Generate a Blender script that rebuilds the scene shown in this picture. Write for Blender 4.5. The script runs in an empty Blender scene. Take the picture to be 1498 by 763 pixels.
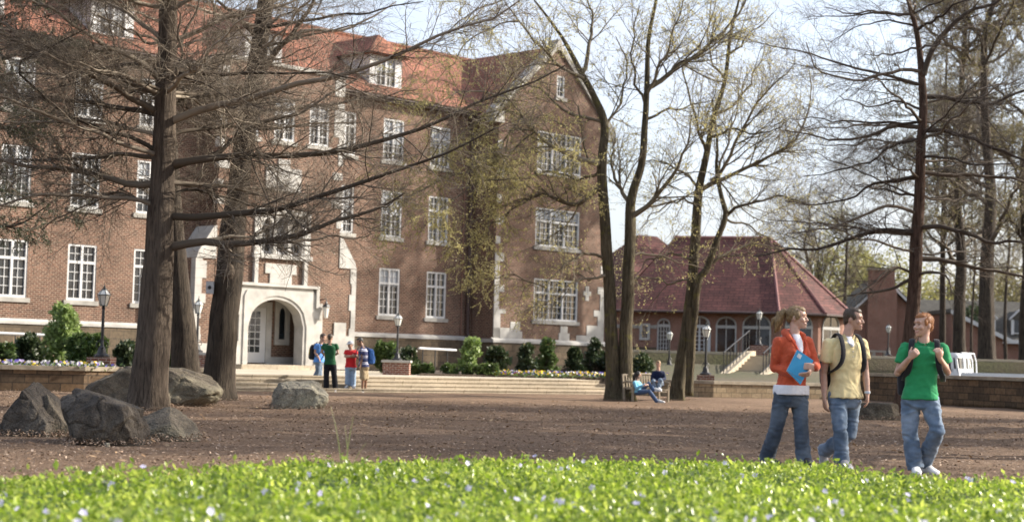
# A college quad in early spring: bare trees, brick hall, students walking past
import bpy, math, random
import numpy as np
from mathutils import Vector, Matrix, noise
random.seed(11)
RNG = np.random.default_rng(11)
SC = bpy.context.scene
COL = SC.collection
V = Vector

# ------------------------------------------------------------------ camera model
F_PX, CAM_H = 2400.0, 1.1
TILT, ROLL = math.radians(3.43), math.radians(1.5)
FWD = V((0, math.cos(TILT), math.sin(TILT)))
_R0, _U0 = V((1, 0, 0)), V((0, -math.sin(TILT), math.cos(TILT)))
RIGHT = math.cos(ROLL) * _R0 + math.sin(ROLL) * _U0
UP = -math.sin(ROLL) * _R0 + math.cos(ROLL) * _U0
EYE = V((0, 0, CAM_H))
def ray(x, y): return FWD + (x - 749) / F_PX * RIGHT - (y - 381.5) / F_PX * UP
def at(x, y, Y):
    d = ray(x, y); return EYE + d * (Y / d.y)
def gnd(x, y, z=0.0):
    d = ray(x, y); return EYE + d * ((z - CAM_H) / d.z)

# ------------------------------------------------------------------ mesh helpers
def to_mesh(name, verts, faces):
    """verts (n,3) array, faces: list of (k,4) / (k,3) int arrays or a python list of tuples"""
    me = bpy.data.meshes.new(name)
    if isinstance(faces, list) and faces and isinstance(faces[0], np.ndarray):
        loops = np.concatenate([f.ravel() for f in faces])
        tot = np.concatenate([np.full(len(f), f.shape[1]) for f in faces])
        v = np.asarray(verts, dtype=np.float32)
        me.vertices.add(len(v)); me.vertices.foreach_set('co', v.ravel())
        me.loops.add(len(loops)); me.loops.foreach_set('vertex_index', loops.astype(np.int32))
        st = np.concatenate([[0], np.cumsum(tot)[:-1]]).astype(np.int32)
        me.polygons.add(len(tot)); me.polygons.foreach_set('loop_start', st)
        me.update(calc_edges=True)
    else:
        me.from_pydata([tuple(v) for v in verts], [], faces); me.update()
    return me

def set_uv(me):
    uvl = me.uv_layers.new(name='uv')
    zz = V((0, 0, 1))
    for p in me.polygons:
        n = p.normal
        if abs(n.z) > .97: t, b = V((1, 0, 0)), V((0, 1, 0))
        else:
            t = zz.cross(n).normalized(); b = n.cross(t)
        for li in p.loop_indices:
            c = me.vertices[me.loops[li].vertex_index].co
            uvl.data[li].uv = (c.dot(t), c.dot(b))

def link(name, me, mats, parent=None, loc=None, smooth=False):
    o = bpy.data.objects.new(name, me); COL.objects.link(o)
    for m in (mats if isinstance(mats, (list, tuple)) else [mats]): me.materials.append(m)
    if smooth: me.polygons.foreach_set('use_smooth', [True] * len(me.polygons))
    if parent: o.parent = parent
    if loc is not None: o.location = loc
    return o

class MB:
    def __init__(s): s.v = []; s.f = []; s.m = []
    def add(s, vs, fs, mi=0):
        b = len(s.v); s.v += [tuple(v) for v in vs]
        for f in fs: s.f.append(tuple(b + i for i in f)); s.m.append(mi)
        return s
    def quad(s, a, b, c, d, mi=0): return s.add([a, b, c, d], [(0, 1, 2, 3)], mi)
    def box(s, x0, x1, y0, y1, z0, z1, mi=0):
        vs = [(x0,y0,z0),(x1,y0,z0),(x1,y1,z0),(x0,y1,z0),(x0,y0,z1),(x1,y0,z1),(x1,y1,z1),(x0,y1,z1)]
        return s.add(vs, [(0,3,2,1),(4,5,6,7),(0,1,5,4),(1,2,6,5),(2,3,7,6),(3,0,4,7)], mi)
    def hexa(s, p, mi=0):   # 8 points: bottom ring then top ring, counter-clockwise seen from above
        return s.add(p, [(0,3,2,1),(4,5,6,7),(0,1,5,4),(1,2,6,5),(2,3,7,6),(3,0,4,7)], mi)
    def prism(s, poly, f, a, b, mi=0):
        """poly of 2-D points, f(u,v,w)->3-D, extruded from w=a to w=b"""
        n = len(poly)
        vs = [f(u, v, a) for u, v in poly] + [f(u, v, b) for u, v in poly]
        fs = [tuple(range(n))[::-1], tuple(range(n, 2*n))] + [(i, (i+1) % n, n + (i+1) % n, n + i) for i in range(n)]
        return s.add(vs, fs, mi)
    def tube(s, pts, rad, sides=8, mi=0, ref=None, squash=1.0):
        pts = [V(p) for p in pts]
        if not isinstance(rad, (list, tuple)): rad = [rad] * len(pts)
        n = len(pts); T = (pts[-1] - pts[0]); T = T.normalized() if T.length > 1e-6 else V((0,0,1))
        rf = V(ref) if ref is not None else (V((1,0,0)) if abs(T.z) > .8 else V((0,0,1)))
        vs = []
        for i in range(n):
            t = (pts[min(i+1, n-1)] - pts[max(i-1, 0)]).normalized()
            a = (rf - t * rf.dot(t)).normalized(); b = t.cross(a)
            for k in range(sides):
                an = 2*math.pi*k/sides
                vs.append(pts[i] + a*(rad[i]*math.cos(an)) + b*(rad[i]*squash*math.sin(an)))
        fs = [(i*sides+k, i*sides+(k+1) % sides, (i+1)*sides+(k+1) % sides, (i+1)*sides+k) for i in range(n-1) for k in range(sides)]
        fs += [tuple(range(sides))[::-1], tuple((n-1)*sides + k for k in range(sides))]
        return s.add(vs, fs, mi)
    def lathe(s, prof, c=(0,0,0), seg=12, mi=0):
        vs = []; n = len(prof)
        for r, z in prof:
            for k in range(seg):
                a = 2*math.pi*k/seg; vs.append((c[0]+r*math.cos(a), c[1]+r*math.sin(a), c[2]+z))
        fs = [(i*seg+k, i*seg+(k+1) % seg, (i+1)*seg+(k+1) % seg, (i+1)*seg+k) for i in range(n-1) for k in range(seg)]
        fs += [tuple(range(seg))[::-1], tuple((n-1)*seg + k for k in range(seg))]
        return s.add(vs, fs, mi)
    def ball(s, c, r, seg=12, rings=8, mi=0, M=None):
        c = V(c); r = r if isinstance(r, (tuple, list)) else (r, r, r)
        vs = []
        for i in range(1, rings):
            th = math.pi*i/rings
            for k in range(seg):
                a = 2*math.pi*k/seg
                p = V((r[0]*math.sin(th)*math.cos(a), r[1]*math.sin(th)*math.sin(a), -r[2]*math.cos(th)))
                vs.append(c + (M @ p if M else p))
        lo, hi = V((0,0,-r[2])), V((0,0,r[2]))
        vs += [c + (M @ lo if M else lo), c + (M @ hi if M else hi)]
        nb = len(vs)
        fs = [(i*seg+k, i*seg+(k+1) % seg, (i+1)*seg+(k+1) % seg, (i+1)*seg+k) for i in range(rings-2) for k in range(seg)]
        fs += [(nb-2, (k+1) % seg, k) for k in range(seg)] + [(nb-1, (rings-2)*seg+k, (rings-2)*seg+(k+1) % seg) for k in range(seg)]
        return s.add(vs, fs, mi)
    def mesh(s, name, origin=None, uv=True):
        vs = s.v if origin is None else [(a-origin[0], b-origin[1], c-origin[2]) for a, b, c in s.v]
        me = to_mesh(name, vs, s.f)
        if uv: set_uv(me)
        me.polygons.foreach_set('material_index', s.m)
        return me
    def build(s, name, mats, parent=None, loc=None, origin=None, smooth=False, uv=True):
        return link(name, s.mesh(name, origin, uv), mats, parent, loc, smooth)

def tag(o, label=None, cat=None, group=None, kind=None):
    if label: o['label'] = label
    if cat: o['category'] = cat
    if group: o['group'] = group
    if kind: o['kind'] = kind
    return o
def thing(name, label, cat, loc=(0,0,0), rz=0.0, group=None):
    o = bpy.data.objects.new(name, None); COL.objects.link(o)
    o.location = loc; o.rotation_euler = (0, 0, rz); o.empty_display_size = .2
    return tag(o, label, cat, group)
def copy_tree(o, parent=None):
    c = o.copy(); COL.objects.link(c); c.parent = parent
    for ch in list(o.children): copy_tree(ch, c)
    return c
def remesh(mb, voxel, smooth=2, name='tmp'):
    me = to_mesh(name, mb.v, mb.f)
    o = bpy.data.objects.new('tmp', me); COL.objects.link(o)
    m = o.modifiers.new('r', 'REMESH'); m.mode = 'VOXEL'; m.voxel_size = voxel; m.use_smooth_shade = True
    if smooth:
        s = o.modifiers.new('s', 'SMOOTH'); s.iterations = smooth; s.factor = .5
    dg = bpy.context.evaluated_depsgraph_get()
    out = bpy.data.meshes.new_from_object(o.evaluated_get(dg))
    bpy.data.objects.remove(o); bpy.data.meshes.remove(me)
    out.name = name
    return out

# ------------------------------------------------------------------ materials
def new_mat(name):
    m = bpy.data.materials.new(name); m.use_nodes = True
    nt = m.node_tree; return m, nt, nt.nodes['Principled BSDF']
def nd(nt, typ, **kw):
    n = nt.nodes.new(typ)
    for k, v in kw.items():
        if k.startswith('_'): setattr(n, k[1:], v)
        else: n.inputs[k.replace('__', ' ')].default_value = v
    return n
def ramp(nt, stops, fac=None):
    r = nt.nodes.new('ShaderNodeValToRGB'); cr = r.color_ramp
    while len(cr.elements) < len(stops): cr.elements.new(.5)
    for e, (p, c) in zip(cr.elements, stops):
        e.position = p; e.color = (*c, 1) if len(c) == 3 else c
    if fac is not None: nt.links.new(fac, r.inputs['Fac'])
    return r
def coords(nt, kind='Object', scale=(1,1,1), rot=(0,0,0)):
    t = nt.nodes.new('ShaderNodeTexCoord'); mp = nt.nodes.new('ShaderNodeMapping')
    mp.inputs['Scale'].default_value = scale; mp.inputs['Rotation'].default_value = rot
    nt.links.new(t.outputs[kind], mp.inputs['Vector']); return mp.outputs['Vector']
def noise_tex(nt, vec, scale, detail=4, rough=.55, dist=0.0):
    n = nt.nodes.new('ShaderNodeTexNoise'); n.inputs['Scale'].default_value = scale
    n.inputs['Detail'].default_value = detail; n.inputs['Roughness'].default_value = rough
    n.inputs['Distortion'].default_value = dist
    nt.links.new(vec, n.inputs['Vector']); return n.outputs['Fac']
def bump(nt, bs, height, strength=.5, dist=.02):
    b = nt.nodes.new('ShaderNodeBump'); b.inputs['Strength'].default_value = strength; b.inputs['Distance'].default_value = dist
    nt.links.new(height, b.inputs['Height']); nt.links.new(b.outputs['Normal'], bs.inputs['Normal'])
def mixc(nt, fac, a, b, mode='MIX'):
    n = nt.nodes.new('ShaderNodeMix'); n.data_type = 'RGBA'; n.blend_type = mode
    for sock, val in ((n.inputs[0], fac), (n.inputs[6], a), (n.inputs[7], b)):
        if hasattr(val, 'node'): nt.links.new(val, sock)
        else: sock.default_value = val if not isinstance(val, tuple) or len(val) == 4 else (*val, 1)
    return n.outputs[2]

def m_plain(name, col, rough=.7, var=.25, scale=6.0, metal=0.0, bmp=0.0, kind='Object', spec=.5):
    m, nt, bs = new_mat(name)
    v = coords(nt, kind); f = noise_tex(nt, v, scale, 5)
    r = ramp(nt, [(.3, tuple(c*(1-var) for c in col)), (.7, tuple(min(1, c*(1+var)) for c in col))], f)
    nt.links.new(r.outputs['Color'], bs.inputs['Base Color'])
    bs.inputs['Roughness'].default_value = rough; bs.inputs['Metallic'].default_value = metal
    bs.inputs['Specular IOR Level'].default_value = spec
    if bmp: bump(nt, bs, noise_tex(nt, v, scale*4, 4), bmp, .02)
    return m
def m_brick(name, c1, c2, mortar, w=.215, h=.075, ms=.011, rough=.85, stain=.35, vscale=1.0, bias=0.0):
    m, nt, bs = new_mat(name)
    v = coords(nt, 'UV')
    b = nt.nodes.new('ShaderNodeTexBrick'); b.inputs['Scale'].default_value = 1
    b.inputs['Color1'].default_value = (*c1, 1); b.inputs['Color2'].default_value = (*c2, 1); b.inputs['Mortar'].default_value = (*mortar, 1)
    b.inputs['Brick Width'].default_value = w; b.inputs['Row Height'].default_value = h
    b.inputs['Mortar Size'].default_value = ms; b.inputs['Mortar Smooth'].default_value = .2; b.inputs['Bias'].default_value = bias
    nt.links.new(v, b.inputs['Vector'])
    big = noise_tex(nt, v, .6, 5, .6); fine = noise_tex(nt, v, 9.0, 3, .6)
    c = mixc(nt, stain, b.outputs['Color'], ramp(nt, [(.3, (.35,.33,.32)), (.7, (1.25,1.22,1.2))], big).outputs['Color'], 'MULTIPLY')
    c = mixc(nt, stain, c, ramp(nt, [(.3, (.55,.52,.5)), (.7, (1.35,1.3,1.25))], fine).outputs['Color'], 'MULTIPLY')
    nt.links.new(c, bs.inputs['Base Color']); bs.inputs['Roughness'].default_value = rough
    bs.inputs['Specular IOR Level'].default_value = .25
    bump(nt, bs, b.outputs['Fac'], -.4, .01)
    return m
def m_bark(name, dark, light, zscale=.9, xs=11.0, bmp=.9, lichen=None):
    m, nt, bs = new_mat(name)
    v = coords(nt, 'Object', (xs*1.9, xs*1.9, zscale*2.2)); f = noise_tex(nt, v, 1.0, 9, .7, .8)
    v2 = coords(nt, 'Object'); g = noise_tex(nt, v2, 1.7, 5, .6)
    c = ramp(nt, [(.36, dark), (.48, tuple((a+b)/1.9 for a, b in zip(dark, light))), (.66, light)], f).outputs['Color']
    c = mixc(nt, .5, c, ramp(nt, [(.35, (.6,.58,.56)), (.65, (1.2,1.18,1.12))], g).outputs['Color'], 'MULTIPLY')
    if lichen:
        l = noise_tex(nt, v2, 3.1, 6, .7)
        c = mixc(nt, ramp(nt, [(.56, (0,0,0)), (.66, (.7,.7,.7))], l).outputs['Color'], c, lichen)
    nt.links.new(c, bs.inputs['Base Color']); bs.inputs['Roughness'].default_value = .9
    bs.inputs['Specular IOR Level'].default_value = .2
    bump(nt, bs, f, 1.0, .07)
    return m
def m_leaf(name, cols, trans=.45, rough=.45, spec=.5, patch=None):
    """leaves: each small piece takes its own tone, light passes through"""
    m, nt, bs = new_mat(name)
    g = nt.nodes.new('ShaderNodeNewGeometry')
    r = ramp(nt, [(i/(len(cols)-1), c) for i, c in enumerate(cols)], g.outputs['Random Per Island'])
    col_ = r.outputs['Color']
    if patch: col_ = mixc(nt, .8, col_, ramp(nt, [(.36, patch), (.62, (1.12,1.1,1.0))], noise_tex(nt, coords(nt, 'Object'), 1.3, 5, .65)).outputs['Color'], 'MULTIPLY')
    nt.links.new(col_, bs.inputs['Base Color']); bs.inputs['Roughness'].default_value = rough
    bs.inputs['Specular IOR Level'].default_value = spec
    t = nt.nodes.new('ShaderNodeBsdfTranslucent'); nt.links.new(col_, t.inputs['Color'])
    mx = nt.nodes.new('ShaderNodeMixShader'); mx.inputs[0].default_value = trans
    nt.links.new(bs.outputs[0], mx.inputs[1]); nt.links.new(t.outputs[0], mx.inputs[2])
    nt.links.new(mx.outputs[0], nt.nodes['Material Output'].inputs['Surface'])
    return m
def m_glass(name, col=(.02,.026,.03), rough=.06):
    m, nt, bs = new_mat(name)
    v = coords(nt, 'Object'); f = noise_tex(nt, v, 1.3, 2)
    nt.links.new(ramp(nt, [(.35, tuple(c*.4 for c in col)), (.65, tuple(c*1.8 for c in col))], f).outputs['Color'], bs.inputs['Base Color'])
    bs.inputs['Roughness'].default_value = rough; bs.inputs['Specular IOR Level'].default_value = .8
    bump(nt, bs, noise_tex(nt, v, 2.2, 2), .12, .03)
    return m
def m_cloth(name, col, rough=.9, var=.12, fade=None, scale=9):
    m, nt, bs = new_mat(name)
    v = coords(nt, 'Object'); f = noise_tex(nt, v, scale, 4, .6)
    c = ramp(nt, [(.3, tuple(a*(1-var) for a in col)), (.7, tuple(a*(1+var) for a in col))], f).outputs['Color']
    if fade:
        g = noise_tex(nt, v, 3.6, 3, .5)
        c = mixc(nt, ramp(nt, [(.45, (0,0,0)), (.62, (.8,.8,.8))], g).outputs['Color'], c, fade)
    nt.links.new(c, bs.inputs['Base Color']); bs.inputs['Roughness'].default_value = rough
    bs.inputs['Specular IOR Level'].default_value = .15
    bs.inputs['Sheen Weight'].default_value = .15
    bump(nt, bs, noise_tex(nt, v, 14, 4, .6), .35, .012)
    return m

M = {}
M['brick'] = m_brick('brick', (.165,.080,.054), (.078,.037,.027), (.28,.225,.172), ms=.013, stain=.55)
M['brick_far'] = m_brick('brick_far', (.24,.10,.07), (.19,.08,.055), (.32,.25,.2), .22, .08)
M['pedestal'] = m_brick('pedestal_brick', (.25,.085,.055), (.16,.055,.04), (.42,.37,.31), .2, .07)
M['ashlar'] = m_brick('ashlar', (.175,.135,.09), (.095,.078,.056), (.08,.068,.052), .62, .3, .014, .9, .6)
M['stonewall'] = m_brick('stone_wall', (.215,.145,.085), (.095,.072,.05), (.065,.052,.038), .58, .21, .016, .9, .65)
M['stonewall_low'] = m_brick('stone_wall_low', (.36,.29,.19), (.25,.19,.12), (.16,.13,.09), .42, .17, .014, .9, .55)
M['cap'] = m_plain('wall_cap_stone', (.29,.245,.18), .85, .3, 3.0, bmp=.3)
M['lime'] = m_plain('limestone', (.39,.375,.345), .8, .2, 2.2, bmp=.1)
M['lime_old'] = m_plain('weathered_limestone', (.31,.295,.265), .85, .25, 2.6, bmp=.15)
M['concrete'] = m_plain('concrete', (.40,.335,.24), .85, .15, 1.2, bmp=.1)
M['paving'] = m_plain('paving', (.43,.375,.285), .8, .16, .7, bmp=.06)
M['step'] = m_brick('step_stone', (.43,.375,.29), (.37,.325,.25), (.17,.14,.10), 1.7, .9, .012, .85, .45)
M['roof'] = m_brick('clay_tiles', (.33,.145,.092), (.23,.10,.066), (.10,.05,.036), .26, .24, .024, .85, .75)
M['roof_red'] = m_brick('red_tiles', (.155,.063,.055), (.10,.043,.039), (.05,.024,.022), .7, .3, .03, .8, .7)
M['shingle'] = m_brick('grey_shingles', (.115,.11,.095), (.085,.08,.07), (.05,.047,.042), .4, .2, .014, .85, .4)
M['white'] = m_plain('white_paint', (.50,.50,.495), .5, .05, 3.0)
M['glass'] = m_glass('window_glass', (.014,.018,.022))
M['glass_dark'] = m_glass('dark_glass', (.012,.014,.016), .1)
M['trim_grey'] = m_plain('grey_trim', (.36,.355,.34), .6, .12, 3.0)
M['black'] = m_plain('black_iron', (.018,.018,.02), .45, .3, 8.0)
M['iron'] = m_plain('dark_green_iron', (.022,.03,.028), .45, .3, 8.0)
M['pipe'] = m_plain('brown_pipe', (.06,.035,.03), .5, .2, 4.0)
M['wood'] = m_plain('weathered_wood', (.30,.245,.175), .85, .3, 7.0, bmp=.3)
M['soil'] = m_plain('bed_soil', (.07,.05,.035), .95, .4, 9.0, bmp=.5)
M['bark'] = m_bark('grey_brown_bark', (.035,.027,.021), (.15,.117,.09))
M['bark_dark'] = m_bark('dark_bark', (.017,.014,.011), (.092,.073,.056))
M['bark_mossy'] = m_bark('mossy_bark', (.03,.026,.016), (.15,.125,.082), lichen=(.16,.15,.04,1))
M['bark_red'] = m_bark('reddish_bark', (.036,.022,.016), (.155,.098,.072))
M['twig'] = m_leaf('twig_bark', [(.05,.039,.028), (.10,.079,.058), (.165,.133,.10), (.33,.28,.215)], 0.0, .85, .25)
M['twig_light'] = m_leaf('pale_twig_bark', [(.08,.066,.044), (.15,.125,.085), (.23,.195,.14)], 0.0, .85, .25)
M['twig_red'] = m_leaf('red_twig_bark', [(.045,.034,.026), (.09,.07,.053), (.18,.145,.11)], 0.0, .85, .25)
M['buds'] = m_leaf('spring_buds', [(.56,.49,.20), (.44,.40,.15), (.64,.58,.29)], .6)
M['catkin'] = m_leaf('olive_catkins', [(.20,.17,.07), (.27,.235,.09), (.15,.135,.06)], .35)
M['far_leaf'] = m_leaf('pale_spring_leaves', [(.30,.28,.09), (.24,.24,.09), (.36,.33,.12)], .45)
M['needles'] = m_leaf('cedar_needles', [(.028,.05,.018), (.06,.085,.03), (.04,.06,.025)], .2)
M['shrub'] = m_leaf('shrub_leaves', [(.045,.085,.02), (.09,.14,.035), (.14,.19,.06)], .3)
M['shrub_dark'] = m_leaf('dark_shrub_leaves', [(.025,.045,.018), (.05,.075,.03), (.075,.09,.035)], .25)
M['shrub_pale'] = m_leaf('pale_shrub_leaves', [(.16,.24,.05), (.26,.35,.11), (.38,.46,.20)], .35, .35)
M['vinca'] = m_leaf('groundcover_leaves', [(.13,.20,.022), (.30,.41,.045), (.58,.65,.14), (.12,.20,.02), (.32,.43,.05)], .5, .3, .6, (.6,.64,.5))
M['petal'] = m_leaf('lavender_petals', [(.52,.47,.80), (.62,.58,.84), (.74,.71,.88)], .35)
M['blade'] = m_leaf('grass_blade', [(.25,.30,.10), (.34,.34,.15)], .5)
# ================================================================== THE SETTING
def m_mulch():
    m, nt, bs = new_mat('mulch')
    v = coords(nt, 'Object')
    fine = noise_tex(nt, v, 26, 6, .75); mid = noise_tex(nt, v, 4.5, 5, .65); big = noise_tex(nt, v, .28, 4, .55)
    st = coords(nt, 'Object', (55, 18, 1)); chip = noise_tex(nt, st, 1, 3, .7)
    c = ramp(nt, [(.28, (.075,.05,.034)), (.5, (.22,.155,.11)), (.66, (.33,.245,.178)), (.78, (.45,.34,.245))], fine).outputs['Color']
    c = mixc(nt, .45, c, ramp(nt, [(.35, (.075,.05,.034)), (.55, (.22,.155,.108)), (.72, (.42,.315,.228))], chip).outputs['Color'])
    c = mixc(nt, .45, c, ramp(nt, [(.35, (.62,.58,.55)), (.65, (1.3,1.22,1.15))], mid).outputs['Color'], 'MULTIPLY')
    c = mixc(nt, .5, c, ramp(nt, [(.38, (.62,.57,.53)), (.62, (1.3,1.25,1.18))], big).outputs['Color'], 'MULTIPLY')
    nt.links.new(c, bs.inputs['Base Color']); bs.inputs['Roughness'].default_value = .95
    bs.inputs['Specular IOR Level'].default_value = .15
    bump(nt, bs, fine, 1.0, .06)
    return m
def m_lawn():
    m, nt, bs = new_mat('spring_lawn')
    v = coords(nt, 'Object'); f = noise_tex(nt, v, 9, 6, .7); g = noise_tex(nt, v, .35, 5, .65)
    c = ramp(nt, [(.3, (.03,.03,.013)), (.5, (.066,.062,.027)), (.7, (.12,.112,.047))], f).outputs['Color']
    c = mixc(nt, ramp(nt, [(.42, (0,0,0)), (.6, (.75,.75,.75))], g).outputs['Color'], c, (.095,.07,.043,1))
    nt.links.new(c, bs.inputs['Base Color']); bs.inputs['Roughness'].default_value = .95
    bump(nt, bs, f, .8, .05)
    return m
M['mulch'] = m_mulch(); M['lawn'] = m_lawn()

def hill(x, y):
    """height of the land"""
    return 0.0

mb = MB()      # one sheet of ground out to the horizon, slightly uneven where it is seen close
nx, ny = 90, 110
vs = []
for j in range(ny + 1):
    for i in range(nx + 1):
        x = -22 + 44*i/nx; y = 4 + 50*j/ny
        e = min(1, min(i, nx-i, j, ny-j)/4)
        vs.append((x, y, e*(.035*noise.noise((x*.45, y*.45, 3)) + .02*noise.noise((x*1.7, y*1.7, 8)))))
fs = [(j*(nx+1)+i, j*(nx+1)+i+1, (j+1)*(nx+1)+i+1, (j+1)*(nx+1)+i) for j in range(ny) for i in range(nx)]
mb.add(vs, fs)
B = 900
for a in (((-B,-B,0),(B,-B,0),(B,4,0),(-B,4,0)), ((-B,54,0),(B,54,0),(B,1500,0),(-B,1500,0)),
          ((-B,4,0),(-22,4,0),(-22,54,0),(-B,54,0)), ((22,4,0),(B,4,0),(B,54,0),(22,54,0))):
    mb.quad(*a)
tag(mb.build('ground', M['mulch'], uv=False, smooth=True), kind='structure')

# loose bark chips lying on the mulch where it is near enough to see them
n = 70000
y = 11 + 30*RNG.random(n)**1.4; x = (RNG.random(n)-.5)*2*(.36*y+1)
L = RNG.uniform(.005, .015, n)*(1+.02*(y-11)); W = L*RNG.uniform(.25, .55, n); a = RNG.uniform(0, math.pi, n); ti = RNG.normal(0, .45, n)
ux = np.stack([np.cos(a), np.sin(a), np.sin(ti)*.6], 1); uy = np.stack([-np.sin(a), np.cos(a), RNG.normal(0, .4, n)], 1)
c = np.stack([x, y, np.full(n, .024)+.016*RNG.random(n)], 1)
q = np.stack([c-ux*L[:,None]-uy*W[:,None], c+ux*L[:,None]-uy*W[:,None]*.6, c+ux*L[:,None]*.9+uy*W[:,None], c-ux*L[:,None]*.8+uy*W[:,None]], 1)
M['chips'] = m_leaf('bark_chips', [(.11,.075,.05), (.21,.145,.10), (.32,.235,.165), (.26,.175,.12), (.50,.39,.30)], 0.0, .9, .15)
tag(link('bark_chips', to_mesh('bark_chips', q.reshape(-1,3), [np.arange(4*n).reshape(n,4)]), M['chips']), kind='stuff')

# twigs and dead leaves blown about on the mulch
n = 1500; yl = 11.5+32*RNG.random(n); xl = (RNG.random(n)-.5)*2*(.34*yl+1)
ql, fl_ = [], []
a = RNG.uniform(0, math.pi, n); L = RNG.uniform(.02,.05,n)[:,None]; u = np.stack([np.cos(a), np.sin(a), RNG.normal(0,.25,n)], 1); w_ = np.stack([-np.sin(a), np.cos(a), RNG.normal(0,.4,n)], 1)
c = np.stack([xl, yl, np.full(n,.05)], 1)
q = np.stack([c-u*L, c+w_*L*.5, c+u*L, c-w_*L*.45], 1)
M['litter'] = m_leaf('dead_leaves', [(.09,.055,.035), (.24,.15,.085), (.36,.26,.16), (.16,.10,.06)], .1, .9, .2)
tag(link('leaf_litter', to_mesh('leaf_litter', q.reshape(-1,3), [np.arange(4*n).reshape(n,4)]), M['litter']), kind='stuff')

# frame of the brick hall: x along the front, y into the building
PSI = math.radians(46)
P0 = V((-16.127, 61.5, 0))
DU, DN = V((math.cos(PSI), math.sin(PSI), 0)), V((math.sin(PSI), -math.cos(PSI), 0))
def hall_world(s, y, z): return P0 + DU*s - DN*y + V((0,0,z))

# wide steps and the terrace behind them (both real solids)
SA, SB = V((-8.35, 45.9, 0)), V((4.0, 55.95, 0))
sd = (SB-SA).normalized(); sn = V((-sd.y, sd.x, 0))
mb = MB()
for k in range(4):
    a, b = SA + sn*(.46*k), SB + sn*(.46*k)
    a2, b2 = SA + sn*1.9, SB + sn*1.9
    z0, z1 = (.115*k, .115*(k+1))
    mb.hexa([(*p.xy, z0) for p in (a, b, b2, a2)] + [(*p.xy, z1) for p in (a, b, b2, a2)])
    c0, c1 = SA + sn*(.46*k-.025), SB + sn*(.46*k-.025)   # nosing
    mb.hexa([(*p.xy, z1-.035) for p in (c0, c1, b-sn*.002, a-sn*.002)] + [(*p.xy, z1+.004) for p in (c0, c1, b-sn*.002, a-sn*.002)])
tag(mb.build('steps', M['step']), kind='structure')
mb = MB()
tp = [SA+sn*1.9, SB+sn*1.9, SB+sn*3.0, V((6.5,80,0)), hall_world(21,.3,0), hall_world(-16,.3,0), V((-26,44,0)), V((-14,42.2,0)), V((-11.2,42.5,0)), V((-8.9,45.6,0))]
mb.prism([(p.x, p.y) for p in tp], lambda u,v,w: (u,v,w), .0, .46)
tag(mb.build('plaza', M['paving']), kind='structure')

# planting beds
def bed(pts, z, name='planting_bed'):
    mb = MB(); mb.prism([(p[0], p[1]) for p in pts], lambda u,v,w: (u,v,w), .02, z)
    return tag(mb.build(name, M['soil']), kind='structure')
hw = lambda s, y: tuple(hall_world(s, y, 0).xy)
bed([(-15.5,40.2),(-11,41.55),(-8.95,44.3),(-9.4,46.2),hw(3.2,-4.5),hw(3.2,-.15),hw(-14,-.15)], .57)
bed([(-3.1,57.0),(4.2,61.0),(6.6,61.2),(7.0,79),hw(29,-1.65),hw(21,-1.65),hw(20,-.15),hw(13.2,-.15),hw(13.2,-5)], .53)

# lawn banks and upper terrace behind the right-hand walls
def lawn_h(x, y):
    t = min(1, max(0, (x-12)/2.0)); t = t*t*(3-2*t)
    if y < 67:
        left = .50 + .64*max(0, (y-57)/10.0)**1.3
        right = .06 + 1.0*min(1, max(0, (y-65.5)/1.4)) if y > 65.5 else .06
        return left*(1-t) + right*t
    return 1.52 + .45*min(1, (y-67)/43)
xs = [4.2, 5.5, 7, 9, 11, 12, 12.5, 13, 13.5, 14, 16, 18, 21, 25, 30, 40, 60]
ys = [56, 57.5, 60, 62, 63, 64, 65, 65.5, 66, 66.5, 66.99, 67.01, 70, 76, 82, 90, 100, 110]
def lawn_y0(x): return 55.9 if x < 7 else (55.6+(x-6.8)*.52 if x < 12.4 else max(42.0, 58.5-(x-12.5)*3.4))
vs = []; NXL, NYL = len(xs), len(ys)
for yy in ys:
    for xx in xs:
        f = (yy-56)/(110-56); y2 = yy if yy > 60 else lawn_y0(xx) + (60-lawn_y0(xx))*(yy-56)/4
        vs.append((xx, y2, lawn_h(xx, y2)))
mb = MB().add(vs, [(j*NXL+i, j*NXL+i+1, (j+1)*NXL+i+1, (j+1)*NXL+i) for j in range(NYL-1) for i in range(NXL-1)])
mb.quad((4.2,110,1.97), (60,110,1.97), (400,800,2.4), (4.2,800,2.4)); mb.quad((60,56,.06), (400,56,.06), (400,800,2.4), (60,110,1.97))
tag(mb.build('lawn', M['lawn'], uv=False, smooth=True), kind='structure')
# road where the truck stands
mb = MB(); mb.quad((12.9,61.2,.075),(60,61.2,.075),(60,65.6,.075),(12.9,65.6,.075))
tag(mb.build('service_road', m_plain('asphalt', (.055,.055,.055), .9, .3, 12)), kind='structure')

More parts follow.
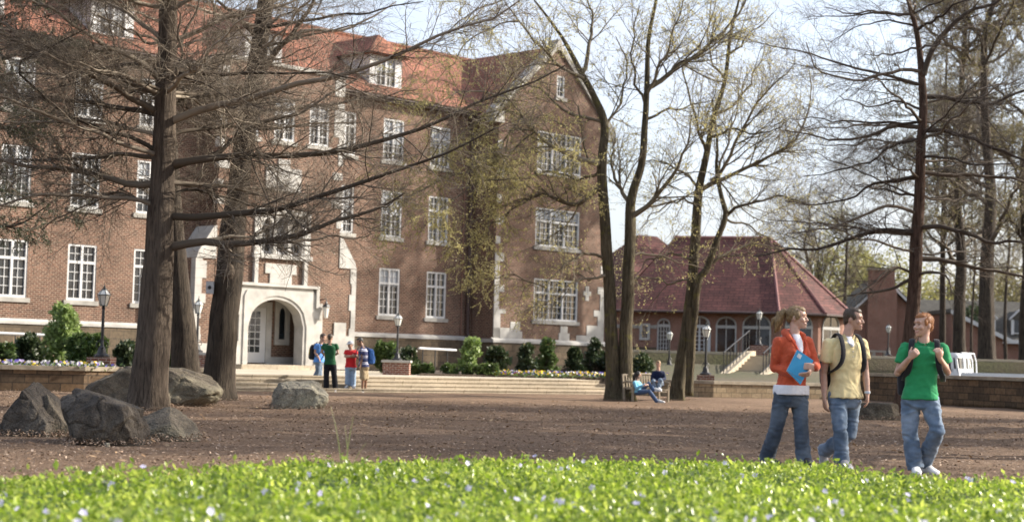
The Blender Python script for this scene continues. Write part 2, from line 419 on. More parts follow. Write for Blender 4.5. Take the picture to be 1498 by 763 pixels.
# ------------------------------------------------------------------ low walls
def stone_wall(label, pts, h, th=.42, mat='stonewall', cap=.11, cap_mat='cap', z0=0.0, name='stone_wall', over=.05):
    base = V(pts[0]); w = thing(name, label, 'wall', (base.x, base.y, 0))
    P = [V((p[0], p[1], 0)) for p in pts]; N = []
    for i in range(len(P)):
        t = (P[min(i+1, len(P)-1)] - P[max(i-1, 0)]).normalized(); N.append(V((-t.y, t.x, 0)))
    for nm, e, za, zb, mt in (('wall_body', 0, z0-.05, h-cap, mat), ('coping', over, h-cap+.002, h, cap_mat)):
        mb = MB()
        for i in range(len(P)-1):
            t = (P[i+1]-P[i]).normalized()*(e if e else 0)
            a0, a1 = P[i]-N[i]*e - (t if i == 0 else t*0), P[i]+N[i]*(th+e) - (t if i == 0 else t*0)
            b0, b1 = P[i+1]-N[i+1]*e + (t if i == len(P)-2 else t*0), P[i+1]+N[i+1]*(th+e) + (t if i == len(P)-2 else t*0)
            q = [a0, b0, b1, a1]
            mb.hexa([(*p.xy, za) for p in q] + [(*p.xy, zb) for p in q])
        mb.build(nm, M[mt], w, origin=(base.x, base.y, 0))
    return w
stone_wall('brown stone retaining wall below the pansy bed behind the boulders at left', [(-16.5,39.6),(-12.55,40.75),(-10.7,41.45),(-8.95,43.6),(-8.45,45.8)], .64)
stone_wall('low pale stone wall with sunlit coping behind the woman in orange', [(4.1,55.6),(6.9,55.45),(12.35,58.35)], .56, mat='stonewall_low')
stone_wall('tall dark stone wall at right in front of the white truck', [(12.4,58.5),(13.6,54.8),(15.6,48.2),(17.2,43)], .96)
mb = MB()
for a, b, nm in ((4.4, 9.3, 0), (11.75, 40, 1)):
    w = thing('concrete_wall', ('long pale concrete wall behind the bench and bare tree trunks', 'pale concrete wall above the grass bank behind the white truck')[nm], 'wall', (a, 67.15, 0))
    MB().box(0, b-a, 0, .3, .4, 1.53).build('wall_body', M['concrete'], w)
    MB().box(-.03, b-a+.03, -.04, .34, 1.532, 1.62).build('coping', M['concrete'], w)
# garden stairs with cheek walls and rails
st = tag(thing('garden_stairs', 'concrete stairs with sloped cheek walls up to the red-roofed building', 'stairs', (7.95, 62.2, 0)))
mb = MB()
for k in range(9): mb.box(.2, 1.55, .48*k, 4.9, .3, .46+.115*(k+1))
sh = 1.62
mb2 = [((x+sh*(y/4.4)), y, z) for x, y, z in mb.v]; mb.v = mb2
mb.build('treads', M['concrete'], st)
for x0 in (0, 1.5):
    m1 = MB(); m1.prism([(-.25,.3),(4.9,.3),(4.9,1.70),(4.35,1.70),(-.05,.74),(-.25,.74)], lambda u,v,w: (w+sh*(u/4.4), u, v), x0, x0+.3)
    m1.build('cheek_wall', M['concrete'], st)
    r = MB()
    for i in range(9):
        u = .05+.53*i; zz = .74+.96*(u+.05)/4.4
        X = x0+.15+sh*u/4.4
        r.tube([(X,u,zz-.08),(X,u,zz+.82)], .018, 6)
    for dz in (.82, .15): r.tube([(x0+.15,0,.75+dz),(x0+.15+sh,4.4,1.71+dz)], .024, 6)
    r.build('handrail', M['black'], st)

# ================================================================== THE BRICK HALL
hall = thing('brick_hall', 'large red brick hall with clay tile roof and arched stone entrance', 'building', P0, PSI)

def wall_grid(mb, s0, s1, z0, z1, y, ops, depth=.16, mi=0, mi_rev=1):
    S = sorted({s0, s1, *[v for o in ops for v in o[:2]]}); Z = sorted({z0, z1, *[v for o in ops for v in o[2:4]]})
    for i in range(len(S)-1):
        for j in range(len(Z)-1):
            cs, cz = (S[i]+S[i+1])/2, (Z[j]+Z[j+1])/2
            if any(o[0] < cs < o[1] and o[2] < cz < o[3] for o in ops): continue
            mb.quad((S[i],y,Z[j]), (S[i+1],y,Z[j]), (S[i+1],y,Z[j+1]), (S[i],y,Z[j+1]), mi)
    for a, b, c, d in ops:
        y2 = y+depth
        mb.quad((a,y,c),(a,y,d),(a,y2,d),(a,y2,c), mi_rev); mb.quad((b,y,d),(b,y,c),(b,y2,c),(b,y2,d), mi_rev)
        mb.quad((a,y,d),(b,y,d),(b,y2,d),(a,y2,d), mi_rev); mb.quad((b,y,c),(a,y,c),(a,y2,c),(b,y2,c), mi_rev)

WR = random.Random(17)
M['pale_panel'] = m_plain('pale_window_panel', (.30,.32,.34), .6, .1, 2)
def window(parent, s0, s1, z0, z1, y, groups=2, cols=2, rows=(4, 2), split=.68, sill=True, depth=.16, fw=.075):
    """timber window in an opening: pane behind, white frame with bars, stone sill"""
    yg = y+depth-.05
    g = MB().box(s0+.01, s1-.01, yg, yg+.03, z0+.01, z1-.01).build('window', M['glass'], parent)
    f = MB(); ya, yb = yg-.09, yg-.003
    f.box(s0, s0+fw, ya, yb, z0, z1); f.box(s1-fw, s1, ya, yb, z0, z1)
    f.box(s0+fw, s1-fw, ya, yb, z0, z0+fw*1.2); f.box(s0+fw, s1-fw, ya, yb, z1-fw, z1)
    gw = (s1-s0-2*fw)/groups; zs = z0+(z1-z0)*split
    for k in range(1, groups): f.box(s0+fw+gw*k-fw*.65, s0+fw+gw*k+fw*.65, ya-.004, yb, z0+fw*1.2, z1-fw)
    if rows[1]: f.box(s0+fw, s1-fw, ya+.003, yb, zs-.05, zs+.05)
    for k in range(groups):
        a = s0+fw+gw*k; 
        for c in range(1, cols): f.box(a+gw*c/cols-.012, a+gw*c/cols+.012, ya+.045, yb, z0+fw, z1-fw)
        for (za, zb, n) in ((z0+fw*1.2, zs-.05, rows[0]), (zs+.05, z1-fw, rows[1])):
            for r in range(1, n): f.box(a, a+gw, ya+.047, yb-.001, za+(zb-za)*r/n-.012, za+(zb-za)*r/n+.012)
    f.build('frame', M['white'], g)
    if z0 > 4.5 and WR.random() < .55 or WR.random() < .2:      # some panes get a pale blue-grey panel over their upper part
        k_ = WR.uniform(.25, .6); MB().box(s0+.03, s1-.03, yg-.012, yg-.002, z1-(z1-z0)*k_, z1-.02).build('pale_panel', M['pale_panel'], g)
    if sill: MB().box(s0-.13, s1+.13, y-.07, y+.06, z0-.17, z0-.002).build('sill', M['lime_old'], g)
    return g

ROWS = [(2.88, 4.98), (6.36, 8.42), (9.76, 11.62)]
EAVE, RIDGE = 12.6, 16.25
# --- main wall
S_L, S_R = -16.0, 29.0
cent_l, cent_r = [-11.6, -8.7, -5.8, -2.87, 0.0, 2.86], [12.62, 15.44, 18.3]
ops = [(c-.61, c+.61, a, b) for c in cent_l+cent_r for (a, b) in ROWS if not (c == 12.62 and a < 3)]
ops.append((6.55, 11.1, .6, 3.7))
mb = MB(); wall_grid(mb, S_L, S_R, 0, EAVE, 0, ops)
mb.quad((S_L,12,0),(S_L,0,0),(S_L,0,EAVE),(S_L,12,EAVE)); mb.quad((S_R,0,0),(S_R,12,0),(S_R,12,EAVE),(S_R,0,EAVE)); mb.quad((S_R,12,0),(S_L,12,0),(S_L,12,EAVE),(S_R,12,EAVE))
mb.build('wall', [M['brick'], M['lime_old']], hall)
for c in cent_l + cent_r:
    for a, b in ROWS:
        if not (c == 12.62 and a < 3): window(hall, c-.61, c+.61, a, b, 0)
for a, b in ((S_L, 4.2), (12.5, 20.55)): MB().box(a, b, -.12, -.003, 0, 1.92).build('stone_base', M['ashlar'], hall)
for a, b in ((S_L, 4.2), (12.5, 20.55)):
    mb = MB(); mb.prism([(-.17,1.922),(-.004,1.922),(-.004,2.12),(-.10,2.07),(-.17,2.02)], lambda u,v,w: (w,u,v), a, b); mb.build('string_course', M['lime'], hall)
# eaves board, gutter, soffit
mb = MB(); mb.box(S_L, 20.8, -.35, -.003, EAVE-.28, EAVE-.06); mb.box(S_L, 20.8, -.5, -.352, EAVE-.16, EAVE-.02)
mb.build('eaves', M['pipe'], hall)
# --- main roof
rf = MB()
rf.quad((S_L-.4,-.55,EAVE-.06), (22.5,-.55,EAVE-.06), (22.5,5.2,RIDGE), (S_L-.4,5.2,RIDGE))
rf.quad((S_R+.4,12.5,EAVE-.06), (S_L-.4,12.5,EAVE-.06), (S_L-.4,5.2,RIDGE), (S_R+.4,5.2,RIDGE))
rf.quad((22.5,-.55,EAVE-.06), (S_R+.4,-.55,EAVE-.06), (S_R+.4,5.2,RIDGE), (22.5,5.2,RIDGE))
rf.quad((S_L-.4,-.55,EAVE-.08),(S_L-.4,12.5,EAVE-.08),(S_R+.4,12.5,EAVE-.08),(S_R+.4,-.55,EAVE-.08))
rf.add([(S_L-.4,-.55,EAVE-.06),(S_L-.4,5.2,RIDGE),(S_L-.4,12.5,EAVE-.06)], [(0,1,2)])
rf.tube([(S_L-.4,5.2,RIDGE+.03),(S_R,5.2,RIDGE+.03)], .12, 8)
roof = rf.build('roof', M['roof'], hall)
# --- dormers
for c in (-10.2, -4.4, 1.1, 8.35, 15.15):
    d = MB()
    z0, z1, y0 = 12.75, 14.55, .35
    wall_grid(d, c-.95, c+.95, z0, z1, y0, [(c-.62, c+.62, 13.05, 14.4)], .12, 0, 0)
    for sx in (-1, 1):
        q = [(c+sx*.95,y0,z0),(c+sx*.95,3.4,z0),(c+sx*.95,3.4,z1),(c+sx*.95,y0,z1)]
        d.quad(*(q if sx > 0 else q[::-1]))
    dm = d.build('dormer', M['white'], hall)
    window(dm, c-.62, c+.62, 13.05, 14.4, y0, 2, 2, (3, 0), .99, sill=False, depth=.12)
    r2 = MB()
    e = 14.5
    r2.quad((c-1.2,y0-.3,e),(c,y0+.55,e+1.0),(c,4.9,e+1.0),(c-1.2,4.2,e)); r2.quad((c,y0+.55,e+1.0),(c+1.2,y0-.3,e),(c+1.2,4.2,e),(c,4.9,e+1.0))
    r2.add([(c-1.2,y0-.3,e),(c+1.2,y0-.3,e),(c,y0+.55,e+1.0)], [(0,1,2)])
    r2.quad((c-1.2,y0-.3,e-.06),(c-1.2,4.2,e-.06),(c+1.2,4.2,e-.06),(c+1.2,y0-.3,e-.06))
    r2.build('dormer_roof', M['roof'], dm)

# --- entrance bay
BY = -1.2
bay_ops = [(6.75, 9.67, .6, 3.6), (7.32, 9.58, 5.1, 6.72)] + [(c-.52, c+.52, 9.76, 11.5) for c in (6.55, 8.38, 10.2)]
mb = MB(); wall_grid(mb, 5.2, 11.5, 0, 12.75, BY, bay_ops, .3)
for s, o in ((5.2, 1), (11.5, -1)):
    q = [(s,BY,0),(s,0,0),(s,0,12.75),(s,BY,12.75)]
    mb.quad(*(q[::-1] if o > 0 else q))
for a, b, outer in ((4.28, 5.2, 0), (11.5, 12.45, 1)):      # stepped buttresses, stone-capped
    mb.quad((a,BY+.02,0),(b,BY+.02,0),(b,BY+.02,4.75),(a,BY+.02,4.75))
    for s, o in ((a, 1), (b, -1)):
        q = [(s,BY+.02,0),(s,0,0),(s,0,4.75),(s,BY+.02,4.75)]; mb.quad(*(q[::-1] if o > 0 else q))
bay = mb.build('entrance_bay', [M['brick'], M['lime_old']], hall)
st_ = MB()
for a, b, flip in ((4.28, 5.2, 0), (11.5, 12.45, 1)):
    poly = [(a,4.75),(b,4.75),(b-.08,5.0),(a+.12,6.05),(a,6.05)] if flip else [(b,4.75),(b,6.05),(b-.12,6.05),(a+.08,5.0),(a,4.75)]
    MB().prism(poly, lambda u,v,w: (u,w,v), BY-.04, -.004).build('buttress_cap', M['lime'], bay)
# irregular quoins down the outer edges of bay
rq = random.Random(5)
for edge, sgn, z_lo, z_hi in ((12.45, -1, .5, 4.74), (4.28, 1, .5, 4.74), (11.5, -1, 6.1, 12.7), (5.2, 1, 6.1, 12.7)):
    z = z_lo
    while z < z_hi-.05:
        h = min(rq.choice([.3, .38, .45]), z_hi-z); w = rq.choice([.22, .3, .5, .34]); 
        if z_lo > 5 and rq.random() < .45: z += h; continue
        x0, x1 = sorted((edge - sgn*.02, edge+sgn*w)); yq = BY-.022 if z_lo > 5 else BY-.015
        MB().box(x0, x1, yq, yq+.3, z, z+h-.006).build('quoin', M['lime'], bay); z += h
# stone portal: square surround with flattened arch
def arch_pts(a, b, spring, apex, n=9):
    """four-centred arch from (a,spring) over apex to (b,spring)"""
    c = (a+b)/2; P = []
    for i in range(2*n+1):
        t = -1 + i/n; k = abs(t)
        z = spring + (apex-spring)*(.93*math.sqrt(max(0, 1-k**2.3)) + .07*(1-k))
        P.append((c+t*(b-a)/2, z))
    return P
def arch_plate(mb, a, b, spring, apex, A, Bx, top, bottom, y0, y1, mi=0):
    """plate from A..Bx, bottom..top with an arched hole a..b; thickness y0..y1"""
    P = [(a, bottom)] + arch_pts(a, b, spring, apex) + [(b, bottom)]
    O = [(A, bottom)] + [(A, spring)]
    n = len(P); O = []
    for i, (x, z) in enumerate(P):
        if i == 0: O.append((A, bottom))
        elif i == n-1: O.append((Bx, bottom))
        else:
            t = (i-1)/(n-3); 
            if t < .2: O.append((A, spring+(top-spring)*t/.2))
            elif t > .8: O.append((Bx, spring+(top-spring)*(1-t)/.2))
            else: O.append((A+(Bx-A)*(t-.2)/.6, top))
    for i in range(n-1):
        (x0,z0),(x1,z1),(u0,w0),(u1,w1) = P[i], P[i+1], O[i], O[i+1]
        mb.quad((u0,y0,w0),(x0,y0,z0),(x1,y0,z1),(u1,y0,w1), mi)
        mb.quad((x0,y0,z0),(x0,y1,z0),(x1,y1,z1),(x1,y0,z1), mi)
        mb.quad((u0,y0,w0),(u1,y0,w1),(u1,y1,w1),(u0,y1,w0), mi)
po = MB()
arch_plate(po, 6.82, 9.6, 2.2, 3.28, 6.35, 10.2, 3.78, .6, BY-.12, BY+.45)
arch_plate(po, 6.68, 9.74, 2.2, 3.42, 6.55, 10.0, 3.6, .6, BY-.17, BY-.12)
po.box(6.3, 10.28, BY-.24, BY-.003, 3.782, 3.9)                                   # label mould
po.box(6.2, 6.348, BY-.2, BY-.003, 2.6, 3.9); po.box(10.202, 10.36, BY-.2, BY-.003, 3.0, 3.9)
po.box(5.95, 6.34, BY-.1, BY-.003, 2.55, 3.15); po.box(10.21, 10.62, BY-.1, BY-.003, 2.55, 3.2)
po.box(5.75, 6.345, BY-.15, BY-.003, .5, 1.55); po.box(10.205, 10.9, BY-.15, BY-.003, .5, 1.55)
po.box(5.95, 6.346, BY-.06, BY-.003, 1.552, 2.548); po.box(10.206, 10.66, BY-.06, BY-.003, 1.552, 2.548)
po.box(10.9, 12.43, BY-.1, BY-.026, .5, 1.42); po.box(11.15, 12.43, BY-.07, BY-.026, 1.422, 1.9); po.box(11.3, 11.95, BY-.06, BY-.026, 1.902, 2.45)
po.box(4.3, 5.75, BY-.1, BY-.026, .5, 1.42); po.box(5.1, 5.75, BY-.05, BY-.003, 1.422, 1.75)
portal = po.build('stone_portal', M['lime'], bay)
# framed plaque over the portal
pl = MB()
pl.box(7.02, 7.2, BY-.14, BY-.003, 3.902, 4.9); pl.box(9.55, 9.73, BY-.14, BY-.003, 3.902, 4.9)
pl.box(7.62, 9.22, BY-.05, BY-.003, 4.32, 4.72); pl.box(7.86, 8.98, BY-.052, BY-.003, 3.92, 4.318)
pl.build('plaque', M['lime'], bay)
# triple pointed window above
tw = MB()
tw.box(6.95, 9.95, BY-.16, BY+.02, 4.92, 5.098); tw.box(7.05, 9.85, BY-.1, BY+.02, 6.722, 6.95)
tw.box(7.02, 7.318, BY-.07, BY+.02, 5.1, 6.72); tw.box(9.582, 9.88, BY-.07, BY+.02, 5.1, 6.72)
wd = (9.58-7.32)/3
for k in range(3):
    a, b = 7.32+wd*k, 7.32+wd*(k+1)
    arch_plate(tw, a+.09, b-.09, 6.05, 6.55, a, b, 6.72, 5.1, BY-.04, BY+.16)
tw.build('window_surround', M['lime'], bay)
for k in range(3):
    a = 7.32+wd*k; window(bay, a, a+wd, 5.1, 6.72, BY+.02, 1, 2, (4, 0), .99, sill=False, depth=.26, fw=.1)
pn = MB(); pn.box(7.5, 9.3, BY-.06, BY-.003, 7.7, 8.65); pn.box(7.8, 9.0, BY-.08, BY-.062, 7.82, 8.5); pn.box(8.1, 8.7, BY-.06, BY-.003, 8.652, 9.0)
pn.build('carved_panel', M['lime'], bay)
for c in (6.55, 8.38, 10.2): window(bay, c-.52, c+.52, 9.76, 11.5, BY, 2, 2, (3, 2), .62)
cp = MB(); cp.box(5.1, 11.6, BY-.1, .3, 12.752, 12.9); cp.build('parapet', M['lime_old'], bay)
# porch recess: floor, ceiling, side walls, back wall with the door and the lancet
pr = MB(); yb = .12; pl_, pr_x = 6.6, 11.0
pr.quad((pl_,yb,.6),(pr_x,yb,.6),(pr_x,yb,3.7),(pl_,yb,3.7), 0)
pr.quad((pl_,BY+.3,.6),(pl_,yb,.6),(pl_,yb,3.7),(pl_,BY+.3,3.7), 0); pr.quad((pr_x,yb,.6),(pr_x,BY+.3,.6),(pr_x,BY+.3,3.7),(pr_x,yb,3.7), 0)
pr.quad((pl_,BY+.3,3.7),(pl_,yb,3.7),(pr_x,yb,3.7),(pr_x,BY+.3,3.7), 1); pr.quad((pl_,BY-.1,.64),(pr_x,BY-.1,.64),(pr_x,yb,.64),(pl_,yb,.64), 1)
pr.build('porch', [M['brick'], M['lime_old']], bay)
fr = MB(); fr.box(7.0, 8.74, yb-.09, yb-.006, 2.96, 3.3); fr.box(8.742, 9.02, yb-.10, yb-.004, .645, 3.2); fr.box(9.022, 10.9, yb-.07, yb-.004, .645, .95)
fr.box(9.22, 9.98, yb-.08, yb-.004, 1.45, 1.68)
arch_plate(fr, 9.42, 9.76, 2.7, 3.0, 9.22, 9.98, 3.3, 1.682, yb-.08, yb-.004)
fr.box(10.5, 10.98, yb-.075, yb-.006, .955, 1.5); fr.box(10.75, 10.98, yb-.07, yb-.006, 1.502, 2.6)
fr.build('porch_stonework', M['lime'], bay)
dr = MB(); dr.box(7.42, 8.735, yb-.07, yb-.01, .70, 2.955); door = dr.build('door', M['white'], bay)
dg = MB()
for i in range(3):
    for j in range(6): dg.box(7.68+i*.265, 7.68+i*.265+.225, yb-.078, yb-.06, 1.12+j*.285, 1.12+j*.285+.245)
dg.build('door_pane', M['glass_dark'], door)
MB().ball((7.55, yb-.11, 1.65), .04, 8, 6).build('handle', M['black'], door)
MB().box(9.43, 9.75, yb-.03, yb-.005, 1.69, 2.96).build('lancet_pane', M['glass'], bay)
# threshold steps
ds = MB(); ds.box(5.9, 10.6, BY-1.0, BY-.01, .3, .54); ds.box(6.2, 10.3, BY-.6, BY-.012, .541, .638)
ds.build('door_step', M['step'], bay)
# wall lantern on the bay
wl = MB(); wl.tube([(10.55,BY-.02,3.35),(10.62,BY-.3,3.42),(10.62,BY-.32,3.22)], .022, 6)
lan = wl.build('wall_lantern', M['black'], bay)
MB().lathe([(.08,2.62),(.15,3.06)], (10.62,BY-.32,0), 6).build('lantern_glass', m_plain('frosted_glass', (.62,.62,.58), .3, .08), lan)
MB().lathe([(.19,3.06),(.12,3.17),(.05,3.22),(.02,3.32)], (10.62,BY-.32,0), 6).build('lantern_cap', M['black'], lan)
# security box on the left buttress
# --- projecting wing with the gable
WY, W0, W1, AX = -1.5, 20.55, 28.25, 24.45
APEX = 16.15
wops = [(23.2, 26.3, 2.98, 4.95), (23.2, 26.3, 6.48, 8.3), (23.2, 26.3, 10.05, 11.95), (24.45, 25.0, 13.7, 14.75)]
mb = MB(); wall_grid(mb, W0, W1, 0, 12.5, WY, wops[:3])
# gable triangle built as strips round the slit
def gz(s): return 12.5 + (APEX-12.5)*(1-abs(s-AX)/(AX-W0 if s < AX else W1-AX))
ss = [W0, 22.0, 23.3, 24.45]
for a, b in zip(ss[:-1], ss[1:]): mb.quad((a,WY,12.5),(b,WY,12.5),(b,WY,gz(b)),(a,WY,gz(a)))
mb.quad((24.45,WY,12.5),(25.0,WY,12.5),(25.0,WY,13.7),(24.45,WY,13.7)); mb.quad((24.45,WY,14.75),(25.0,WY,14.75),(25.0,WY,gz(25.0)),(24.45,WY,gz(24.45)))
ss = [25.0, 26.2, 27.3, W1]
for a, b in zip(ss[:-1], ss[1:]): mb.quad((a,WY,12.5),(b,WY,12.5),(b,WY,gz(b)),(a,WY,gz(a)))
mb.quad((W0,4,0),(W0,WY,0),(W0,WY,12.5),(W0,4,12.5)); mb.quad((W1,WY,0),(W1,12,0),(W1,12,12.5),(W1,WY,12.5))
wing = mb.build('gabled_wing', [M['brick'], M['lime_old']], hall)
for o in wops[:3]: window(wing, *o, WY, 3, 3, (4, 2), .66)
window(wing, *wops[3], WY, 1, 2, (4, 0), .99)
mb = MB(); mb.box(W0-.1, W1+.1, WY-.12, WY-.003, 0, 1.86); mb.quad((W0-.1,-.1,0),(W0-.1,WY,0),(W0-.1,WY,1.86),(W0-.1,-.1,1.86))
mb.build('stone_base', M['ashlar'], wing)
mb = MB(); mb.prism([(WY-.18,1.862),(WY-.004,1.862),(WY-.004,2.08),(WY-.11,2.03),(WY-.18,1.97)], lambda u,v,w: (w,u,v), W0-.16, W1+.16)
mb.box(W0-.16, W0-.004, WY, -.13, 1.862, 2.03)
mb.build('string_course', M['lime'], wing)
q = MB(); yq = WY-.025
for (a, b, c, d) in [(W0-.012,.42+W0,2.085,3.2),(W0-.012,W0+1.05,2.085,2.55),(W0+1.052,W0+1.9,2.085,2.42),(W0+1.1,W0+1.75,2.422,2.85),(W0-.012,W0+.75,3.202,3.4),(W0-.012,W0+.3,3.402,4.6),(W0+.302,W0+.62,4.2,4.5),
                     (W0-.012,W0+.3,4.602,5.6),(W0-.012,W0+.55,5.602,6.0),(W0-.012,W0+.28,6.4,6.75),(W0-.012,W0+.5,7.3,7.65),(W0-.012,W0+.3,8.3,8.7),(W0-.012,W0+.45,9.5,9.9),(W0-.012,W0+.3,10.8,11.2),
                     (25.0,25.75,2.085,2.42),(25.1,25.6,2.422,2.75),
                     (W1-.45,W1+.012,2.085,3.3),(W1-2.0,W1-.452,2.085,2.35),(W1-1.25,W1-.452,2.352,2.85),(W1-.75,W1+.012,3.302,3.6),(W1-.3,W1+.012,3.602,4.4),(W1-.5,W1+.012,4.402,4.75),(W1-.3,W1+.012,5.4,5.8),(W1-.3,W1+.012,6.6,6.95),(W1-.4,W1+.012,8.0,8.3),(W1-.3,W1+.012,9.4,9.8)]:
    MB().box(a, b, yq, WY+.02, c, d).build('quoin', M['lime'], wing)
q.box(26.85, 27.1, yq, WY+.01, 4.05, 4.75); q.box(26.7, 27.25, yq-.002, WY+.01, 4.3, 4.5)
q.build('stone_cross', M['lime'], wing)
# wing roof: slopes run back to the main ridge; stone coping on the rakes
wr = MB()
wr.quad((W0-.35,WY+.3,12.35),(AX,WY+.3,APEX+.02),(AX,9,APEX+.02),(W0-.35,9,12.35)); wr.quad((AX,WY+.3,APEX+.02),(W1+.35,WY+.3,12.35),(W1+.35,9,12.35),(AX,9,APEX+.02))
wr.add([(W0-.35,9,12.35),(AX,9,APEX+.02),(W1+.35,9,12.35)], [(0,1,2)])
wr.build('wing_roof', M['roof'], wing)
co = MB(); sl = lambda s: APEX-(APEX-12.35)*abs(s-AX)/(AX-W0+.35)
for a, b in ((W0-.4, AX), (AX, W1+.4)):
    za = sl(a); zb = sl(b) if b < AX+1 else APEX-(APEX-12.35)*(b-AX)/(W1+.35-AX); za = APEX if a == AX else za
    pts = [(a,WY-.12,za-.08),(b,WY-.12,zb-.08),(b,WY+.42,zb-.08),(a,WY+.42,za-.08)]
    co.hexa(pts+[(x,y,z+.36) for x,y,z in pts])
co.box(W0-.45, W0+.25, WY-.14, WY+.4, 12.0, 12.55); co.box(W1-.25, W1+.45, WY-.14, WY+.4, 12.0, 12.55); co.box(AX-.14, AX+.14, WY-.13, WY+.425, APEX-.2, APEX+.3)
co.build('gable_coping', M['lime_old'], wing)
dp = MB(); dp.tube([(20.2,-.16,12.3),(20.2,-.16,2.3),(20.2,-.26,2.05),(20.2,-.26,.5)], .075, 8); dp.box(20.02,20.38,-.34,-.05,12.0,12.35)
dp.build('downpipe', M['pipe'], hall)
dp = MB(); dp.tube([(18.98+.9,-.05,2.2),(18.98+.9,-.05,12.2)], .025, 6); dp.build('conduit', M['brick_far'], hall)
# ================================================================== BUILDINGS BEHIND
class Frame:
    def __init__(s, o, ang): s.o = V(o); s.c, s.s = math.cos(ang), math.sin(ang)
    def __call__(s, x, y, z): return (s.o.x + x*s.c - y*s.s, s.o.y + x*s.s + y*s.c, s.o.z + z)
def arched_glazing(parent, fr, a, b, z0, zs, cols, rows, org, door=False):
    """big arched opening: dark pane, white frame, fan bars in the head"""
    c, r = (a+b)/2, (b-a)/2
    head = [(c+r*math.cos(t), zs+.12+r*.82*math.sin(t)) for t in np.linspace(0, math.pi, 11)]
    g = MB(); g.prism([(a,z0),(b,z0)]+head, lambda u,v,w: fr(u,w,v), -.03, .05)
    g = g.build('arched_window', M['glass'], parent, origin=org)
    f = MB()
    def bar(x0,x1,za,zb,y=-.07): f.hexa([fr(x0,y,za),fr(x1,y,za),fr(x1,-.032,za),fr(x0,-.032,za),fr(x0,y,zb),fr(x1,y,zb),fr(x1,-.032,zb),fr(x0,-.032,zb)])
    w1 = .1 if door == 1 else .05
    bar(a-w1,a+w1,z0,zs); bar(b-w1,b+w1,z0,zs); bar(a-.06,b+.06,zs,zs+.2,-.09); bar(a+.05,b-.05,z0,z0+.1)
    for i in range(1, cols):
        x = a+(b-a)*i/cols; w = (.06 if i*2 == cols else .03) if door == 1 else .028
        bar(x-w,x+w,z0+.12,zs,-.06)
    for j in range(1, rows): bar(a+.08,b-.08,z0+(zs-z0)*j/rows-.02,z0+(zs-z0)*j/rows+.02,-.055)
    f.tube([fr(x,-.05,z+.1) for x, z in head], .055, 6)
    for t in ((.3, .5, .7) if org is None else (.5,)): f.tube([fr(c,-.05,zs+.2), fr(c+r*math.cos(t*math.pi),-.05,zs+.15+r*.82*math.sin(t*math.pi))], .03, 5)
    f.build('frame', M['white'] if door == 1 else M['trim_grey'], g, origin=(0,0,0))
    return g
A0 = V((18.3, 112, 0)); AN = math.radians(-15)
ch = thing('dining_hall', 'low brick building with steep dark red hipped roof and arched windows', 'building', (A0.x, A0.y, 0))
org = tuple(A0)
def dirv(deg): return V((math.cos(math.radians(deg)), math.sin(math.radians(deg)), 0))
LEFT = A0 - dirv(-15)*11.6
poly = [A0]
for dg in (15, 45, 75, 105, 135, 165): poly.append(poly[-1] + dirv(dg)*2.95)
BACKL = poly[-1] - dirv(-15)*11.6
ring = [LEFT] + poly + [BACKL]
ZB, ZE = 1.5, 4.75
mb = MB()
for i in range(len(ring)-1):
    a, b = ring[i], ring[i+1]
    mb.quad((*a.xy,ZB),(*b.xy,ZB),(*b.xy,ZE+.1),(*a.xy,ZE+.1))
mb.quad((*BACKL.xy,ZB),(*LEFT.xy,ZB),(*LEFT.xy,ZE),(*BACKL.xy,ZE))
mb.build('wall', M['brick_far'], ch, origin=org)
# arched openings on the long front and on the faceted end
fl = Frame(LEFT, AN)
for a, b, d in ((3.3,4.1,2), (5.53,6.87,1), (7.38,8.7,0), (9.2,11.05,0)): arched_glazing(ch, fl, a, b, 1.9, 3.62, (4 if d else 2), (6 if d else 1), org, d)
for k, dg in enumerate((15, 45)):
    arched_glazing(ch, Frame(poly[k], math.radians(dg)), .5, 2.45, 1.9, 3.72, 2, 1, org)
# roof
cen = (poly[0]+poly[1])/2 + V((-math.sin(0), 1, 0))*5.5
APX = V((18.55, 117.6, 10.25)); RL = V((APX.x, APX.y, 0)) - dirv(-15)*7.0
def out(p): 
    q = V((18.25,117.6,0)); return p + (p-q).normalized()*.75
ev = [LEFT + V((-.2,-.75,0)), A0+V((-.1,-.8,0))] + [out(p) for p in poly[1:]] + [BACKL+V((0,.8,0))]
mb = MB()
mb.quad((*ev[0].xy,ZE),(*ev[1].xy,ZE),tuple(APX),(RL.x,RL.y,APX.z))
for i in range(1, len(ev)-2): mb.add([(*ev[i].xy,ZE),(*ev[i+1].xy,ZE),tuple(APX)], [(0,1,2)])
mb.quad((*ev[-2].xy,ZE),(*ev[-1].xy,ZE),(RL.x,RL.y,APX.z),tuple(APX))
mb.add([(e.x,e.y,ZE-.02) for e in ev], [tuple(range(len(ev)))[::-1]])
rfm = mb.build('roof', M['roof_red'], ch, origin=org)
hp = MB()
for i in range(1, 6): hp.tube([(*ev[i].xy, ZE+.03), tuple(APX+V((0,0,.03)))], .11, 6)
hp.tube([tuple(APX+V((0,0,.03))), (RL.x,RL.y,APX.z+.03)], .13, 6)
hp.build('ridge_tiles', m_plain('hip_tiles', (.19,.08,.072), .8, .2, 5), rfm, origin=(0,0,0))
gt = MB()
for i in range(len(ev)-1): gt.tube([(*ev[i].xy, ZE-.06),(*ev[i+1].xy, ZE-.06)], .09, 6)
gt.tube([(24.0,117.0,ZE-.1),(23.75,117.0,3.9),(23.75,117.0,1.9)], .06, 6)
gt.build('gutter', M['pipe'], ch, origin=org)
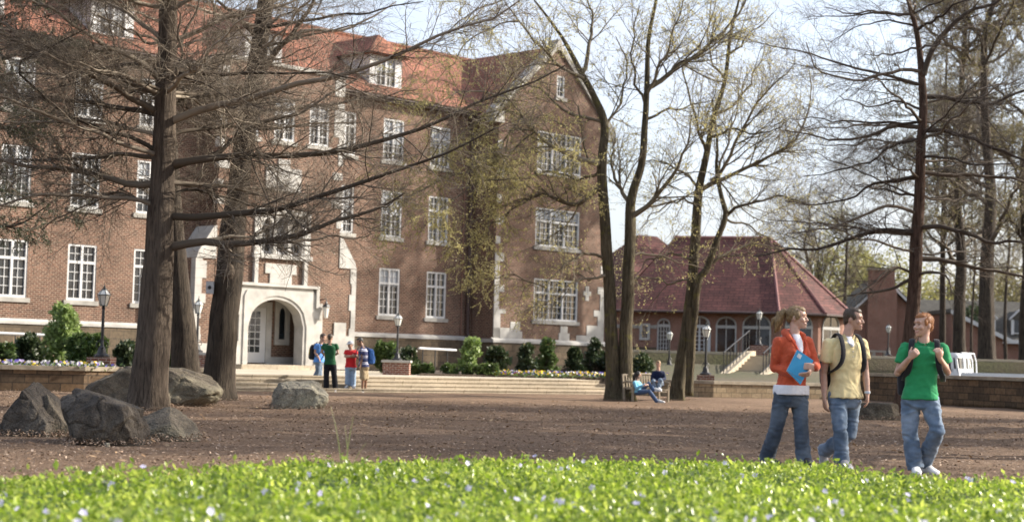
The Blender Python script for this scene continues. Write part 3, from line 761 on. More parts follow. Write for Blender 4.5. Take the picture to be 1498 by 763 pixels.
# hipped block behind its left end, one slope in full sun
C0 = V((8.75, 120.6, 0)); fb = Frame(C0, math.radians(36.9))
mb = MB()
for q in (((0,0),(12,0)), ((12,0),(12,10)), ((12,10),(0,10)), ((0,10),(0,0))):
    (a,b),(c,d) = q; mb.quad(fb(a,b,ZB),fb(c,d,ZB),fb(c,d,5.4),fb(a,b,5.4))
cw = mb.build('rear_block', M['brick_far'], ch, origin=org)
mb = MB(); e0, e1, f0, f1, zr = -.6, 12.6, -.6, 10.6, 11.05
mb.quad(fb(e0,f0,5.2),fb(e1,f0,5.2),fb(7,5,zr),fb(5,5,zr)); mb.quad(fb(e1,f1,5.2),fb(e0,f1,5.2),fb(5,5,zr),fb(7,5,zr))
mb.add([fb(e0,f1,5.2),fb(e0,f0,5.2),fb(5,5,zr)], [(0,1,2)]); mb.add([fb(e1,f0,5.2),fb(e1,f1,5.2),fb(7,5,zr)], [(0,1,2)])
mb.quad(fb(e0,f0,5.18),fb(e0,f1,5.18),fb(e1,f1,5.18),fb(e1,f0,5.18))
mb.build('rear_roof', M['roof_red'], cw, origin=(0,0,0))
def fbox(mb, x0, x1, y0, y1, z0, z1): mb.hexa([fl(x0,y0,z0),fl(x1,y0,z0),fl(x1,y1,z0),fl(x0,y1,z0),fl(x0,y0,z1),fl(x1,y0,z1),fl(x1,y1,z1),fl(x0,y1,z1)])
mb = MB(); fbox(mb, -.02, 1.98, -.06, -.003, 3.5, 3.74); mb.build('stone_band', M['lime_old'], ch, origin=org)
mb = MB(); fbox(mb, 2.76, 3.2, -.06, -.003, 3.5, 3.74); mb.build('stone_band', M['lime_old'], ch, origin=org)
mb = MB(); fbox(mb, 2.2, 2.54, -.03, -.004, 2.85, 3.7); sw = mb.build('small_window', M['glass'], ch, origin=org)
mb = MB(); fbox(mb, 2.0, 2.2, -.09, -.003, 2.7, 3.85); fbox(mb, 2.54, 2.74, -.09, -.003, 2.7, 3.85); fbox(mb, 2.2, 2.54, -.09, -.004, 3.7, 3.85); fbox(mb, 2.2, 2.54, -.09, -.004, 2.7, 2.85)
for t_ in (.33,.66): fbox(mb, 2.2+.34*t_-.012, 2.2+.34*t_+.012, -.05, -.031, 2.85, 3.7)
mb.build('window_surround', M['lime'], sw, origin=(0,0,0))
mb = MB(); fbox(mb, -.1, 3.2, -.12, -.003, ZB, 2.2); mb.build('stone_plinth', M['ashlar'], ch, origin=org)
for o_ in ch.children:
    for c_ in o_.children: c_.location = (-A0.x, -A0.y, 0)     # sub-parts modelled in world coordinates

# brick gable with a broad chimney
gb = thing('chimney_house', 'plain brick gable end with broad chimney and white rake boards', 'building', (34, 150, 0))
mb = MB(); mb.box(-3.0, 3.4, 0, 9, 1.5, 6.0)
mb.prism([(-3.0,6.0),(3.4,6.0),(.2,9.0)], lambda u,v,w: (u,w,v), 0, 9); mb.build('wall', M['brick_far'], gb)
mb = MB(); mb.box(-1.5, 1.15, -.7, -.003, 1.5, 8.0); mb.prism([(-1.5,8.0),(1.15,8.0),(.95,8.7),(-1.3,8.7)], lambda u,v,w: (u,w,v), -.7, .3); mb.box(-1.3, .95, -.65, .4, 8.7, 10.1)
chm = mb.build('chimney', M['brick_far'], gb)
MB().box(-1.42, 1.07, -.75, .5, 10.1, 10.3).build('chimney_cap', M['cap'], chm)
mb = MB()
for a, b in (((-3.6,5.75),(.2,9.35)), ((.2,9.35),(4.0,5.75))):
    mb.hexa([(a[0],-.5,a[1]-.28),(b[0],-.5,b[1]-.28),(b[0],-.38,b[1]-.28),(a[0],-.38,a[1]-.28),(a[0],-.5,a[1]),(b[0],-.5,b[1]),(b[0],-.38,b[1]),(a[0],-.38,a[1])])
mb.build('rake_board', M['white'], gb)
mb = MB()
mb.hexa([(-3.6,-.45,5.75),(.2,-.45,9.35),(.2,9.3,9.35),(-3.6,9.3,5.75),(-3.6,-.45,5.9),(.2,-.45,9.5),(.2,9.3,9.5),(-3.6,9.3,5.9)])
mb.hexa([(.2,-.45,9.35),(4.0,-.45,5.75),(4.0,9.3,5.75),(.2,9.3,9.35),(.2,-.45,9.5),(4.0,-.45,5.9),(4.0,9.3,5.9),(.2,9.3,9.5)])
mb.build('roof', M['shingle'], gb)
MB().box(2.1, 2.6, -.12, -.004, 3.9, 4.9).build('wall_vent', M['cap'], gb)
# long house with dormers at far right
lh = thing('dormer_house', 'long brick house with grey roof and white dormers at far right', 'building', (50, 165, 0))
MB().box(-9, 14, 0, 9, 1.5, 4.4).build('wall', M['brick_far'], lh)
mb = MB(); mb.prism([(-.6,4.3),(9.6,4.3),(4.5,8.4)], lambda u,v,w: (w,u,v), -9.5, 14.5); mb.build('roof', M['shingle'], lh)
MB().box(-9.5, 14.5, -.72, -.603, 4.0, 4.38).build('fascia', M['white'], lh)
for cx in (-2.0, 1.1):
    d = MB(); d.box(cx-.75, cx+.75, 0, 3, 4.9, 6.5); d.prism([(cx-.75,6.5),(cx+.75,6.5),(cx,7.3)], lambda u,v,w: (u,w,v), 0, 3.2)
    dm = d.build('dormer', M['shingle'], lh)
    f = MB()
    for sx in (-1, 1): f.box(cx+sx*.62-.14, cx+sx*.62+.14, -.08, -.003, 4.9, 6.4); f.hexa([(cx,-.2,7.25),(cx+sx*.95,-.2,6.35),(cx+sx*.95,-.05,6.35),(cx,-.05,7.25),(cx,-.2,7.45),(cx+sx*.95,-.2,6.55),(cx+sx*.95,-.05,6.55),(cx,-.05,7.45)])
    f.box(cx-.48, cx+.48, -.06, -.002, 5.0, 5.1); f.build('trim', M['white'], dm)
    MB().box(cx-.48, cx+.48, -.04, -.003, 5.12, 6.35).build('dormer_window', M['glass'], dm)
MB().box(-6.5, -4.6, -.08, -.004, 2.3, 3.7).build('window', M['glass'], lh)
# small porch roof between the trunks
sh_ = thing('low_gable_house', 'low brick gable with white rake board between the tree trunks', 'building', (42.2, 148, 0))
mb = MB(); mb.box(-2.4, 2.2, 0, 8, 1.5, 4.1); mb.prism([(-2.4,4.1),(2.2,4.1),(-2.4,6.4)], lambda u,v,w: (u,w,v), 0, 8); mb.build('wall', M['brick_far'], sh_)
mb = MB(); mb.hexa([(-2.6,-.4,6.35),(2.8,-.4,3.85),(2.8,8,3.85),(-2.6,8,6.35),(-2.6,-.4,6.7),(2.8,-.4,4.2),(2.8,8,4.2),(-2.6,8,6.7)]); mb.build('roof', M['shingle'], sh_)
mb = MB(); mb.hexa([(-2.6,-.52,6.25),(2.85,-.52,3.72),(2.85,-.41,3.72),(-2.6,-.41,6.25),(-2.6,-.52,6.62),(2.85,-.52,4.1),(2.85,-.41,4.1),(-2.6,-.41,6.62)]); mb.build('rake_board', M['white'], sh_)

# ================================================================== TREES
def norm(a): return a/np.maximum(np.linalg.norm(a, axis=-1, keepdims=True), 1e-9)
def resample(pts, rad, K, wob=0.0, rng=RNG):
    pts = np.asarray(pts, float); n = len(pts)
    # Catmull-Rom through the traced points
    P = np.vstack([2*pts[0]-pts[1], pts, 2*pts[-1]-pts[-2]])
    seg = np.linalg.norm(np.diff(pts, axis=0), axis=1); cum = np.concatenate([[0], np.cumsum(seg)])
    s = np.linspace(0, cum[-1], K); i = np.clip(np.searchsorted(cum, s, 'right')-1, 0, n-2); t = ((s-cum[i])/np.maximum(seg[i],1e-9))[:,None]
    p0, p1, p2, p3 = P[i], P[i+1], P[i+2], P[i+3]
    out_ = .5*((2*p1)+(-p0+p2)*t+(2*p0-5*p1+4*p2-p3)*t**2+(-p0+3*p1-3*p2+p3)*t**3)
    r = np.interp(s, cum, rad)
    if wob:
        w = rng.normal(0, wob, (K,3)); w[0] = 0; w = (w+np.roll(w,1,0))/2; w[0] = 0; out_ = out_ + w
    return out_, r
def tubes_mesh(batches):
    """batches: list of (P (N,K,3), R (N,K), sides) -> verts, faces"""
    vs, fs, base = [], [], 0
    for P, R, S in batches:
        N, K, _ = P.shape
        T = np.empty_like(P); T[:,1:-1] = P[:,2:]-P[:,:-2]; T[:,0] = P[:,1]-P[:,0]; T[:,-1] = P[:,-1]-P[:,-2]; T = norm(T)
        m = norm(P[:,-1]-P[:,0]); ref = np.where(np.abs(m[:,2:3]) > .75, np.array([[1.,0,0]]), np.array([[0,0,1.]]))[:,None,:]
        a = norm(ref - T*np.sum(ref*T, -1, keepdims=True)); b = np.cross(T, a)
        an = 2*np.pi*np.arange(S)/S
        ring_ = P[:,:,None,:] + R[:,:,None,None]*(a[:,:,None,:]*np.cos(an)[None,None,:,None] + b[:,:,None,:]*np.sin(an)[None,None,:,None])
        vs.append(ring_.reshape(-1,3))
        idx = base + np.arange(N*K*S).reshape(N,K,S)
        q = np.stack([idx[:,:-1], np.roll(idx,-1,2)[:,:-1], np.roll(idx,-1,2)[:,1:], idx[:,1:]], -1)
        fs.append(q.reshape(-1,4)); base += N*K*S
    return np.concatenate(vs), [np.concatenate(fs)]
def grow(P, R, count, length, angle, flat=1.0, up=0.0, K=4, curl=.12, tmin=.12, rk=.55, rmin=.002, rmax=9, taper=.3, toward=None, rng=RNG, len_r=0.0):
    """side branches: count in all, spread over the parents by their length"""
    N, KP, _ = P.shape
    ln = np.linalg.norm(np.diff(P, axis=1), axis=-1).sum(1)
    idx = rng.choice(N, count, p=ln/ln.sum()); t = tmin+(1-tmin)*rng.random(count)**.9
    f = t*(KP-1); i = np.clip(f.astype(int), 0, KP-2); w = (f-i)[:,None]
    pos = P[idx,i]*(1-w)+P[idx,i+1]*w; tan = norm(P[idx,i+1]-P[idx,i]); r = R[idx,i]*(1-w[:,0])+R[idx,i+1]*w[:,0]
    rnd = rng.normal(size=(count,3)); rnd[:,2] *= flat
    perp = norm(rnd - tan*np.sum(rnd*tan,-1,keepdims=True))
    a = rng.uniform(*angle, count)[:,None]; d = norm(np.cos(a)*tan+np.sin(a)*perp)
    L = rng.uniform(*length, count)*(1-.55*t)*(1 if not len_r else np.clip(ln[idx]/len_r, .3, 1.6))
    out_ = np.empty((count,K,3)); out_[:,0] = pos
    for k in range(1, K):
        d = d + rng.normal(0, curl, (count,3)); d[:,2] += up; d = norm(d)
        out_[:,k] = out_[:,k-1]+d*(L/(K-1))[:,None]
    r0 = np.clip(r*rk, rmin, rmax)
    RR = r0[:,None]*np.linspace(1, taper, K)[None,:]
    return out_, np.maximum(RR, rmin*.7)
def leaf_quads(c, size, rng=RNG, stretch=1.6, down=0.0):
    n = len(c); u = norm(rng.normal(size=(n,3))+np.array([0,0,-down])); v = norm(np.cross(u, rng.normal(size=(n,3))))
    s = rng.uniform(*size, n)[:,None]
    q = np.stack([c, c+u*s*stretch*.5+v*s*.5, c+u*s*stretch, c+u*s*stretch*.5-v*s*.5], 1)
    return q.reshape(-1,3), np.arange(4*n).reshape(n,4)
def sample_on(P, n, rng=RNG, tmin=0.0):
    N, K, _ = P.shape; idx = rng.integers(0, N, n); f = (tmin+(1-tmin)*rng.random(n))*(K-1); i = np.clip(f.astype(int),0,K-2); w = (f-i)[:,None]
    return P[idx,i]*(1-w)+P[idx,i+1]*w

def px_limb(pts, Y, dy, r0, r1, K=12, wob=.03, y0=0.0, rng=RNG):
    L = [0]
    for a, b in zip(pts[:-1], pts[1:]): L.append(L[-1]+math.hypot(a[0]-b[0], a[1]-b[1]))
    P = [tuple(at(x, y, Y+y0+dy*l/L[-1])) for (x, y), l in zip(pts, L)]
    f = np.array(L)/L[-1]
    return resample(P, r0+(r1-r0)*f**.8, K, wob, rng)
def px_trunk(pts, Y, K=26, flare=1.25, rng=RNG, wob=.012):
    """pts: (x, y, width px)"""
    P, R = [], []
    for x, y, w in pts:
        p = at(x, y, Y); P.append(tuple(p)); R.append(.5*w*Y/F_PX)
    P[0] = (P[0][0], P[0][1], -.15)
    return resample(P, R, K, wob, rng)
def trunk_mesh(P, R, name, base, seed=0, sides=20, flare=.25, rough=.05):
    """trunk with root flare and fluted, knobbly skin"""
    K = 4*len(P); pts, rad = resample(P, R, K)
    rr = random.Random(seed); ph = [rr.uniform(0, 6.28) for _ in range(4)]
    vs = []
    for i in range(K):
        t = norm(pts[min(i+1,K-1)]-pts[max(i-1,0)]); ref = np.array([1.,0,0]); a = norm(ref-t*np.dot(ref,t)); b = np.cross(t,a)
        hgt = pts[i][2]-base[2]; fl = flare*math.exp(-max(0,hgt)/.38)
        for k in range(sides):
            an = 2*math.pi*k/sides
            lob = .5+.5*math.sin(5*an+ph[0])
            r = rad[i]*(1+fl*(.35+lob)+.035*math.sin(7*an+ph[1]+hgt*.5)+rough*noise.noise((math.cos(an)*1.3+seed, math.sin(an)*1.3, hgt*1.1))*1.6 + .03*noise.noise((math.cos(an)*4, math.sin(an)*4+seed, hgt*4)))
            vs.append(pts[i]+a*(r*math.cos(an))+b*(r*math.sin(an)))
    vs = np.array(vs)-np.array(base); idx = np.arange(K*sides).reshape(K,sides)
    q = np.stack([idx[:-1], np.roll(idx,-1,1)[:-1], np.roll(idx,-1,1)[1:], idx[1:]], -1).reshape(-1,4)
    return to_mesh(name, vs, [q])
def finish_tree(root, base, trunk, seed, bark, crown_batches, twig_mat, buds=None, bud_mat=None, flare=.25, bud_name='buds'):
    for k, (P, R) in enumerate(trunk):
        link('trunk', trunk_mesh(P, R, 'trunk', base, seed+k, flare=flare), bark, root, smooth=True)
    vb, fb = tubes_mesh(crown_batches)
    link('crown', to_mesh('crown', vb-np.array(base), fb), twig_mat, root, smooth=True)
    if buds is not None:
        link(bud_name, to_mesh(bud_name, buds[0]-np.array(base), [buds[1]]), bud_mat, root)
def stack(limbs): return np.stack([l[0] for l in limbs]), np.stack([l[1] for l in limbs])
def radial_limbs(P, R, n, zr, length, elev, rng, az=None, r=(.03,.06), K=12, droop=0.0, wob=.05):
    """limbs of a trunk that reach toward and away from the viewer too"""
    out_ = []
    for k in range(n):
        z = rng.uniform(*zr); i = int(np.argmin(np.abs(P[:,2]-z))); p = P[i]
        a = rng.uniform(*(az if az is not None else (0, 2*math.pi))); e = rng.uniform(*elev); L = rng.uniform(*length)
        pts = []
        for j in range(5):
            u = j/4; pts.append(p+np.array([math.cos(a)*math.cos(e), math.sin(a)*math.cos(e), math.sin(e)-droop*u*(1-u*1.5)])*L*u)
        r0 = min(rng.uniform(*r), R[i]*.7)
        out_.append(resample(pts, np.linspace(r0, r0*.22, 5), K, wob, rng))
    return out_

def bare_spreading_tree(root, base, trunk, limbs, seed, bark, twig, dens=(3.0, 9, 3), L2=(.6,2.4), flat=.32, up=.02, flare=.25, rng=None, catkins=0):
    rng = rng or np.random.default_rng(seed)
    P1, R1 = stack(limbs)
    tot = np.linalg.norm(np.diff(P1, axis=1), axis=-1).sum()
    n2 = int(tot*dens[0]); P2, R2 = grow(P1, R1, n2, L2, (.5,1.15), flat, up, 7, .11, .12, .34, .004, .018, .3, rng=rng)
    n3 = int(n2*dens[1]); P3, R3 = grow(P2, R2, n3, (.3,1.05), (.5,1.1), flat+.2, up*.7, 5, .14, .1, .55, .0032, .010, .5, rng=rng)
    n4 = int(n3*dens[2]); P4, R4 = grow(P3, R3, n4, (.12,.5), (.5,1.1), .8, .02, 3, .12, .1, .8, .0026, .006, .6, rng=rng)
    buds = None
    if catkins:
        buds = leaf_quads(sample_on(P4, catkins, rng), (.02,.05), rng)
    finish_tree(root, base, trunk, seed, bark, [(P1,R1,8),(P2,R2,5),(P3,R3,3),(P4,R4,3)], twig, buds, M['catkin'], flare)

# ---- the big bare tree at left -------------------------------------------------
YT = 30.6
b0 = gnd(215, 598)
tr = px_trunk([(215,600,56),(218,560,54),(224,480,49),(230,400,44),(236,320,38),(238,260,35),(240,200,33),(242,140,31),(244,80,29),(246,0,26),(249,-120,20),(252,-260,13),(255,-420,5)], YT, 34)
rg = np.random.default_rng(3)
LT = [  # traced limbs: pixels, total depth drift (m), start and end radius
 ([(250,361),(300,352),(319,355),(376,352),(426,345),(485,328),(543,311),(598,282)], -1.6, .085, .018),
 ([(300,353),(340,346),(373,341),(400,330)], .6, .045, .012),
 ([(376,352),(440,352),(500,345),(540,345)], .8, .035, .01),
 ([(248,316),(300,316),(355,313),(418,301),(480,280),(520,269),(599,244),(674,214),(724,189)], -2.2, .075, .014),
 ([(250,240),(300,232),(358,227),(400,232),(460,226),(520,217),(600,194),(659,172),(709,149),(768,124),(828,95)], -1.2, .08, .012),
 ([(248,178),(290,162),(324,152),(378,142),(438,124),(500,110),(564,90),(614,65),(664,45),(719,27),(760,0)], -2.6, .08, .014),
 ([(245,248),(279,234),(319,224),(349,199),(393,177),(438,164),(500,132),(540,100)], 1.6, .06, .012),
 ([(250,268),(319,268),(364,281),(418,294),(470,294)], 2.2, .045, .012),
 ([(250,62),(309,35),(358,20),(418,5),(470,-20)], 1.2, .055, .015),
 ([(248,107),(300,108),(348,107),(443,107),(520,112)], -1.8, .045, .01),
 ([(246,90),(258,70),(276,40),(290,5),(300,-40)], 1.0, .04, .012),
 ([(244,130),(256,110),(266,80),(262,40),(256,0)], -.9, .04, .012),
 ([(232,165),(210,152),(189,142),(149,117),(100,90),(50,70),(0,50),(-80,20)], -2.6, .07, .02),
 ([(234,136),(200,124),(164,112),(110,95),(50,65),(0,35),(-60,15)], 1.2, .085, .02),
 ([(236,120),(215,100),(199,90),(164,70),(120,45),(65,10),(20,-20)], -2.8, .06, .016),
 ([(232,168),(200,160),(174,157),(100,147),(40,140),(0,134),(-70,128)], 1.0, .06, .016),
 ([(236,229),(220,220),(199,209),(149,192),(105,169),(65,144),(35,119),(25,102),(40,85),(75,70),(125,40)], -2.0, .05, .01),
 ([(230,230),(200,228),(174,227),(100,231),(40,236),(-30,236)], 2.0, .05, .014),
 ([(230,268),(200,268),(174,264),(120,249),(50,244),(0,234),(-60,228)], 1.0, .075, .02),
 ([(238,315),(228,303),(214,296),(164,291),(115,284),(50,290),(0,299),(-40,305)], -1.4, .05, .014),
 ([(234,104),(200,97),(164,95),(100,107),(30,107),(-20,112)], 2.4, .045, .012),
 ([(228,300),(205,288),(170,284),(130,296),(90,320),(60,332)], 1.2, .035, .01),
 ([(246,200),(270,190),(330,186),(400,190),(470,178),(540,182)], 2.6, .045, .01),
 ([(244,290),(280,276),(330,290),(380,300),(440,318)], 1.8, .035, .01),
 ([(240,60),(200,30),(150,0),(100,-30)], .8, .05, .014),
 ([(244,20),(300,-10),(380,-40),(460,-80)], -1.0, .05, .014),
 ([(236,200),(190,186),(140,176),(60,180),(0,176)], 2.2, .045, .012),
]
limbs = [px_limb(p, YT, dy, r0, r1, 14, .035, rng=rg) for p, dy, r0, r1 in LT]
P_, R_ = tr
limbs += radial_limbs(P_, R_, 12, (3.6, 9), (3.0, 5.5), (-.05, .22), rg, (math.pi*.3, math.pi*.7), (.03,.055), 14)
limbs += radial_limbs(P_, R_, 14, (4.2, 9), (2.5, 5.0), (-.02, .25), rg, (math.pi*1.2, math.pi*1.8), (.03,.05), 14)
limbs += radial_limbs(P_, R_, 26, (8, 13), (2.0, 4.5), (.05, .5), rg, None, (.025,.045), 14)
t1 = thing('bare_tree', 'biggest bare tree at left, its thick trunk rising between the boulders', 'tree', (b0.x, YT, 0), group='bare spreading trees')
bare_spreading_tree(t1, (b0.x, YT, 0), [tr], limbs, 3, M['bark'], M['twig'], (5.8, 11, 3.0), flare=.22)

# ---- the two trunks behind it ---------------------------------------------------
YT = 40.5; b0 = gnd(272, 592); x0 = at(272, 560, YT).x
tr = px_trunk([(273,590,46),(272,545,42),(268,480,36),(262,400,27),(257,330,23),(253,260,20),(250,180,17),(248,80,14),(247,-60,10),(247,-220,4)], YT)
rg = np.random.default_rng(5)
limbs = radial_limbs(*tr, 36, (6.5, 14), (1.8, 4.5), (-.05, .35), rg, None, (.025,.05), 14)
t2 = thing('bare_tree', 'dark slim leaning trunk close behind the biggest bare tree', 'tree', (x0, YT, 0), group='bare spreading trees')
bare_spreading_tree(t2, (x0, YT, 0), [tr], limbs, 5, M['bark_dark'], M['twig'], (2.0, 5, 1.6))
YT = 37.4; x0 = at(318, 582, YT).x
tr = px_trunk([(317,584,50),(320,550,46),(326,490,43),(332,420,40),(337,370,38),(345,300,33),(354,230,30),(364,160,28),(376,90,26),(386,20,24),(398,-80,18),(410,-220,9)], YT)
rg = np.random.default_rng(6)
LT3 = [([(372,120),(390,92),(403,75),(420,58),(433,45),(453,15),(465,-20)], -.5, .10, .03),
       ([(418,60),(440,48),(470,44),(500,45),(540,28),(580,0)], .6, .055, .012),
       ([(352,215),(330,200),(300,192),(270,170)], -1.0, .045, .012), ([(362,160),(400,150),(450,150),(500,160)], 1.0, .04, .01),
       ([(380,60),(350,30),(320,5),(290,-30)], -1.0, .06, .02), ([(386,10),(430,-10),(500,-20),(560,-60)], 1.0, .06, .02)]
limbs = [px_limb(p, YT, dy, r0, r1, 14, .03, rng=rg) for p, dy, r0, r1 in LT3] + radial_limbs(*tr, 26, (6, 13), (2, 5), (0, .4), rg, None, (.025,.05), 14)
t3 = thing('bare_tree', 'thick leaning trunk carrying a small white box left of the arched entrance', 'tree', (x0, YT, 0), group='bare spreading trees')
bare_spreading_tree(t3, (x0, YT, 0), [tr], limbs, 8, M['bark_dark'], M['twig'], (3.4, 8, 2.4))
bl = MB(); c = at(333, 398, YT)
bl.ball((c.x-x0+.05, -.27, c.z), (.16,.12,.2), 10, 8); c = at(331, 382, YT); bl.ball((c.x-x0+.1, -.24, c.z+.1), (.13,.1,.12), 10, 8)
bl.build('burl', M['bark'], t3, smooth=True)
c = at(310, 421, YT); bx = thing('sensor_box', 'small pale weatherproof box fixed to the leaning trunk', 'box', (c.x, YT-.22, c.z))
MB().box(-.085,.085,-.06,.06,-.14,.14).build('housing', m_plain('grey_plastic', (.52,.55,.58), .5, .1), bx)
MB().lathe([(.045,0),(.04,.02)], (0,0,0), 10).build('dial', M['black'], bx).matrix_local = Matrix.Translation((0,-.061,0)) @ Matrix.Rotation(math.pi/2, 4, 'X')

# ---- right spreading tree -------------------------------------------------------
YT = 40.2; x0 = at(1320, 607, YT).x
tr = px_trunk([(1318,608,26.4),(1324,560,22.4),(1331,500,21.1),(1337,440,19.8),(1340,380,18.5),(1344,300,15.8),(1347,220,13.9),(1350,150,12.5),(1347,95,9.9),(1341,52,7.9),(1329,0,5.9),(1318,-60,3.3)], YT)
rg = np.random.default_rng(9)
LR = [([(1351,110),(1360,79),(1386,47),(1407,26),(1459,0),(1490,-30)], -.8, .085, .025),
 ([(1348,105),(1307,105),(1265,115),(1229,113),(1202,105),(1188,85),(1181,63)], -1.5, .05, .012),
 ([(1345,186),(1307,186),(1265,199),(1223,204),(1150,194)], 1.0, .06, .014),
 ([(1343,204),(1302,215),(1271,236),(1218,252),(1176,257)], -1.2, .04, .01),
 ([(1343,257),(1292,265),(1255,286),(1202,299),(1150,294)], 1.4, .05, .012),
 ([(1340,312),(1315,304),(1292,304),(1255,320),(1213,333),(1150,341)], -2.0, .05, .01),
 ([(1338,340),(1292,338),(1244,351),(1192,364),(1150,367),(1100,374)], -1.2, .07, .016),
 ([(1338,406),(1315,416),(1290,424),(1257,431),(1215,434)], .8, .05, .012),
 ([(1336,400),(1320,393),(1305,392),(1290,402),(1265,426),(1245,437)], -1.2, .04, .01),
 ([(1350,141),(1380,143),(1412,149),(1449,152),(1496,134),(1540,120)], .8, .07, .02),
 ([(1348,191),(1412,197),(1449,215),(1498,231),(1550,240)], -1.6, .06, .02),
 ([(1345,252),(1412,257),(1464,257),(1498,267),(1560,275)], 1.2, .06, .02),
 ([(1342,333),(1402,338),(1444,351),(1498,356),(1560,362)], -1.0, .065, .02),
 ([(1340,378),(1374,381),(1399,387),(1444,395),(1498,407),(1560,420)], .9, .07, .02),
 ([(1340,400),(1369,397),(1382,407),(1394,424),(1410,432)], -1.0, .045, .012),
 ([(1342,40),(1300,30),(1250,40),(1215,60)], 1.0, .03, .008), ([(1335,20),(1380,0),(1420,-20)], -1.0, .03, .01),
 ([(1346,230),(1380,228),(1430,240),(1490,236)], -1.8, .04, .01), ([(1346,160),(1310,150),(1270,155),(1230,140)], 1.8, .035, .01)]
limbs = [px_limb(p, YT, dy, r0, r1, 14, .04, rng=rg) for p, dy, r0, r1 in LR]
limbs += radial_limbs(*tr, 30, (4.0, 10.5), (2.0, 4.5), (-.1, .3), rg, None, (.025,.045), 14)
t4 = thing('bare_tree', 'bare tree at right with level branches behind the man in green', 'tree', (x0, YT, 0), group='bare spreading trees')
bare_spreading_tree(t4, (x0, YT, 0), [tr], limbs, 12, M['bark_red'], M['twig_red'], (4.0, 8, 2.4))

# ---- budding trees in the middle ------------------------------------------------
def budding_tree(root, base, trunks, limbs, seed, n_bud, dens=(4.4, 9, 2.8), L2=(.8,3.0), up=.05, extra=None):
    rng = np.random.default_rng(seed)
    P1, R1 = stack(limbs); tot = np.linalg.norm(np.diff(P1, axis=1), axis=-1).sum()
    n2 = int(tot*dens[0]); P2, R2 = grow(P1, R1, n2, L2, (.45,1.0), 1.0, up, 7, .15, .1, .45, .007, .035, .3, rng=rng)
    n3 = int(n2*dens[1]); P3, R3 = grow(P2, R2, n3, (.35,1.3), (.45,1.1), 1.0, up*.6, 5, .18, .1, .55, .0045, .014, .5, rng=rng)
    n4 = int(n3*dens[2]); P4, R4 = grow(P3, R3, n4, (.2,.75), (.5,1.1), 1.0, .03, 3, .18, .1, .7, .0032, .007, .6, rng=rng)
    q, f = leaf_quads(sample_on(P4, n_bud, rng, .2), (.014,.036), rng)
    batches = [(P1,R1,8),(P2,R2,5),(P3,R3,3),(P4,R4,3)]
    if extra is not None:      # weeping sprays loaded with catkins
        E1, ER1, nb = extra
        n5 = int(np.linalg.norm(np.diff(E1, axis=1), axis=-1).sum()*4.5)
        E2, ER2 = grow(E1, ER1, n5, (.6,2.4), (.4,1.4), 1.0, -.06, 6, .2, .1, .5, .005, .014, .4, rng=rng)
        E3, ER3 = grow(E2, ER2, n5*11, (.3,1.2), (.4,1.3), 1.0, -.04, 5, .22, .1, .7, .004, .01, .6, rng=rng)
        q2, f2 = leaf_quads(sample_on(E3, nb, rng, .02), (.011,.030), rng, down=.2)
        f2 = f2+len(q); q = np.concatenate([q, q2]); f = np.concatenate([f, f2])
        batches += [(E1,ER1,7),(E2,ER2,4),(E3,ER3,3)]
    finish_tree(root, base, trunks, seed, M['bark_mossy'], batches, M['twig_light'], (q, f), M['buds'])
YT = 47.0; x0 = at(906, 586, YT).x; rg = np.random.default_rng(21)
ta = px_trunk([(898,590,25.8),(897,560,21.3),(894,480,18.2),(888,380,16.7),(883,300,15.2),(880,240,13.7),(884,180,11.4),(868,140,9.9),(853,112,8.4),(833,71,6.1),(814,43,4.6),(782,0,3.0)], YT)
tb = px_trunk([(917,590,27.4),(915,560,22.0),(916,480,19.0),(919,400,17.5),(922,320,16.0),(924,288,13.7),(939,236,10.6),(943,175,9.1),(947,110,7.6),(950,50,6.1),(960,0,4.6),(972,-70,2.3)], YT)
LB = [([(851,108),(865,59),(865,24),(853,-10)], .8, .07, .02), ([(880,240),(849,232),(810,212),(782,193),(763,169),(739,145)], -1.2, .10, .02),
 ([(858,118),(814,90),(782,55),(759,31),(735,-5)], -1.5, .06, .015), ([(882,270),(850,294),(830,300),(800,282),(770,290),(745,310)], -1.0, .09, .02),
 ([(887,380),(870,372),(848,374),(821,392),(798,420)], -1.4, .05, .01), ([(890,400),(876,406),(848,410),(821,433),(790,448)], -.9, .045, .01),
 ([(950,128),(989,100),(1033,68),(1075,26),(1096,0),(1120,-40)], 1.5, .08, .02), ([(922,318),(940,305),(955,291),(981,257),(1002,220),(1007,204),(1010,170)], -1.0, .09, .015),
 ([(921,296),(908,280),(897,257),(892,236),(900,200)], .8, .07, .015), ([(943,175),(975,160),(1000,158),(1040,150)], 1.0, .045, .012),
 ([(943,150),(930,110),(925,60),(935,10)], -.8, .045, .012), ([(945,140),(975,80),(990,30),(1005,-20)], -1.5, .05, .015), ([(884,190),(905,150),(915,100),(900,50)], 1.0, .05, .012),
 ([(884,180),(830,165),(790,130),(750,110),(720,80)], .8, .05, .012), ([(918,380),(950,370),(990,385),(1030,392)], .9, .04, .01), ([(880,250),(845,262),(810,250),(780,262)], 1.2, .05, .012)]
limbs = [px_limb(p, YT, dy, r0, r1, 14, .06, rng=rg) for p, dy, r0, r1 in LB]
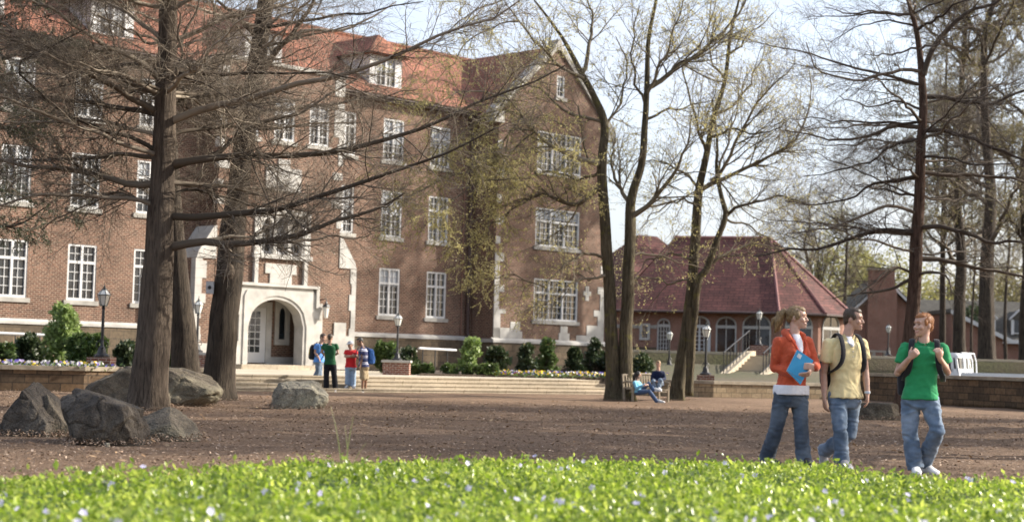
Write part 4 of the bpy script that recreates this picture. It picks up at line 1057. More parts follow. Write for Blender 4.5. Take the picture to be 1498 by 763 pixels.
LE = [([(763,169),(735,160),(700,175),(660,215),(630,280)], -1.2), ([(739,145),(715,180),(700,230),(690,300)], -.6), ([(782,193),(750,215),(725,270),(712,350)], -.8),
      ([(759,31),(715,40),(670,80),(630,140)], -1.2), ([(735,0),(690,20),(640,60),(590,120)], -1.6), ([(770,290),(735,300),(690,325),(650,375)], -1.2), ([(745,310),(715,330),(695,370),(685,415)], -.6),
      ([(800,282),(765,262),(720,260),(660,290),(610,340)], -1.8), ([(798,420),(770,410),(735,400),(700,420)], -.8), ([(739,145),(700,130),(650,150),(600,200),(575,260)], -1.8),
      ([(830,186),(800,168),(770,190),(750,240)], -.6), ([(763,169),(740,210),(742,280),(735,340)], .4), ([(858,200),(840,230),(835,280)], -.5), ([(690,250),(650,260),(600,290),(565,330)], -1.6)]
ex = stack([px_limb(p, YT, dy, .026, .009, 14, .06, rng=rg, y0=-.8) for p, dy in LE])
t5 = thing('budding_tree', 'twin stemmed tree with yellow-green catkins beside the gabled wing', 'tree', (x0, YT, 0), group='budding trees')
budding_tree(t5, (x0, YT, 0), [ta, tb], limbs, 22, 30000, extra=(*ex, 62000))
YT = 49.4; x0 = at(990, 586, YT).x; rg = np.random.default_rng(31)
ta = px_trunk([(989,590,23.1),(992,560,19.0),(1003,490,17.0),(1012,420,15.6),(1018,341,14.3),(1023,283,12.2),(1033,231,9.5),(1044,173,7.5),(1060,115,6.1),(1070,42,4.8),(1081,0,3.4),(1090,-70,2.0)], YT)
tb = px_trunk([(1008,450,9.5),(1018,425,10.2),(1030,398,10.2),(1049,346,8.8),(1060,315,7.5),(1052,283,6.1),(1047,246,4.8),(1047,205,3.4),(1040,150,2.0)], YT); tb[0][:] += np.array([0,-.25,0])
tb[0][0,2] = at(1008,450,YT).z
LC = [([(1024,278),(1050,266),(1075,257),(1123,231),(1165,199),(1185,157),(1185,105)], 1.2, .075, .015), ([(1040,264),(1049,262),(1086,189),(1117,136),(1154,105),(1165,79)], -1.2, .065, .012),
 ([(1023,275),(1002,252),(971,239),(944,236)], .9, .05, .012), ([(1060,318),(1080,303),(1102,294),(1144,286),(1185,304)], -1.5, .06, .012), ([(1036,390),(1076,364),(1120,359),(1150,370)], 1.0, .05, .012),
 ([(1045,170),(1075,150),(1100,120),(1120,70)], .9, .05, .012), ([(1034,225),(1015,170),(1000,120),(985,60)], -1.0, .055, .012), ([(1060,115),(1040,80),(1035,30),(1040,-20)], .8, .04, .01),
 ([(1065,80),(1100,50),(1130,20)], -1.0, .04, .01), ([(1040,200),(1070,190),(1110,195),(1150,180)], -1.2, .045, .01), ([(1016,380),(985,370),(950,380),(925,400)], -1.0, .045, .01),
 ([(1014,410),(975,412),(940,405),(905,402)], 1.0, .04, .01), ([(1062,320),(1090,330),(1130,350),(1160,340)], 1.2, .04, .01), ([(1021,300),(990,290),(960,310),(940,330)], 1.4, .04, .01), ([(1048,260),(1060,220),(1080,160),(1090,100)], 1.5, .045, .01)]
limbs = [px_limb(p, YT, dy, r0, r1, 14, .06, rng=rg) for p, dy, r0, r1 in LC]
t6 = thing('budding_tree', 'forked budding tree just right of the wooden bench', 'tree', (x0, YT, 0), group='budding trees')
budding_tree(t6, (x0, YT, 0), [ta, tb], limbs, 32, 17000)

# ---- tall trees beyond the walls at right ----------------------------------------
def tall_tree(label, X, Y, h, r, seed, n_limb=16, buds=5000, bark='bark_dark', twig='twig', spread=(3,6), z0=1.6, lean=0.0, low=.25, group='tall trees beyond the wall', mat='catkin'):
    rng = np.random.default_rng(seed); root = thing('tall_tree', label, 'tree', (X, Y, z0), group=group)
    zs = np.linspace(0, 1, 9); pts = np.stack([X+lean*h*zs+rng.normal(0,.34,9)*zs, Y+rng.normal(0,.1,9)*zs, z0-.2+h*zs], 1); rad = r*(1-.88*zs**.9)
    tr_ = resample(pts, rad, 24)
    limbs = radial_limbs(*tr_, n_limb, (z0+h*low, z0+h*.95), spread, (.35, 1.0), rng, None, (r*.2, r*.42), 12, wob=.12)
    P1, R1 = stack(limbs); tot = np.linalg.norm(np.diff(P1, axis=1), axis=-1).sum()
    P2, R2 = grow(P1, R1, int(tot*2.6), (1.0,3.4), (.4,.95), 1.0, .06, 6, .16, .1, .5, .012, .05, .35, rng=rng)
    P3, R3 = grow(P2, R2, int(tot*2.6)*7, (.5,1.6), (.4,1.0), 1.0, .05, 4, .16, .1, .6, .008, .02, .5, rng=rng)
    P4, R4 = grow(P3, R3, int(tot*2.6)*18, (.3,.9), (.4,1.0), 1.0, .02, 3, .16, .1, .8, .006, .01, .6, rng=rng)
    bq = leaf_quads(sample_on(P4, buds, rng), (.03,.075), rng) if buds else None
    finish_tree(root, (X, Y, z0), [tr_], seed, M[bark], [(P1,R1,7),(P2,R2,4),(P3,R3,3),(P4,R4,3)], M[twig], bq, M[mat])
    return root
TT = [('stout straight dark trunk behind the white truck cab', 1403, 84, 23, .34, 8000), ('broad dark trunk growing just right of the truck cab', 1443, 80, 22, .42, 12000),
      ('grey trunk partly hidden by the red-haired man', 1378, 92, 21, .2, 7000),
      ('edge-of-view tall tree with olive crown', 1500, 88, 22, .34, 16000), ('pale thin tree between the two stout trunks', 1421, 128, 24, .11, 6000),
      ('tallest far tree above the dormer house', 1472, 132, 27, .15, 9000)]
for k, (lab, px, Y, h, r, nb) in enumerate(TT):
    X = at(px, 520, Y).x; tall_tree(lab, X, Y, h, r, 50+k, 26 if r > .3 else 18, nb*2, low=.22, z0=1.58 + (.1 if Y > 90 else 0))
tall_tree('bare tall tree behind the ridge of the red hipped roof', at(1180, 500, 135).x, 135, 15, .22, 70, 12, 3000, z0=1.9)
tall_tree('far bare tree behind the dining hall chimney side', at(1235, 500, 150).x, 150, 16, .24, 71, 12, 6000, z0=1.9, mat='far_leaf')

# pale leafing trees far behind, each its own crown
def leafy_tree(label, X, Y, h, w, n, seed, mat='far_leaf', z0=1.9, size=(.12,.3), name='leafy_tree', group='pale leafing trees far behind', weep=.5):
    rng = np.random.default_rng(seed); root = thing(name, label, 'tree', (X, Y, z0), group=group)
    zs = np.linspace(0, 1, 7); tr_ = resample(np.stack([rng.normal(0,.1,7)*zs, rng.normal(0,.1,7)*zs, h*.9*zs-.2], 1), .035*h*(1-.9*zs), 14)
    k = 26; cc = rng.normal(size=(k,3)); cc = norm(cc)*rng.random((k,1))**.4; cc[:,2] = cc[:,2]*.42+.58; cc[:,:2] *= w*.42*np.sqrt(np.clip(1.15-np.abs(cc[:,2:3]-.5)*1.2,.1,1)); cc[:,2] *= h
    rad = rng.uniform(.10, .2, k)*w
    idx = rng.integers(0, k, n); d = norm(rng.normal(size=(n,3)))*(rng.random((n,1))**.45)
    c = cc[idx]+d*rad[idx,None]*np.array([1,1,1.1]); c[:,2] -= weep*rng.random(n)**3*h*.15
    q, f = leaf_quads(c, size, rng, down=.6)
    limbs = []
    for j in range(k):
        i = int(np.clip(cc[j,2]/h*10-2, 2, 12)); p = tr_[0][i]; limbs.append(resample([p, (p+cc[j])/2+np.array([0,0,.3]), cc[j]], np.array([.10,.06,.03])*h/10, 8, .1, rng))
    P1, R1 = stack(limbs); P2, R2 = grow(P1, R1, 260, (.8,2.4), (.4,1.1), 1, .02, 5, .15, .3, .6, .015, .05, .4, rng=rng); P3, R3 = grow(P2, R2, 1500, (.5,1.3), (.4,1.1), 1, -.03, 4, .15, .1, .7, .01, .03, .5, rng=rng)
    finish_tree(root, (0,0,0), [tr_], seed, M['bark'], [(P1,R1,5),(P2,R2,4),(P3,R3,3)], M['twig_light'], (q, f), M[mat], bud_name='foliage')
    return root
LF = [('pale yellow-green tree right above the red roof eave', 1195, 165, 14.5, 12), ('rounded pale tree left of the brick chimney', 1243, 175, 13.5, 11), ('low pale tree behind the brick chimney', 1290, 185, 12.5, 12),
      ('pale tree between the chimney and the bare trunk', 1335, 190, 11, 13), ('dull green far tree left of the stout trunks', 1385, 200, 11.5, 14), ('far tree spreading above the dormer house', 1450, 205, 14, 15), ('outermost far tree at the right edge', 1505, 195, 15, 14)]
for k, (lab, px, Y, h, w) in enumerate(LF):
    leafy_tree(lab, at(px, 500, Y).x, Y, h, w, 3800, 90+k, 'far_leaf' if k < 4 else 'catkin')
leafy_tree('dark rounded evergreen beside the dormer house', at(1415, 500, 150).x, 150, 6.0, 4, 5000, 101, 'needles', group=None, name='evergreen_tree')

# far wood closing the horizon
rng = np.random.default_rng(77); n = 26000
x = rng.uniform(-60, 190, n); hh = 9+3.5*np.sin(x*.09)+2.5*np.sin(x*.23+1)+rng.normal(0,.8,n)
c = np.stack([x, 235+rng.uniform(-8, 25, n), 1.5+hh*rng.random(n)**.7], 1)
q, f = leaf_quads(c, (.5,1.3), rng)
M['far_wood'] = m_leaf('far_wood_leaves', [(.13,.115,.075), (.19,.165,.10), (.16,.15,.075)], .25, .9)
tag(link('far_woods', to_mesh('far_woods', q, [f]), M['far_wood']), kind='stuff')

# drooping cedar at the left edge
rng = np.random.default_rng(41); YC = 35.0; bx_ = at(-38, 560, YC).x
root = thing('cedar_tree', 'drooping dark green cedar cut by the left edge', 'tree', (bx_, YC, .0))
tr_ = resample(np.array([(bx_,YC,-.1),(bx_+.05,YC,4),(bx_,YC,9),(bx_,YC,14)]), np.array([.28,.22,.14,.03]), 20)
limbs = radial_limbs(*tr_, 34, (3.6, 9.5), (1.2, 2.3), (-.05, .35), rng, (-math.pi*.6, math.pi*.6), (.02,.04), 12, droop=.3)
P1, R1 = stack(limbs); P2, R2 = grow(P1, R1, 620, (.4,1.3), (.4,1.2), 1, -.14, 6, .1, .1, .5, .006, .02, .4, rng=rng); P3, R3 = grow(P2, R2, 4200, (.2,.6), (.3,.9), 1, -.12, 4, .1, .1, .7, .004, .01, .6, rng=rng)
q, f = leaf_quads(sample_on(P3, 60000, rng, .1), (.009,.022), rng, 3.2, down=.8)
finish_tree(root, (bx_, YC, 0), [tr_], 41, M['bark'], [(P1,R1,6),(P2,R2,4),(P3,R3,3)], M['twig'], (q, f), M['needles'], bud_name='foliage')

# neighbours of these trees that stand just out of frame at right and stripe the mulch with shade
for k, (X, Y, h) in enumerate(((14.8, 28.0, 13), (17.5, 34.0, 15), (22.0, 39.5, 16))):
    tall_tree(('bare tree out of view beside the path', 'bare tree out of view beyond the path', 'bare tree out of view by the wall')[k], X, Y, h, .3, 120+k, 30, 0, 'bark', 'twig', (2,4.5), z0=0.0, low=.3, group='trees outside the view')
tall_tree('bare tree out of view nearest the camera', 13.8, 23.0, 12, .28, 131, 30, 0, 'bark', 'twig', (2,4.2), z0=0.0, low=.25, group='trees outside the view')

for k, (X, Y, h, lab) in enumerate(((24, 33, 16, 'second row bare tree out of view beside the path'), (27.5, 41, 17, 'second row bare tree out of view by the wall'), (22.5, 28.0, 15, 'second row bare tree out of view nearest the camera'))):
    tall_tree(lab, X, Y, h, .34, 140+k, 30, 0, 'bark', 'twig', (2.5,5), z0=0.0, low=.3, group='trees outside the view')
# ================================================================== BEDS AND SHRUBS
def shrub(label, X, Y, z0, w, h, n, seed, mat='shrub', shape='round', leaf=(.05,.11), name='shrub', group=None):
    rng = np.random.default_rng(seed); root = thing(name, label, 'shrub', (X, Y, z0), group=group)
    k = 44; u = rng.random(k); ang = rng.uniform(0, 2*math.pi, k); zc = u**.8*h*.85+.08*h
    prof = {'round': np.sqrt(np.clip(1-((zc/h)-.4)**2*2.0, .05, 1)), 'cone': np.clip(1.12-zc/h, .12, 1), 'loose': np.clip(1.05-.75*zc/h, .2, 1)}[shape]
    rr = rng.random(k)**.55*w*.43*prof
    cc = np.stack([rr*np.cos(ang), rr*np.sin(ang), zc], 1); rad = rng.uniform(.07,.17,k)*min(w,h)*(.6+.5*prof)
    idx = rng.integers(0, k, n); d = norm(rng.normal(size=(n,3)))*rng.random((n,1))**.35
    c = cc[idx]+d*rad[idx,None]; c[:,2] = np.maximum(c[:,2], .02)
    q, f = leaf_quads(c, leaf, rng, 1.9, down=-.3)
    link('foliage', to_mesh('foliage', q, [f]), M[mat], root)
    limbs = [resample([(0,0,-.02), cc[j]*np.array([.4,.4,.55]), cc[j]], np.array([.03,.018,.006])*max(.5,h), 6, .03, rng) for j in range(k)]
    P1, R1 = stack(limbs); P2, R2 = grow(P1, R1, 150, (.15,.5), (.4,1.1), 1, .05, 4, .15, .2, .6, .004, .01, .5, rng=rng)
    vb, fb = tubes_mesh([(P1,R1,5),(P2,R2,3)]); link('stem', to_mesh('stem', vb, fb), M['twig'], root)
    return root
def px_shrub(label, cx, ybase, wpx, hpx, Y, n, seed, **kw):
    s = Y/F_PX; z0 = .5 if 'z0' not in kw else kw.pop('z0')
    X = at(cx, ybase, Y).x; return shrub(label, X, Y, z0, wpx*s, hpx*s+ (at(cx,ybase,Y).z-z0), n, seed, **kw)
G1 = 'shrubs in the left bed'; G2 = 'clipped bushes in the right bed'; G3 = 'upright shrubs along the gabled wing'
px_shrub('tall pale green shrub in front of the stone base at left', 90, 530, 84, 84, 47, 5200, 1, mat='shrub_pale', shape='loose', group=G1, leaf=(.05,.1))
px_shrub('leafy low part of the bed right of the pale shrub', 128, 532, 60, 42, 45.5, 4200, 2, mat='shrub', group=G1)
px_shrub('olive shrub left of the tall pale shrub', 40, 530, 60, 40, 46, 3600, 3, mat='shrub_dark', shape='loose', group=G1)
px_shrub('small green shrub at the left edge above the pansies', 4, 530, 36, 24, 45, 1800, 4, mat='shrub', group=G1)
px_shrub('dark shrub between the lamp pedestal and thick trunk', 184, 534, 34, 32, 48, 2200, 5, mat='shrub_dark', group=G1)
px_shrub('green shrub seen between the tree trunks', 249, 532, 30, 30, 46, 2200, 6, mat='shrub', group=G1)
px_shrub('bright green bush left of the brick lamp pedestal', 566, 548, 44, 46, 60, 4200, 7, mat='shrub', group=G2)
px_shrub('loose dark bush behind the brick lamp pedestal', 598, 546, 44, 36, 63, 3000, 8, mat='shrub_dark', shape='loose', group=G2)
px_shrub('large pale bush under the downpipe corner', 689, 548, 44, 52, 62, 3600, 9, mat='shrub_pale', shape='loose', group=G2)
px_shrub('dark green bush in front of the wing corner', 728, 546, 36, 38, 63, 3200, 10, mat='shrub_dark', group=G2)
for k, (cx, w, lab) in enumerate(((606,22,'leftmost round low bush beside the pedestal'), (624,22,'second round low bush from the pedestal'), (657,26,'round low bush under the white handrail'), (686,26,'yellowish round low bush below the large pale bush'), (706,22,'round low bush left of the pansies'), (720,20,'smallest round low bush at the start of the pansies'))):
    px_shrub(lab, cx, 549, w, 16, 58.6, 1700, 20+k, mat='shrub', group=G2, leaf=(.04,.08))
for k, (cx, h, lab) in enumerate(((768,48,'first upright shrub from the wing corner'), (803,50,'second upright shrub from the wing corner'), (838,46,'third upright shrub from the wing corner'), (871,50,'last upright shrub next to the twin stemmed tree'))):
    px_shrub(lab, cx+(2,-3,2,0)[k], 551, (36,42,34,44)[k], h+(0,6,-4,8)[k], 64.5+k*1.2, 2300, 30+k, mat=('shrub_dark','shrub','shrub_dark','shrub_dark')[k], shape=('loose','cone','loose','cone')[k], group=G3)
px_shrub('dark bush on the bank behind the bench', 938, 548, 36, 30, 62, 2600, 40, mat='shrub_dark')
px_shrub('small dark bush beside the wall under the far terrace', 905, 548, 30, 26, 66, 2000, 41, mat='shrub_dark')
def pansies(label_pts, z, n, seed, cols, spread=.32):
    rng = np.random.default_rng(seed); pts = np.array(label_pts, float)
    P, _ = resample(pts, np.ones(len(pts)), 60); i = rng.integers(0, 60, n)
    c = P[i]+np.stack([rng.normal(0,.18,n), rng.normal(0,spread,n), rng.uniform(.05,.19,n)+z], 1)
    d = norm(np.stack([rng.normal(0,.5,n), -np.abs(rng.normal(.9,.4,n)), rng.uniform(.1,.9,n)], 1)); u = norm(np.cross(d, [0,0,1.])); v = np.cross(u, d)
    s = rng.uniform(.03,.05,n)[:,None]
    vs = np.stack([c+s*(u*math.cos(a)+v*math.sin(a)) for a in np.arange(5)*2*math.pi/5], 1).reshape(-1,3)
    m = m_leaf('pansy_petals', cols, .25); m.node_tree.nodes['Color Ramp'].color_ramp.interpolation = 'CONSTANT'
    o = tag(link('pansy_flowers', to_mesh('pansy_flowers', vs, [np.arange(5*n).reshape(n,5)]), m), kind='stuff')
    q, f = leaf_quads(P[rng.integers(0,60,n*3)]+np.stack([rng.normal(0,.2,n*3), rng.normal(0,spread*1.1,n*3), rng.uniform(.0,.12,n*3)+z], 1), (.04,.08), rng)
    tag(link('pansy_leaves', to_mesh('pansy_leaves', q, [f]), M['shrub']), kind='stuff')
YEL, WHT, PUR, MAR = (.80,.55,.02), (.75,.72,.70), (.14,.10,.42), (.22,.05,.06)
pansies([(-16,40.55,0),(-12.2,41.55,0),(-10.4,42.3,0)], .57, 420, 3, [WHT,(.55,.45,.68),YEL,WHT,PUR,YEL], .25)
pansies([(-.9,58.6,0),(1.6,59.6,0),(4.0,61.2,0),(6.0,61.5,0)], .53, 620, 4, [PUR,YEL,WHT,YEL,PUR,MAR,WHT,YEL,PUR], .26)
# ================================================================== BOULDERS
def m_rock(name, dark, light, lichen):
    m, nt, bs = new_mat(name)
    v = coords(nt, 'Object'); a = noise_tex(nt, v, 2.2, 8, .65, .4); b = noise_tex(nt, v, 11, 6, .7); c2 = noise_tex(nt, v, 1.1, 4, .6)
    c = ramp(nt, [(.32, dark), (.66, light)], a).outputs['Color']
    c = mixc(nt, .55, c, ramp(nt, [(.3, (.5,.5,.5)), (.7, (1.35,1.33,1.3))], b).outputs['Color'], 'MULTIPLY')
    c = mixc(nt, ramp(nt, [(.5, (0,0,0)), (.68, (.75,.75,.75))], c2).outputs['Color'], c, (*lichen, 1))
    bs.inputs['Roughness'].default_value = .8; bs.inputs['Specular IOR Level'].default_value = .35
    sp = noise_tex(nt, v, 55, 3, .8); c = mixc(nt, .8, c, ramp(nt, [(.36, (.45,.45,.46)), (.5, (1,1,1)), (.66, (1.7,1.68,1.6))], sp).outputs['Color'], 'MULTIPLY'); nt.links.new(c, bs.inputs['Base Color'])
    h = nt.nodes.new('ShaderNodeMath'); h.operation = 'ADD'; nt.links.new(a, h.inputs[0]); nt.links.new(b, h.inputs[1])
    bump(nt, bs, h.outputs[0], .9, .08)
    return m
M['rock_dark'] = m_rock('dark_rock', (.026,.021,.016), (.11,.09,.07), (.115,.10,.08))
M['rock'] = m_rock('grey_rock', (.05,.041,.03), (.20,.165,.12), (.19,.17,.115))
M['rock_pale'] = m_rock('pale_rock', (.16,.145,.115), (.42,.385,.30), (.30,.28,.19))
def boulder(label, px0, px1, ytop, ybase, depth, planes, seed, mat, slant=0.0, name='boulder', dy=0.0, rough=1.0):
    """a rock of real size: span px0..px1 and height as seen, cut by planes (nx,ny,nz,d) on the unit ball"""
    g = gnd((px0+px1)/2, ybase); Y = g.y + depth*.5 + dy; s = Y/F_PX
    w, h = (px1-px0)*s, (ybase-ytop)*s
    me = bpy.data.meshes.new(name); import bmesh
    bm = bmesh.new(); bmesh.ops.create_icosphere(bm, subdivisions=6, radius=1.0)
    for v in bm.verts:
        p = v.co.copy()
        p += p*.22*noise.noise(p*1.1+V((seed*3.1,seed,0)))
        for nx_, ny_, nz_, d in planes:
            n = V((nx_,ny_,nz_)).normalized(); k = p.dot(n)-d
            if k > 0: p -= n*k*.92
        q = p + p*(.055*rough*noise.noise(p*2.6+V((0,seed,5)))+.03*rough*noise.noise(p*6+V((seed,0,9)))+.014*noise.noise(p*13+V((0,0,seed)))+.007*noise.noise(p*34+V((seed,0,0))))
        cr = noise.noise(p*1.7+V((seed*7,0,0))); q -= p*.055*rough*max(0, 1-abs(cr)*16)   # cracks
        v.co = q
    xs_ = [v.co.x for v in bm.verts]; zs_ = [v.co.z for v in bm.verts]; ys_ = [v.co.y for v in bm.verts]
    x0_, x1_, z1_, z0_ = min(xs_), max(xs_), max(zs_), -.35; yw = max(ys_)-min(ys_)
    for v in bm.verts:
        z = (v.co.z-z0_)/(z1_-z0_); v.co = V((((v.co.x-x0_)/(x1_-x0_)-.5)*w + slant*z*w, v.co.y/yw*depth, z*h))
    bm.to_mesh(me); bm.free()
    o = link(name, me, M[mat], loc=(at((px0+px1)/2, ybase, Y).x, Y, 0), smooth=True)
    return tag(o, label, 'boulder', 'landscape boulders')
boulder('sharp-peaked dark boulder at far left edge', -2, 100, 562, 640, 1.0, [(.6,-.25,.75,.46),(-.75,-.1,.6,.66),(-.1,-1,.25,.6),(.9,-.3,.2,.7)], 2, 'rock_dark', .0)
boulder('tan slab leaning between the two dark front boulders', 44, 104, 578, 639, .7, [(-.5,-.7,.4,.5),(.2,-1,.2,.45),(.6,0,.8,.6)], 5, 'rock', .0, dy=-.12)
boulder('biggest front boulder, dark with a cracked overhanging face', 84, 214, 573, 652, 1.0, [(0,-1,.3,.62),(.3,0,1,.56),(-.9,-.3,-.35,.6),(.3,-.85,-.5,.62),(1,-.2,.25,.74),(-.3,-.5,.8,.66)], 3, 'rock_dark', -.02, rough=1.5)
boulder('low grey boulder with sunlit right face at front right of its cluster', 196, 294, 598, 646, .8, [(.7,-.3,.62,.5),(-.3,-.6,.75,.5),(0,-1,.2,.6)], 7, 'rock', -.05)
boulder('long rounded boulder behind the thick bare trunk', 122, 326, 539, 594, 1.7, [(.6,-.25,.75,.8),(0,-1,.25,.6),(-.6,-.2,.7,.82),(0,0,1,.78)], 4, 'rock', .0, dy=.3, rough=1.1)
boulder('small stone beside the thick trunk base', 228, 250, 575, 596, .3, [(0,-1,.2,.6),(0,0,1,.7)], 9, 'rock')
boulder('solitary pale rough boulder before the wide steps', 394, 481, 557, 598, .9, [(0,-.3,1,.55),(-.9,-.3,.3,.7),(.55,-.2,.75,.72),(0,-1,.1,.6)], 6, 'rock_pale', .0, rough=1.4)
boulder('flat-topped low boulder behind the man in the yellow shirt', 1247, 1318, 589, 613, .6, [(0,0,1,.4),(0,-1,.1,.5),(-.4,-.8,.2,.55),(.8,-.4,.2,.7)], 8, 'rock', .0)
o = boulder('tiny pebble lying in front of the biggest front boulder', 153, 161, 647, 653, .06, [(0,0,1,.6)], 12, 'rock_pale', name='pebble'); o['category'] = 'pebble'; del o['group']

# loose mulch banked against the rocks and the trunk feet
rb_ = np.random.default_rng(61); cc_ = []
for o_ in [o for o in COL.objects if o.get('category') == 'boulder']:
    co = np.array([v.co for v in o_.data.vertices]); sel = co[np.abs(co[:,2]) < .06]
    if len(sel) < 20: continue
    i_ = rb_.integers(0, len(sel), 900); p_ = sel[i_]+np.array(o_.location); outw = norm(sel[i_]*np.array([1,1,0])); d_ = np.abs(rb_.normal(0,.10,900))
    p_ = p_+outw*d_[:,None]; p_[:,2] = .01+np.clip(.075-d_*.5, 0, .075)*rb_.random(900)+.02; cc_.append(p_)
for o_ in [o for o in COL.objects if o.get('category') == 'tree' and o.location.z < .3 and 25 < o.location.y < 52 and abs(o.location.x) < 11.5]:
    an = rb_.uniform(0, 6.283, 700); rr_ = .34+np.abs(rb_.normal(0,.22,700)); cc_.append(np.stack([o_.location.x+rr_*np.cos(an), o_.location.y+rr_*np.sin(an), .03+.05*rb_.random(700)*np.exp(-rr_)], 1))
c = np.concatenate(cc_); n = len(c); a = rb_.uniform(0, math.pi, n); L = rb_.uniform(.006,.016,n)[:,None]
u = np.stack([np.cos(a), np.sin(a), rb_.normal(0,.5,n)], 1)*L; w_ = np.stack([-np.sin(a), np.cos(a), rb_.normal(0,.6,n)], 1)*L*.4
q = np.stack([c-u-w_, c+u-w_*.6, c+u*.9+w_, c-u*.8+w_], 1)
tag(link('bark_chips', to_mesh('bark_chips', q.reshape(-1,3), [np.arange(4*n).reshape(n,4)]), M['chips']), kind='stuff')
# ================================================================== LAMPS
M['lamp_glass'] = m_plain('lantern_glass', (.66,.66,.61), .25, .06, 4.0)
def lamp(label, X, Y, zg, zped, ztop, pw=.0, capped=False):
    t = thing('lamp_post', label, 'street lamp', (X, Y, zg), group='lantern lamp posts')
    zp = zped-zg; H = ztop-zg
    if pw:
        p = MB().box(-pw/2, pw/2, -pw/2, pw/2, -.05, zp-(.08 if capped else .002)).build('pedestal', M['pedestal'], t)
        if capped: MB().box(-pw/2-.05, pw/2+.05, -pw/2-.05, pw/2+.05, zp-.078, zp).build('pedestal_cap', M['lime'], p)
    hl = H-zp; k = hl/1.85
    MB().lathe([(.20*k,0),(.20*k,.05*k),(.12*k,.09*k),(.09*k,.22*k),(.05*k,.28*k),(.042*k,.36*k),(.036*k,1.2*k),(.05*k,1.22*k),(.036*k,1.25*k),(.03*k,1.29*k)], (0,0,zp+.002), 12).build('post', M['black'], t, smooth=False)
    sc = MB()
    for a in range(4):
        c_, s_ = math.cos(a*math.pi/2+.4), math.sin(a*math.pi/2+.4)
        sc.tube([(.05*k*c_,.05*k*s_,zp+.42*k),(.13*k*c_,.13*k*s_,zp+.36*k),(.15*k*c_,.15*k*s_,zp+.26*k),(.09*k*c_,.09*k*s_,zp+.22*k)], .012*k, 5)
    sc.build('scroll', M['black'], t)
    z = zp+1.29*k
    ln = MB().lathe([(.085*k,0),(.155*k,.25*k)], (0,0,z), 6).build('lantern', M['lamp_glass'], t)
    fr = MB()
    for a in range(6):
        c_, s_ = math.cos(a*math.pi/3), math.sin(a*math.pi/3)
        fr.tube([(.088*k*c_,.088*k*s_,z-.005),(.16*k*c_,.16*k*s_,z+.255*k)], .009*k, 5); fr.tube([(.165*k*c_,.165*k*s_,z+.26*k),(.07*k*c_,.07*k*s_,z+.385*k)], .010*k, 5)
    fr.lathe([(.10*k,-.02*k),(.10*k,.0)], (0,0,z), 6); fr.lathe([(.175*k,.25*k),(.175*k,.268*k)], (0,0,z), 6)
    fr.lathe([(.08*k,.38*k),(.06*k,.41*k),(.025*k,.43*k),(.03*k,.46*k),(.012*k,.49*k),(.004*k,.57*k)], (0,0,z), 6)
    fr.build('lantern_frame', M['iron'], ln)
    MB().lathe([(.165*k,.27*k),(.075*k,.38*k)], (0,0,z), 6).build('lantern_roof', M['lamp_glass'], ln)
    return t
for lab, px, Y, zg, zp, zt, pw, cap in (
    ('black lamp post on a brick pedestal in the pansy bed at left', 149.5, 43, .57, .88, 2.82, .62, False),
    ('black lamp post glimpsed between two leaning tree trunks', 288.5, 56, .46, 1.06, 2.98, .8, True),
    ('black lamp post on a wide brick pedestal at the top of the steps', 581.5, 57.5, .46, .97, 2.70, .92, True),
    ('black lamp post seen between the bench and forked tree', 979.5, 66, .85, 1.0, 2.52, .5, True),
    ('black lamp post on a brick pier by the low pale wall', 1033, 57.2, .5, .74, 2.62, .55, False),
    ('black lamp post on a brick pier at the stair top', 1110, 70, 1.5, 1.97, 3.57, .72, False),
    ('reddish lamp post far off before the brick chimney', 1299.5, 100, 1.85, 1.95, 3.95, .0, False)):
    lamp(lab, at(px, 500, Y).x, Y, zg, zp, zt, pw, cap)

# white rails
def rail(label, a, b, zt, posts, zg):
    a, b = V(a), V(b); t = thing('handrail', label, 'handrail', (a.x, a.y, zg)); d = b-a
    MB().tube([(0,0,zt-zg),(d.x,d.y,zt-zg+d.z)], .05, 8).build('top_rail', M['white'], t)
    for k in range(posts):
        u = (k+.3)/posts; MB().tube([(d.x*u,d.y*u,0),(d.x*u,d.y*u,zt-zg+d.z*u-.04)], .025, 6).build('post', M['black'], t)
rail('long white handrail crossing in front of the stone base at left', at(-25,486,52), at(118,492,54), at(-25,486,52).z, 4, .57)
rail('short white handrail above the bushes right of the lamp pedestal', at(613,509,66), at(667,512,68), at(613,509,66).z, 3, .53)

# ================================================================== BENCH
YB = 46.4; c = gnd(944, 587); bench = thing('garden_bench', 'weathered wooden garden bench with curved arms and two seated students', 'bench', (c.x, YB+.35, 0), math.radians(28))
S = .86
def bb(mb, x0,x1,y0,y1,z0,z1): mb.box(x0*S,x1*S,y0*S,y1*S,z0*S,z1*S)
for x in (-.72, .66):
    m1 = MB(); bb(m1,x,x+.065,-.3,-.235,0,.60); m1.build('leg', M['wood'], bench)
    m1 = MB(); m1.hexa([(x*S,.22*S,0),((x+.065)*S,.22*S,0),((x+.065)*S,.285*S,0),(x*S,.285*S,0),(x*S,.34*S,.9*S),((x+.065)*S,.34*S,.9*S),((x+.065)*S,.40*S,.9*S),(x*S,.40*S,.9*S)]); m1.build('leg', M['wood'], bench)
    m1 = MB(); m1.tube([((x+.03)*S,.30*S,.63*S),((x+.03)*S,.1*S,.66*S),((x+.03)*S,-.2*S,.645*S),((x+.03)*S,-.34*S,.62*S),((x+.03)*S,-.37*S,.56*S),((x+.03)*S,-.33*S,.54*S)], .035*S, 8); m1.build('armrest', M['wood'], bench)
m1 = MB()
for k in range(5): bb(m1,-.66,.66,-.31+.105*k,-.31+.105*k+.085,.40,.43)
bb(m1,-.65,.65,-.29,-.26,.33,.398); m1.build('seat', M['wood'], bench)
m1 = MB(); m1.tube([(-.68*S,.37*S,.86*S),(-.3*S,.375*S,.9*S),(.3*S,.375*S,.9*S),(.68*S,.37*S,.86*S)], .04*S, 8)
